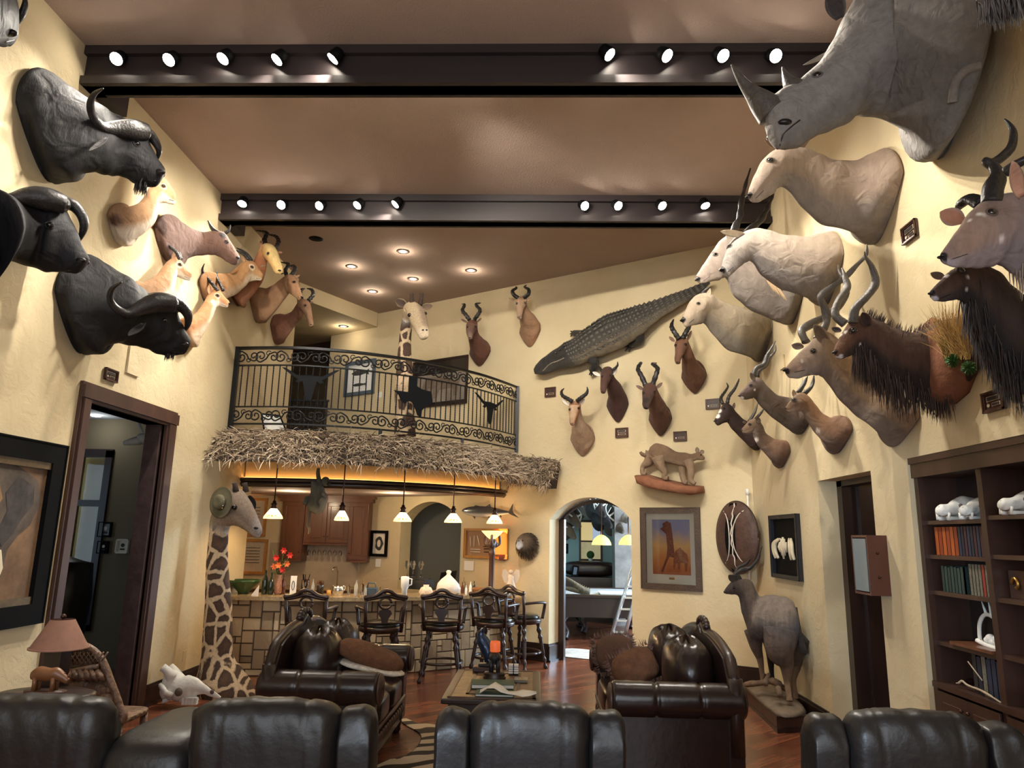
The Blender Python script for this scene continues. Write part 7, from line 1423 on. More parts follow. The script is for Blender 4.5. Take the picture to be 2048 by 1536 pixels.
mount('buffalo_head','black buffalo head in the top left corner, only its muzzle and one horn showing','mounted head',
 [(-160,-150,-160,60,Y0,.7),(-110,-120,-110,60,Y0+.1,.62),(-60,-110,-60,75,Y0+.2,.56),(-20,-70,-25,88,Y0+.25,.52),(10,-20,-5,92,Y0+.3,.5),(24,25,8,94,Y0+.33,.55),(28,45,15,92,Y0+.35,.6)],
 BUF,base=((-190,-160),(-190,70),.4),wall='L',hide='buffalo_hide',eye=(-12,0),nostril=(20,66),mouth=[(28,80),(10,84)],
 horns=[H(Y0+.1,(-30,20,14),(0,45,13),(25,44,11),(42,30,8.5),(50,8,6.5),(48,-14,3),Y2=Y0)],low=.15)
IMP=[(0,(140,108,80),(190,176,160)),(.5,(162,124,90),(200,184,164)),(.8,(172,134,98),(208,192,170)),(1,(168,128,94),(214,202,184))]
Y0=6.7
mount('impala_head','hornless tan antelope head with white throat, its crown hidden by the upper buffalo','mounted head',
 [(262,415,254,486,Y0+.05,.7),(280,403,284,470,Y0+.12,.66),(292,388,309,446,Y0+.2,.62),(300,373,318,420,Y0+.25,.6),(314,360,322,407,Y0+.3,.55),(329,357,328,405,Y0+.32,.5),(343,374,338,408,Y0+.34,.48),(352,388,347,409,Y0+.35,.55)],
 IMP,base=((247,411),(236,491),.26),wall='L',eye=(327,372),eye_r=.016,nostril=(354,394),mouth=[(357,400),(348,402),(338,399)],ears=[(303,366,291,345,10,Y0+.2)],marks=[(232,440,14,(84,58,44)),(327,372,6,(236,228,214)),(356,398,5,(40,34,32))])
Y0=7.75
BRN=[(0,(86,64,56),(80,60,54)),(.6,(98,72,60),(90,66,56)),(1,(92,68,58),(84,62,54))]
mount('antelope_head','dark brown antelope head with short straight horns, under the far beam on the left wall','mounted head',
 [(362,443,360,530,Y0+.05,.75),(384,458,381,515,Y0+.15,.68),(407,465,408,510,Y0+.25,.62),(428,462,424,510,Y0+.3,.6),(447,465,438,513,Y0+.35,.55),(464,487,453,523,Y0+.4,.5),(473,502,463,529,Y0+.42,.55),(479,512,470,530,Y0+.44,.6)],
 BRN,base=((345,435),(331,523),.36),wall='L',eye=(453,484),eye_r=.02,nostril=(475,515),mouth=[(480,522),(469,525),(458,519)],
 ears=[(432,467,420,486,12,Y0+.3,Y0+.2,(0,-1,0))],horns=[H(Y0+.3,(436,466,5),(424,457,4),(416,441,1.2)),H(Y0+.4,(450,466,4),(457,462,3),(461,450,1))],marks=[(446,470,8,(36,32,34)),(478,518,5,(40,34,34))])
Y0=7.25
mount('impala_head','tan impala head with close upright ridged horns, over the back of the lowest buffalo','mounted head',
 [(292,565,308,632,Y0+.05,.72),(312,550,338,604,Y0+.12,.64),(326,533,350,572,Y0+.2,.6),(338,520,353,554,Y0+.25,.58),(350,514,355,553,Y0+.28,.54),(362,521,362,556,Y0+.3,.5),(374,537,370,560,Y0+.32,.48),(383,546,379,561,Y0+.34,.55)],
 IMP,base=((276,566),(292,645),.3),wall='L',eye=(360,529),eye_r=.016,nostril=(385,552),mouth=[(387,557),(379,557),(369,553)],ears=[(346,524,349,502,10,Y0+.25,Y0+.22)],
 horns=[H(Y0+.27,(359,520,4),(354,506,3.6),(343,496,3.2),(333,487,2.6),(328,474,1),Y2=Y0+.15),H(Y0+.35,(362,519,3.6),(357,505,3.2),(347,494,2.8),(338,486,2.2),(332,478,1),Y2=Y0+.35)],ridges=14,marks=[(358,530,7,(232,222,206)),(385,555,4,(40,34,32))])
Y0=9.0
GLD=[(0,(60,46,38),(60,46,38)),(.14,(166,122,80),(136,100,70)),(.5,(170,128,86),(200,178,148)),(1,(178,138,96),(212,196,172))]
mount('lechwe_head','golden tan antelope head with black shoulder, horns swept back behind the dark brown head','mounted head',
 [(438,548,434,604,Y0+.05,.72),(460,545,470,590,Y0+.12,.64),(477,531,491,572,Y0+.2,.6),(490,521,497,565,Y0+.25,.56),(507,524,502,563,Y0+.3,.52),(518,538,512,561,Y0+.33,.5),(526,548,520,561,Y0+.35,.55)],
 GLD,base=((418,546),(410,606),.26),wall='L',eye=(504,534),eye_r=.017,nostril=(527,553),mouth=[(529,558),(521,558),(512,556)],ears=[(489,524,483,510,9,Y0+.2),(520,533,531,530,7,Y0+.4)],
 horns=[H(Y0+.25,(499,522,3.6),(490,511,3),(479,504,2.4),(468,499,1),Y2=Y0+.1),H(Y0+.32,(504,521,3.2),(494,508,2.8),(482,500,2.2),(473,496,1),Y2=Y0+.3)],ridges=14,marks=[(504,534,7,(228,214,190)),(527,555,3.5,(40,34,32))])
Y0=9.9
mount('antelope_head','pale yellow-faced antelope head with ringed backward horns, highest head beside the far beam','mounted head',
 [(478,552,486,612,Y0-.25,.8),(498,536,508,588,Y0-.3,.72),(512,520,524,560,Y0-.35,.66),(527,500,523,525,Y0-.4,.9),(545,492,524,504,Y0-.45,1.0),(555,503,528,514,Y0-.5,.95),(560,520,539,528,Y0-.55,.9),(565,535,548,543,Y0-.58,.9),(565,541,552,547,Y0-.6,.9)],
 [(0,(110,72,52),(110,72,52)),(.5,(150,96,66),(168,110,74)),(.66,(216,186,124),(206,160,100)),(1,(228,200,136),(214,180,120))],base=((462,560),(474,612),.3),wall='L',eye=(536,507),eye_r=.018,nostril=(559,541),mouth=[(563,546),(556,548)],
 ears=[(523,500,522,481,8,Y0-.4),(554,505,565,505,6,Y0-.45)],
 horns=[H(Y0-.45,(534,494,5),(529,480,5),(534,467,4),(524,463,2.5),(506,461,.8),Y2=Y0+.1),H(Y0-.45,(551,496,4.5),(557,484,4.5),(553,474,3.5),(541,470,2.2),(526,468,.8),Y2=Y0+.1)],ridges=9,amp=.14)
Y0=8.3
mount('impala_head','orange tan impala head with wide lyre horns, right of the lowest buffalo nose','mounted head',
 [(384,634,392,690,Y0+.05,.7),(398,618,411,662,Y0+.12,.62),(409,602,426,632,Y0+.18,.6),(418,586,432,616,Y0+.24,.56),(430,578,436,613,Y0+.28,.52),(441,583,438,612,Y0+.3,.5),(450,594,445,614,Y0+.32,.48),(458,602,453,615,Y0+.34,.55)],
 [(0,(150,104,70),(176,146,118)),(.5,(166,116,78),(200,176,152)),(1,(176,128,90),(212,196,176))],base=((370,636),(378,694),.22),wall='L',eye=(435,591),eye_r=.017,nostril=(458,607),mouth=[(461,612),(452,612),(443,609)],ears=[(420,590,418,570,10,Y0+.2)],
 horns=[H(Y0+.25,(436,582,4),(423,566,3.6),(410,551,3),(405,539,2.3),(409,527,.8),Y2=Y0+.15),H(Y0+.33,(446,581,3.6),(439,566,3.2),(433,554,2.6),(434,542,.8),Y2=Y0+.4)],ridges=14,marks=[(435,591,6,(230,220,204)),(428,606,7,(222,206,186)),(459,609,4,(40,34,32))])
HTB=[(0,(140,104,76),(140,104,76)),(.6,(158,118,86),(170,134,100)),(1,(150,112,82),(150,116,86))]
Y0=10.2
mount('hartebeest_head','tan hartebeest head with smooth shoulder seam, above the left end of the balcony rail','mounted head',
 [(536,577,534,640,Y0+0,.7),(556,565,557,612,Y0-.05,.62),(569,554,574,590,Y0-.1,.58),(583,549,577,586,Y0-.15,.56),(594,560,581,588,Y0-.2,.55),(600,577,590,594,Y0-.24,.55),(605,592,597,600,Y0-.27,.6)],
 HTB,base=((516,577),(512,646),.3),wall='L',eye=(588,564),eye_r=.018,nostril=(603,594),horns=[H(Y0-.1,(574,554,4.5),(571,541,4.2),(577,529,3.4),(570,526,2.2),(559,524,.8),Y2=Y0+.1),H(Y0-.15,(582,551,4.5),(590,539,4.2),(587,532,3.2),(578,532,1),Y2=Y0)],ridges=8,ears=[(590,556,600,550,5,Y0-.15)])
Y0=11.1
mount('hartebeest_head','brown hartebeest head with looped ringed horns, lowest above the balcony rail','mounted head',
 [(573,629,569,680,Y0-.05,.7),(588,620,590,650,Y0-.12,.62),(597,606,603,634,Y0-.2,.58),(611,599,599,617,Y0-.3,.8),(620,607,603,621,Y0-.35,.8),(624,627,612,634,Y0-.38,.8),(627,645,617,650,Y0-.42,.8),(627,650,619,654,Y0-.43,.8)],
 [(0,(112,72,56),(112,72,56)),(.55,(122,84,64),(130,94,72)),(.75,(160,124,96),(140,106,82)),(1,(150,118,92),(120,90,70))],base=((556,629),(550,689),.3),wall='L',eye=(610,611),eye_r=.016,nostril=(622,649),ears=[(616,606,627,604,5,Y0-.3)],
 horns=[H(Y0-.3,(605,602,4.2),(600,591,4.2),(603,580,3.4),(610,577,1),Y2=Y0-.1),H(Y0-.35,(617,601,4.2),(626,590,4),(624,580,3.2),(614,577,1),Y2=Y0-.15)],ridges=8,amp=.14)
# ================================================================== RIGHT WALL
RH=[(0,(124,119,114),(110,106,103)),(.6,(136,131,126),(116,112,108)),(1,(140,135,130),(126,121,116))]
Y0=4.85
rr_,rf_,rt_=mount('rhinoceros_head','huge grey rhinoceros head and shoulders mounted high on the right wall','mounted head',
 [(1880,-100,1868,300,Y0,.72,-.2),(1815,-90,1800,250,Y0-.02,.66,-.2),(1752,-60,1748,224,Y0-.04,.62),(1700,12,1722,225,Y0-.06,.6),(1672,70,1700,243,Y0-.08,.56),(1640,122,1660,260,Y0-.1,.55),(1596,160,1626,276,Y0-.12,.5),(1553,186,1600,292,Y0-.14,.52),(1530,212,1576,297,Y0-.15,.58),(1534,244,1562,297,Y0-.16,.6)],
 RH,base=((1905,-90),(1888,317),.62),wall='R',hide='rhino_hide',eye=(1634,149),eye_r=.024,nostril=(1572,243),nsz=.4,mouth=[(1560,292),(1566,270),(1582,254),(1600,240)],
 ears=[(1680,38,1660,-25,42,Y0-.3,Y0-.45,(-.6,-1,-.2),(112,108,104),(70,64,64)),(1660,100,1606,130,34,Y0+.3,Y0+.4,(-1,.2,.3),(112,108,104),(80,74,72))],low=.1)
part(horn_mb([(at(1545,226,Y0-.13),34*pxs(Y0)),(at(1523,204,Y0-.13),27*pxs(Y0)),(at(1507,188,Y0-.13),19*pxs(Y0)),(at(1490,170,Y0-.13),12*pxs(Y0)),(at(1475,148,Y0-.13),7.5*pxs(Y0)),(at(1463,129,Y0-.13),2*pxs(Y0))]),'front_horn',HORNG,rr_)
part(horn_mb([(at(1592,178,Y0-.11),24*pxs(Y0)),(at(1580,166,Y0-.11),16*pxs(Y0)),(at(1571,150,Y0-.11),8*pxs(Y0)),(at(1565,134,Y0-.11),2*pxs(Y0))]),'rear_horn',HORNG,rr_)
pts=[]
for x,y in((1986,134),(1960,131),(1934,140),(1915,160),(1908,185),(1906,205)):
    P,nn=hit(rt_,x,y)
    if P is not None:pts.append(P+nn*.004)
if len(pts)>2:part(MB().tube(crom(pts,5),.03,10,col=ci((128,123,118))),'shoulder_fold',HIDER,rr_)
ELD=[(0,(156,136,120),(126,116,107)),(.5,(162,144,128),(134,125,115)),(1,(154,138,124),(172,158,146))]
Y0=5.95
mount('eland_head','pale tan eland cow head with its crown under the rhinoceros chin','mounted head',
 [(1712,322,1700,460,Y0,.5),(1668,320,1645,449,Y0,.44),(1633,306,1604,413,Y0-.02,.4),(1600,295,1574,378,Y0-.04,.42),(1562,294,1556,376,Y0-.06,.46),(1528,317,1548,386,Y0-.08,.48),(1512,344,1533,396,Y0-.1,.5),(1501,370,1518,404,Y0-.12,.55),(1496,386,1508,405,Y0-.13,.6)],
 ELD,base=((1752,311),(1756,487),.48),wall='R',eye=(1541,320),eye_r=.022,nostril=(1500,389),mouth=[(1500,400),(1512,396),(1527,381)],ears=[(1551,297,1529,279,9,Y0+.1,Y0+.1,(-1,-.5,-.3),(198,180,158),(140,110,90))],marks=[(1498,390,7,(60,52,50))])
Y0=7.0
r_,f_,t_=mount('eland_head','cream eland bull head with white sideways ear and throat tuft, between two other elands','mounted head',
 [(1612,474,1610,592,Y0,.5),(1566,469,1562,578,Y0-.02,.44),(1530,459,1524,550,Y0-.04,.4),(1503,458,1506,525,Y0-.06,.42),(1480,468,1494,524,Y0-.08,.45),(1461,484,1484,530,Y0-.1,.48),(1449,512,1470,543,Y0-.12,.5),(1443,534,1457,554,Y0-.14,.55)],
 [(0,(148,132,116),(108,101,96)),(.5,(152,140,128),(122,115,110)),(1,(148,141,135),(142,135,130))],base=((1655,468),(1655,612),.42),wall='R',eye=(1459,492),eye_r=.018,nostril=(1446,539),mouth=[(1448,551),(1456,543),(1466,534)],ears=[(1492,471,1441,463,15,Y0-.1,Y0-.25,(-.3,-1,-.6),(206,192,172),(230,218,196))],marks=[(1446,541,6,(60,54,54))])
hairs([(at(1532+30*u,560+20*u,Y0-.05),at(1540+32*u+random.random()*6,578+24*u,Y0-.05),.004,0)for u in[random.random()for _ in range(70)]],ci((180,150,110)),ci((220,196,160)),'throat_tuft',r_)
Y0=8.15
mount('eland_head','grey eland bull head with tall dark spiral horns reaching over the far beam','mounted head',
 [(1560,495,1555,642,Y0-.05,.5),(1524,484,1505,622,Y0-.1,.46),(1492,474,1470,592,Y0-.15,.42),(1466,468,1456,560,Y0-.2,.44),(1446,476,1446,556,Y0-.23,.46),(1428,498,1438,560,Y0-.26,.48),(1410,524,1423,563,Y0-.29,.5),(1398,543,1410,566,Y0-.31,.55),(1392,553,1401,567,Y0-.32,.6)],
 [(0,(120,112,104),(104,98,92)),(.6,(138,126,116),(126,116,108)),(1,(130,116,106),(150,136,124))],base=((1592,500),(1586,649),.46),wall='R',eye=(1431,509),eye_r=.02,nostril=(1396,557),mouth=[(1399,565),(1410,560),(1420,552)],marks=[(1440,480,14,(44,36,34)),(1424,505,6,(60,48,42)),(1396,558,5,(44,38,38))],
 horns=[H(Y0-.25,(1462,470,9.5),(1472,452,8.5),(1480,432,7.5),(1482,410,7),(1488,382,5),(1495,356,3.4),(1503,330,1),Y2=Y0-.1),H(Y0-.1,(1478,474,9.5),(1500,460,9),(1520,442,8),(1532,422,7),(1540,404,5),(1547,386,3),(1552,366,1),Y2=Y0+.1)],flat=.72,twist=16,hornmat=HORN,ears=[(1462,482,1452,470,7,Y0-.3)])
Y0=9.0
mount('eland_head','small pale eland head without visible horns, beneath the crocodile tail tip','mounted head',
 [(1500,622,1497,712,Y0-.03,.52),(1466,610,1456,700,Y0-.08,.46),(1440,601,1424,666,Y0-.12,.42),(1420,588,1410,648,Y0-.16,.44),(1400,587,1402,648,Y0-.2,.48),(1382,600,1394,649,Y0-.23,.5),(1371,620,1382,652,Y0-.26,.52),(1365,634,1373,654,Y0-.28,.58)],
 [(0,(134,122,102),(104,98,88)),(.5,(146,132,112),(116,108,96)),(1,(148,132,114),(154,140,122))],base=((1530,627),(1524,724),.4),wall='R',eye=(1397,607),eye_r=.018,nostril=(1367,639),mouth=[(1371,651),(1380,645),(1388,638)],ears=[(1415,597,1420,577,9,Y0-.2,Y0-.2,(-.6,-1,0))],horns=[H(Y0-.15,(1404,588,4.5),(1412,580,3.5),(1420,574,1))],marks=[(1367,640,5,(40,36,36))])
Y0=5.9
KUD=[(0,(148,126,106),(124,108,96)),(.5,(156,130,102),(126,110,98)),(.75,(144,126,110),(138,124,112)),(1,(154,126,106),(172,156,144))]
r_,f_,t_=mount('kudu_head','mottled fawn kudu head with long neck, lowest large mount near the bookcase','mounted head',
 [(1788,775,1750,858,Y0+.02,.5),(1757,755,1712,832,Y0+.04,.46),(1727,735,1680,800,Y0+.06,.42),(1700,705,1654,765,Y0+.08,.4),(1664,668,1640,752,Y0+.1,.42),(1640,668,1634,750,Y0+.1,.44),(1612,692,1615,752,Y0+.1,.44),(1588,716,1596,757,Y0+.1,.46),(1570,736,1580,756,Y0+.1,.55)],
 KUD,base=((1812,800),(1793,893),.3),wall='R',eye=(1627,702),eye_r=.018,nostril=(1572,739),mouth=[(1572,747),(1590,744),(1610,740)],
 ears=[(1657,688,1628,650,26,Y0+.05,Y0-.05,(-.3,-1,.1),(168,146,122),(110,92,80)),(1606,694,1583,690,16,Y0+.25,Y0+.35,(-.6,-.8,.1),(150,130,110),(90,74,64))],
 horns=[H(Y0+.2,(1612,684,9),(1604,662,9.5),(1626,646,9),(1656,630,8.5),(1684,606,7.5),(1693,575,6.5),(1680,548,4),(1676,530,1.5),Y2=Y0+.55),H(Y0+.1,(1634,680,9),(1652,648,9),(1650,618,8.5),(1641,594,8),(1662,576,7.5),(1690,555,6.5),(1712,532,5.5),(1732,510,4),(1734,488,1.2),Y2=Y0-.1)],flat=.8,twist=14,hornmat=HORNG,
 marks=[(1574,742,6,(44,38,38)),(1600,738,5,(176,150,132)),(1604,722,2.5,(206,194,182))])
Y0=5.15
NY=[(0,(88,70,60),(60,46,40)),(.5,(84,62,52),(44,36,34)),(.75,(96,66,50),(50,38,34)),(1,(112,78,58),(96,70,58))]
nr_,nf_,nt_=mount('nyala_head','shaggy brown nyala head with lyre horns, mounted on red earth with dry grass','mounted head',
 [(1862,650,1868,795,Y0+.05,.52),(1826,664,1826,780,Y0+.1,.5),(1785,655,1777,760,Y0+.12,.46),(1756,640,1744,730,Y0+.14,.44),(1730,630,1722,706,Y0+.15,.46),(1703,640,1710,708,Y0+.15,.48),(1686,662,1698,713,Y0+.15,.48),(1674,685,1686,717,Y0+.15,.52),(1668,700,1678,718,Y0+.15,.6)],
 NY,base=((1905,640),(1908,806),.45),wall='R',hide='shaggy_hide',eye=(1706,661),eye_r=.02,nostril=(1672,703),mouth=[(1674,714),(1686,712),(1700,706)],
 ears=[(1738,652,1724,625,22,Y0+.05,Y0,(-.3,-1,0),(96,70,58),(60,46,42)),(1682,662,1663,656,12,Y0+.3,Y0+.35,(-.5,-.8,0),(80,60,50),(50,40,36))],
 horns=[H(Y0+.12,(1706,646,11),(1711,618,10.5),(1734,592,9.5),(1751,566,8.5),(1744,535,6.5),(1732,515,4),(1729,503,1.2),Y2=Y0),H(Y0+.25,(1690,648,9.5),(1671,630,9),(1677,602,8.5),(1694,576,8),(1690,553,5.5),(1684,536,1.5),Y2=Y0+.4)],flat=.82,twist=5,hornmat=HORNG,
 marks=[(1690,664,3.5,(230,224,214)),(1682,670,3,(230,224,214)),(1714,672,2,(230,224,214)),(1720,690,2,(230,224,214)),(1682,713,5,(206,202,204)),(1670,704,5,(30,26,28))])
hairs(hang(nf_,.3,.72,-PI/2,.30,420,r=.0045,spread=.4,lean=.1)+hang(nf_,.12,.3,-PI/2,.2,160,r=.0045,spread=.35),ci((38,30,28)),ci((92,70,58)),'beard',nr_)
hairs(hang(nf_,.15,.6,PI/2,.10,150,r=.003,spread=.35,lean=.6,down=(.6,0,.5)),ci((44,34,30)),ci((80,60,48)),'mane',nr_)
P=[ax(x,y,XR)for x,y in((1880,640),(1915,655),(1948,700),(1955,745),(1940,785),(1915,808),(1890,812),(1872,800),(1862,740))]
rs=[]
cen=sum(P,V())/len(P)
for dx,k in((0.0,1.0),(.05,1.03),(.12,.96),(.17,.8),(.19,.4)):rs.append([cen+(p-cen)*k*(1+.03*math.sin(i*7+dx*40))+V((-.003-dx,0,0))for i,p in enumerate(P)])
part(MB().rings(rs),'earth_mound',EARTH,nr_)
sp=[]
for _ in range(330):
    a=ax(1885+random.random()*55,690+random.random()*30,XR-.18);sp.append((a,a+V((random.gauss(-.02,.07),random.gauss(-.02,.10),.16+random.random()*.2)),.0024,-.02))
hairs(sp,ci((150,112,60)),ci((206,172,104)),'dry_grass',nr_,n=3)
for x,y in((1905,722),(1938,736)):
    c=ax(x,y,XR-.2);mb=MB()
    for _ in range(90):
        d=V((random.gauss(0,1),random.gauss(0,1),random.gauss(0,1))).normalized();mb.tube([c+d*.01,c+d*.05],[.008,.002],3,cap=False)
    part(mb,'moss_tuft',GREEN,nr_)
Y0=4.15
r_,f_,t_=mount('nyala_head','nearly black nyala head with white cheek spots and shaggy chest, at the right edge','mounted head',
 [(2110,600,2080,790,Y0-.05,.5),(2060,596,2020,760,Y0-.08,.46),(2018,570,1975,705,Y0-.1,.44),(1990,540,1950,650,Y0-.12,.42),(1955,528,1932,612,Y0-.14,.44),(1924,530,1920,600,Y0-.16,.46),(1900,542,1905,601,Y0-.18,.48),(1880,562,1888,603,Y0-.2,.5),(1862,580,1870,602,Y0-.22,.6)],
 [(0,(60,46,38),(28,24,24)),(.45,(62,46,38),(28,24,24)),(.75,(78,58,46),(40,32,30)),(1,(88,66,56),(70,56,50))],base=((2170,600),(2140,800),.4),wall='R',hide='shaggy_hide',eye=(1923,541),eye_r=.018,nostril=(1863,586),mouth=[(1866,598),(1882,596),(1902,588)],
 ears=[(1889,556,1861,546,17,Y0+.1,Y0+.15,(-.5,-.9,0),(70,56,50),(110,90,80))],marks=[(1936,555,3,(226,220,212)),(1933,578,2.5,(214,206,198)),(1893,552,5,(214,208,204)),(1872,598,6,(190,188,196)),(1862,586,6,(22,20,24))])
hairs(hang(f_,.2,.62,-PI/2,.22,420,r=.0045,spread=.45,lean=.12),ci((20,18,18)),ci((58,44,38)),'beard',r_)
Y0=3.75
r_,f_,t_=mount('kudu_head','large grey-mauve kudu head with white eye line, cut by the right picture edge','mounted head',
 [(2190,470,2140,680,Y0,.5),(2130,410,2085,590,Y0-.02,.46),(2078,388,2030,548,Y0-.04,.44),(2030,384,2002,530,Y0-.06,.46),(1985,395,1985,533,Y0-.08,.48),(1946,418,1958,536,Y0-.1,.48),(1918,456,1932,536,Y0-.12,.48),(1896,487,1908,534,Y0-.14,.52),(1882,506,1892,529,Y0-.15,.6)],
 [(0,(128,120,116),(104,98,98)),(.5,(134,118,114),(122,112,112)),(.8,(150,124,108),(142,128,128)),(1,(134,114,106),(164,156,162))],base=((2240,480),(2200,720),.4),wall='R',eye=(1984,424),eye_r=.019,nostril=(1886,511),mouth=[(1888,522),(1908,517),(1935,508)],
 ears=[(2044,396,2024,322,34,Y0-.35,Y0-.5,(-.35,-1,.1),(150,126,110),(196,150,128)),(1926,442,1880,424,40,Y0+.15,Y0+.2,(-.45,-.9,-.1),(170,150,140),(176,128,104))],
 horns=[H(Y0-.1,(1984,408,21),(1986,380,22),(1996,355,18),(1988,335,13),(1972,324,10.5),(1985,326,10),(2003,315,10.5),(2022,295,11),(2027,268,8.5),(2020,250,5),(2009,238,1.5),Y2=Y0+.1),H(Y0+.15,(1962,408,15),(1940,398,13),(1922,408,10),(1914,420,5),Y2=Y0+.35),H(Y0-.2,(2010,345,11),(2035,328,11),(2070,310,10),Y2=Y0-.3)],flat=.85,twist=3,
 marks=[(1960,428,6,(236,228,216)),(1940,440,5,(236,228,216)),(1986,424,12,(110,92,84)),(1886,512,9,(30,28,32)),(2004,480,8,(210,196,196))])
hairs(hang(f_,.1,.42,-PI/2,.14,160,r=.004,spread=.3),ci((110,96,90)),ci((170,150,136)),'beard',r_)
Y0=3.3
r_,f_,t_=mount('wildebeest_head','dark shaggy-bearded animal head in the top right corner, only its beard showing','mounted head',
 [(2200,-260,2160,-30,Y0,.5),(2130,-240,2100,0,Y0,.46),(2070,-220,2050,10,Y0,.44),(2020,-180,2010,12,Y0,.46),(1985,-130,1985,12,Y0,.46),(1962,-80,1968,8,Y0,.46),(1950,-40,1958,2,Y0,.55)],
 [(0,(70,66,66),(40,38,42)),(1,(120,112,108),(110,104,100))],base=((2260,-260),(2240,-20),.4),wall='R',hide='shaggy_hide',eye=(1990,-110),mouth=[(1958,-10),(1975,-4)])
hairs(hang(f_,.3,.9,-PI/2,.14,500,r=.004,spread=.45,lean=.15),ci((34,32,36)),ci((120,112,108)),'beard',r_)
Y0=9.8
mount('blesbok_head','dark blesbok head with white blaze and thin S-shaped horns near the corner','mounted head',
 [(1504,848,1500,894,Y0-.02,.6),(1487,838,1480,875,Y0-.04,.56),(1472,824,1464,858,Y0-.06,.52),(1461,810,1456,846,Y0-.08,.5),(1450,806,1452,845,Y0-.1,.5),(1441,817,1447,846,Y0-.12,.5),(1433,831,1440,850,Y0-.13,.52),(1429,840,1436,851,Y0-.14,.58)],
 [(0,(50,34,30),(50,34,30)),(.6,(44,30,28),(46,32,28)),(1,(60,46,44),(50,38,34))],base=((1519,850),(1518,901),.24),wall='R',eye=(1449,817),eye_r=.014,nostril=(1432,841),mouth=[(1433,848),(1441,845)],
 horns=[H(Y0-.08,(1454,810,4),(1458,793,3.6),(1469,778,3),(1476,764,2),(1478,757,.8),Y2=Y0-.15),H(Y0,(1446,808,3.6),(1442,796,3.2),(1451,782,2.6),(1456,773,1.8),(1453,766,.8),Y2=Y0+.15)],ridges=12,ears=[(1466,820,1469,805,6,Y0-.1)],marks=[(1438,822,5.5,(222,214,208)),(1435,832,5,(222,214,208)),(1442,814,4,(222,214,208))])
Y0=8.85
mount('antelope_head','small grey-brown antelope head with short straight horns, lowest mount right of the corner','mounted head',
 [(1549,878,1540,918,Y0,.55),(1532,866,1517,893,Y0-.02,.52),(1524,849,1507,874,Y0-.04,.5),(1513,838,1504,867,Y0-.05,.5),(1501,839,1500,867,Y0-.06,.5),(1491,849,1494,867,Y0-.07,.5),(1484,857,1487,866,Y0-.08,.56)],
 [(0,(112,80,58),(84,58,46)),(.5,(92,74,60),(110,92,78)),(1,(112,88,70),(150,132,116))],base=((1566,880),(1564,936),.3),wall='R',eye=(1500,849),eye_r=.015,nostril=(1484,860),mouth=[(1486,865),(1494,862)],ears=[(1519,847,1513,833,10,Y0-.1,Y0-.15,(-.4,-1,0)),(1492,846,1485,843,7,Y0+.1)],
 horns=[H(Y0-.04,(1498,843,3.4),(1509,826,2.8),(1516,806,.8)),H(Y0+.06,(1510,839,3.2),(1521,827,2.6),(1528,817,.8))],marks=[(1512,880,5,(220,212,200))])
Y0=8.2
mount('bushbuck_head','dark grey-brown antelope head with one tall spiral horn, just above the blesbok','mounted head',
 [(1583,796,1574,856,Y0-.02,.56),(1556,790,1543,834,Y0-.04,.52),(1536,774,1521,812,Y0-.06,.5),(1519,757,1510,797,Y0-.08,.5),(1503,760,1504,797,Y0-.1,.5),(1489,777,1494,799,Y0-.12,.5),(1479,787,1484,799,Y0-.13,.56)],
 [(0,(84,66,56),(64,50,44)),(.5,(88,76,68),(90,80,70)),(1,(70,54,48),(80,66,60))],base=((1612,800),(1604,869),.32),wall='R',eye=(1502,771),eye_r=.016,nostril=(1480,791),mouth=[(1482,798),(1492,795)],ears=[(1509,762,1501,745,9,Y0-.15,Y0-.2,(-.5,-1,0))],
 horns=[H(Y0-.05,(1508,752,6.5),(1513,737,6),(1528,728,5.5),(1534,713,5),(1542,698,3.2),(1551,682,1),Y2=Y0),H(Y0+.08,(1514,752,6),(1520,740,5.5),(1532,730,5),(1540,716,4),(1550,702,2.5),(1551,690,1),Y2=Y0+.15)],flat=.8,twist=6,marks=[(1510,780,2,(220,214,206)),(1484,797,4,(206,198,192))])
Y0=7.25
mount('bushbuck_head','reddish fawn antelope head with white shoulder spots and twin dark horns','mounted head',
 [(1661,835,1650,888,Y0-.02,.56),(1645,826,1628,864,Y0-.03,.52),(1630,808,1610,836,Y0-.04,.5),(1614,790,1604,824,Y0-.05,.5),(1600,785,1598,823,Y0-.06,.5),(1588,793,1592,823,Y0-.07,.5),(1579,803,1584,824,Y0-.08,.5),(1572,813,1576,823,Y0-.08,.58)],
 [(0,(106,78,60),(76,56,46)),(.5,(138,104,76),(132,108,88)),(.8,(108,92,78),(146,124,110)),(1,(118,92,70),(180,158,140))],base=((1679,832),(1676,908),.34),wall='R',eye=(1588,800),eye_r=.017,nostril=(1572,816),mouth=[(1574,822),(1586,818)],ears=[(1591,796,1586,779,9,Y0+.05,Y0+.05,(-.5,-1,0))],
 horns=[H(Y0-.02,(1597,786,5.5),(1607,769,5),(1615,753,1.5)),H(Y0+.08,(1608,788,5),(1621,776,4.6),(1626,764,3.5),(1628,751,1.2))],flat=.8,twist=4,marks=[(1672,865,1.6,(230,222,210)),(1680,859,1.3,(230,222,210)),(1683,869,1.4,(230,222,210)),(1636,861,4,(190,172,156))])
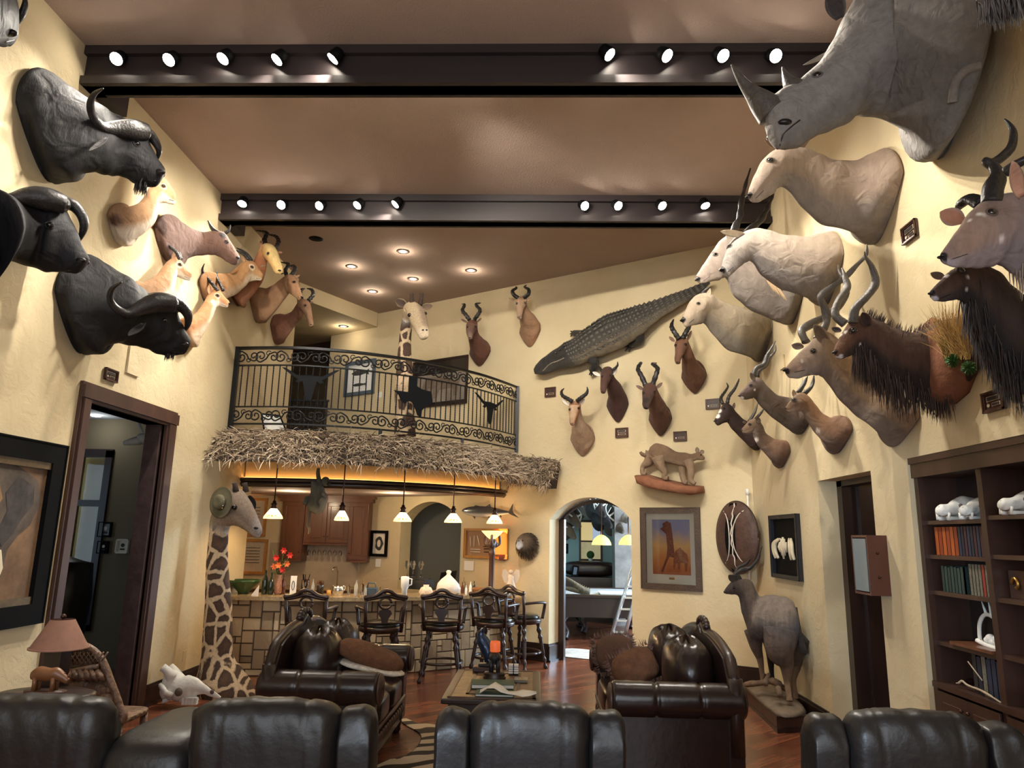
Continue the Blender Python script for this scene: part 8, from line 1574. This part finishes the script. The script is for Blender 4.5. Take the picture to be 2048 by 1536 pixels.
# ================================================================== HEADS ON THE ANGLED WALL (facing the room)
def facer(name,label,base,secs,cols,horns=(),ears=(),eyes=None,nostr=None,**k):
    """base: left, top, right, bottom pixels on the wall ; secs in mode w ; horns and ears given with depth offsets dd"""
    l,t,r,b=base
    hs=[[(x,y,rp,aw(x,y,dd).y)for x,y,rp,dd in h]for h in horns]
    es=[(x1,y1,x2,y2,w_,aw(x1,y1,dd).y,aw(x2,y2,dd).y,(-.2,-1,0))+tuple(rest)for x1,y1,x2,y2,w_,dd,*rest in ears]
    return mount(name,label,'mounted head',[('w',)+s for s in secs],cols,base=(t,b,(l,r)),wall='A',eye=eyes,nostril=nostr,horns=hs,ears=es,**k)
RED=[(0,(78,54,44),(78,54,44)),(.5,(92,62,48),(98,68,52)),(.72,(74,52,44),(110,78,58)),(1,(60,44,40),(76,56,50))]
facer('hartebeest_head','dark red-brown hartebeest head with tall ringed horns, above the caracal',((1300,841),(1326,806),(1345,841),(1315,872)),
 [(1300,830,1341,834,.12,.9),(1298,808,1329,812,.3,1.0),(1297,792,1319,791,.44,1.0),(1287,780,1313,776,.54,.95),(1285,788,1310,785,.62,.9),(1285,800,1304,799,.68,.8),(1285,810,1300,810,.72,.75),(1287,816,1298,816,.74,.7)],RED,
 horns=[[(1292,772,5.5,.54),(1283,752,5,.56),(1276,738,4.4,.5),(1281,727,3.4,.4),(1284,726,1.5,.25)],[(1305,770,5.5,.54),(1312,750,5,.56),(1315,736,4.4,.5),(1305,728,3.2,.4),(1313,726,1,.2)]],ridges=7,ears=[(1287,779,1272,771,7,.5),(1312,777,1325,765,7,.5)],eyes=[(1287,786),(1309,784)],eye_r=.016,nostr=(1291,815),marks=[(1293,800,6,(44,34,32))])
facer('hartebeest_head','glossy reddish hartebeest head with V-shaped horns under the pale eland nose',((1365,755),(1394,720),(1415,761),(1390,787)),
 [(1365,745,1410,752,.12,.9),(1364,725,1394,730,.3,1.0),(1362,706,1385,706,.46,1.0),(1350,686,1376,684,.56,.95),(1350,695,1374,692,.64,.9),(1350,708,1367,706,.7,.8),(1349,719,1362,718,.74,.75),(1351,726,1361,726,.76,.7)],
 [(0,(88,60,46),(88,60,46)),(.5,(112,78,56),(116,82,60)),(1,(84,58,48),(96,68,56))],
 horns=[[(1358,678,5.5,.56),(1348,663,5,.58),(1343,652,4.2,.52),(1347,639,1.5,.4)],[(1366,676,5.5,.56),(1374,661,5,.58),(1378,652,4.2,.52),(1374,641,1.5,.4)]],ridges=7,ears=[(1349,683,1338,673,7,.5),(1375,680,1383,661,7,.5)],eyes=[(1352,691),(1371,689)],eye_r=.016,nostr=(1355,724))
facer('tsessebe_head','chocolate brown antelope head with white inner ears, touching the crocodile foot',((1216,800),(1236,778),(1258,806),(1242,843)),
 [(1217,792,1252,796,.12,.9),(1214,774,1241,774,.3,1.0),(1210,758,1229,757,.42,1.0),(1203,746,1226,743,.5,.95),(1202,755,1223,753,.58,.9),(1201,768,1216,767,.64,.8),(1201,779,1213,778,.68,.75),(1202,785,1211,785,.7,.7)],
 [(0,(66,46,42),(66,46,42)),(.6,(74,50,44),(80,54,48)),(1,(86,60,52),(78,56,50))],
 horns=[[(1220,743,3.6,.5),(1228,738,3,.52),(1235,731,2.2,.46),(1235,724,.8,.4)],[(1207,745,3.6,.5),(1202,740,3,.52),(1198,732,1,.46)]],ears=[(1200,751,1185,744,9,.48,(90,60,50),(226,216,206)),(1226,750,1234,735,8,.48,(90,60,50),(226,216,206))],eyes=[(1204,753),(1221,751)],eye_r=.015,nostr=(1207,783))
facer('springbok_head','pale fawn antelope head with orange forehead, lowest head on the far wall',((1144,884),(1172,846),(1191,882),(1169,911)),
 [(1145,876,1186,874,.12,.9),(1144,856,1174,855,.3,1.0),(1144,838,1164,834,.4,1.0),(1139,809,1160,808,.5,.95),(1138,818,1159,817,.56,.9),(1139,832,1155,831,.62,.8),(1139,843,1150,843,.66,.75),(1141,849,1149,849,.68,.7)],
 [(0,(150,122,100),(150,122,100)),(.45,(170,142,118),(176,150,126)),(.68,(160,104,70),(190,160,132)),(1,(150,98,68),(150,118,92))],
 horns=[[(1145,803,4.4,.52),(1136,798,4.2,.54),(1125,791,3.6,.5),(1123,783,2.6,.46),(1128,777,.9,.4)],[(1154,802,4.4,.52),(1163,795,4.2,.54),(1172,788,3.6,.5),(1175,781,2.4,.46),(1174,774,.9,.4)]],ridges=9,ears=[(1139,811,1123,799,8,.48,(110,96,84),(226,216,204)),(1159,810,1169,797,8,.48,(90,78,70),(226,216,204))],eyes=[(1140,819),(1157,817)],eye_r=.015,nostr=(1145,847))
facer('hartebeest_head','chestnut hartebeest head with wavy backswept horns, on the far wall beside the loft giraffe',((942,706),(971,677),(982,709),(964,732)),
 [(943,697,978,701,.12,.9),(940,682,964,684,.28,1.0),(937,668,955,667,.4,1.0),(934,649,954,647,.5,.95),(933,655,953,654,.56,.9),(933,664,948,664,.62,.8),(935,672,946,672,.66,.75),(937,677,945,677,.68,.7)],
 [(0,(96,64,52),(96,64,52)),(.6,(104,70,56),(108,74,58)),(.75,(84,62,54),(96,70,58)),(1,(104,80,68),(150,126,112))],
 horns=[[(939,640,4.4,.5),(932,630,4.2,.52),(925,621,3.8,.46),(929,610,3,.38),(924,608,1,.2)],[(949,639,4.4,.5),(956,629,4.2,.52),(960,620,3.8,.46),(952,609,3,.38),(961,606,1,.2)]],ridges=8,ears=[(935,645,922,638,5,.46),(953,645,963,636,5,.46)],eyes=[(935,654),(951,653)],eye_r=.014,nostr=(940,675))
facer('hartebeest_head','sandy hartebeest head with short curled horns, highest head on the far wall',((1042,660),(1064,634),(1082,664),(1064,693)),
 [(1043,650,1078,654,.12,.9),(1040,634,1066,636,.28,1.0),(1037,620,1055,619,.4,1.0),(1033,602,1053,600,.5,.95),(1032,609,1051,608,.56,.9),(1033,620,1046,620,.62,.8),(1034,630,1044,630,.66,.75),(1035,636,1043,636,.68,.7)],
 [(0,(150,112,84),(150,112,84)),(.6,(160,128,100),(168,136,108)),(1,(150,126,106),(150,126,106))],
 horns=[[(1036,596,4.4,.5),(1028,590,4.2,.54),(1025,582,3.6,.5),(1033,576,2.4,.4),(1031,573,.8,.3)],[(1049,595,4.4,.5),(1057,588,4.2,.54),(1057,579,3.6,.5),(1049,574,2.2,.4),(1053,570,.8,.3)]],ears=[(1033,602,1017,596,5,.46),(1052,603,1065,595,5,.46)],eyes=[(1034,607),(1050,606)],eye_r=.014,nostr=(1039,634))
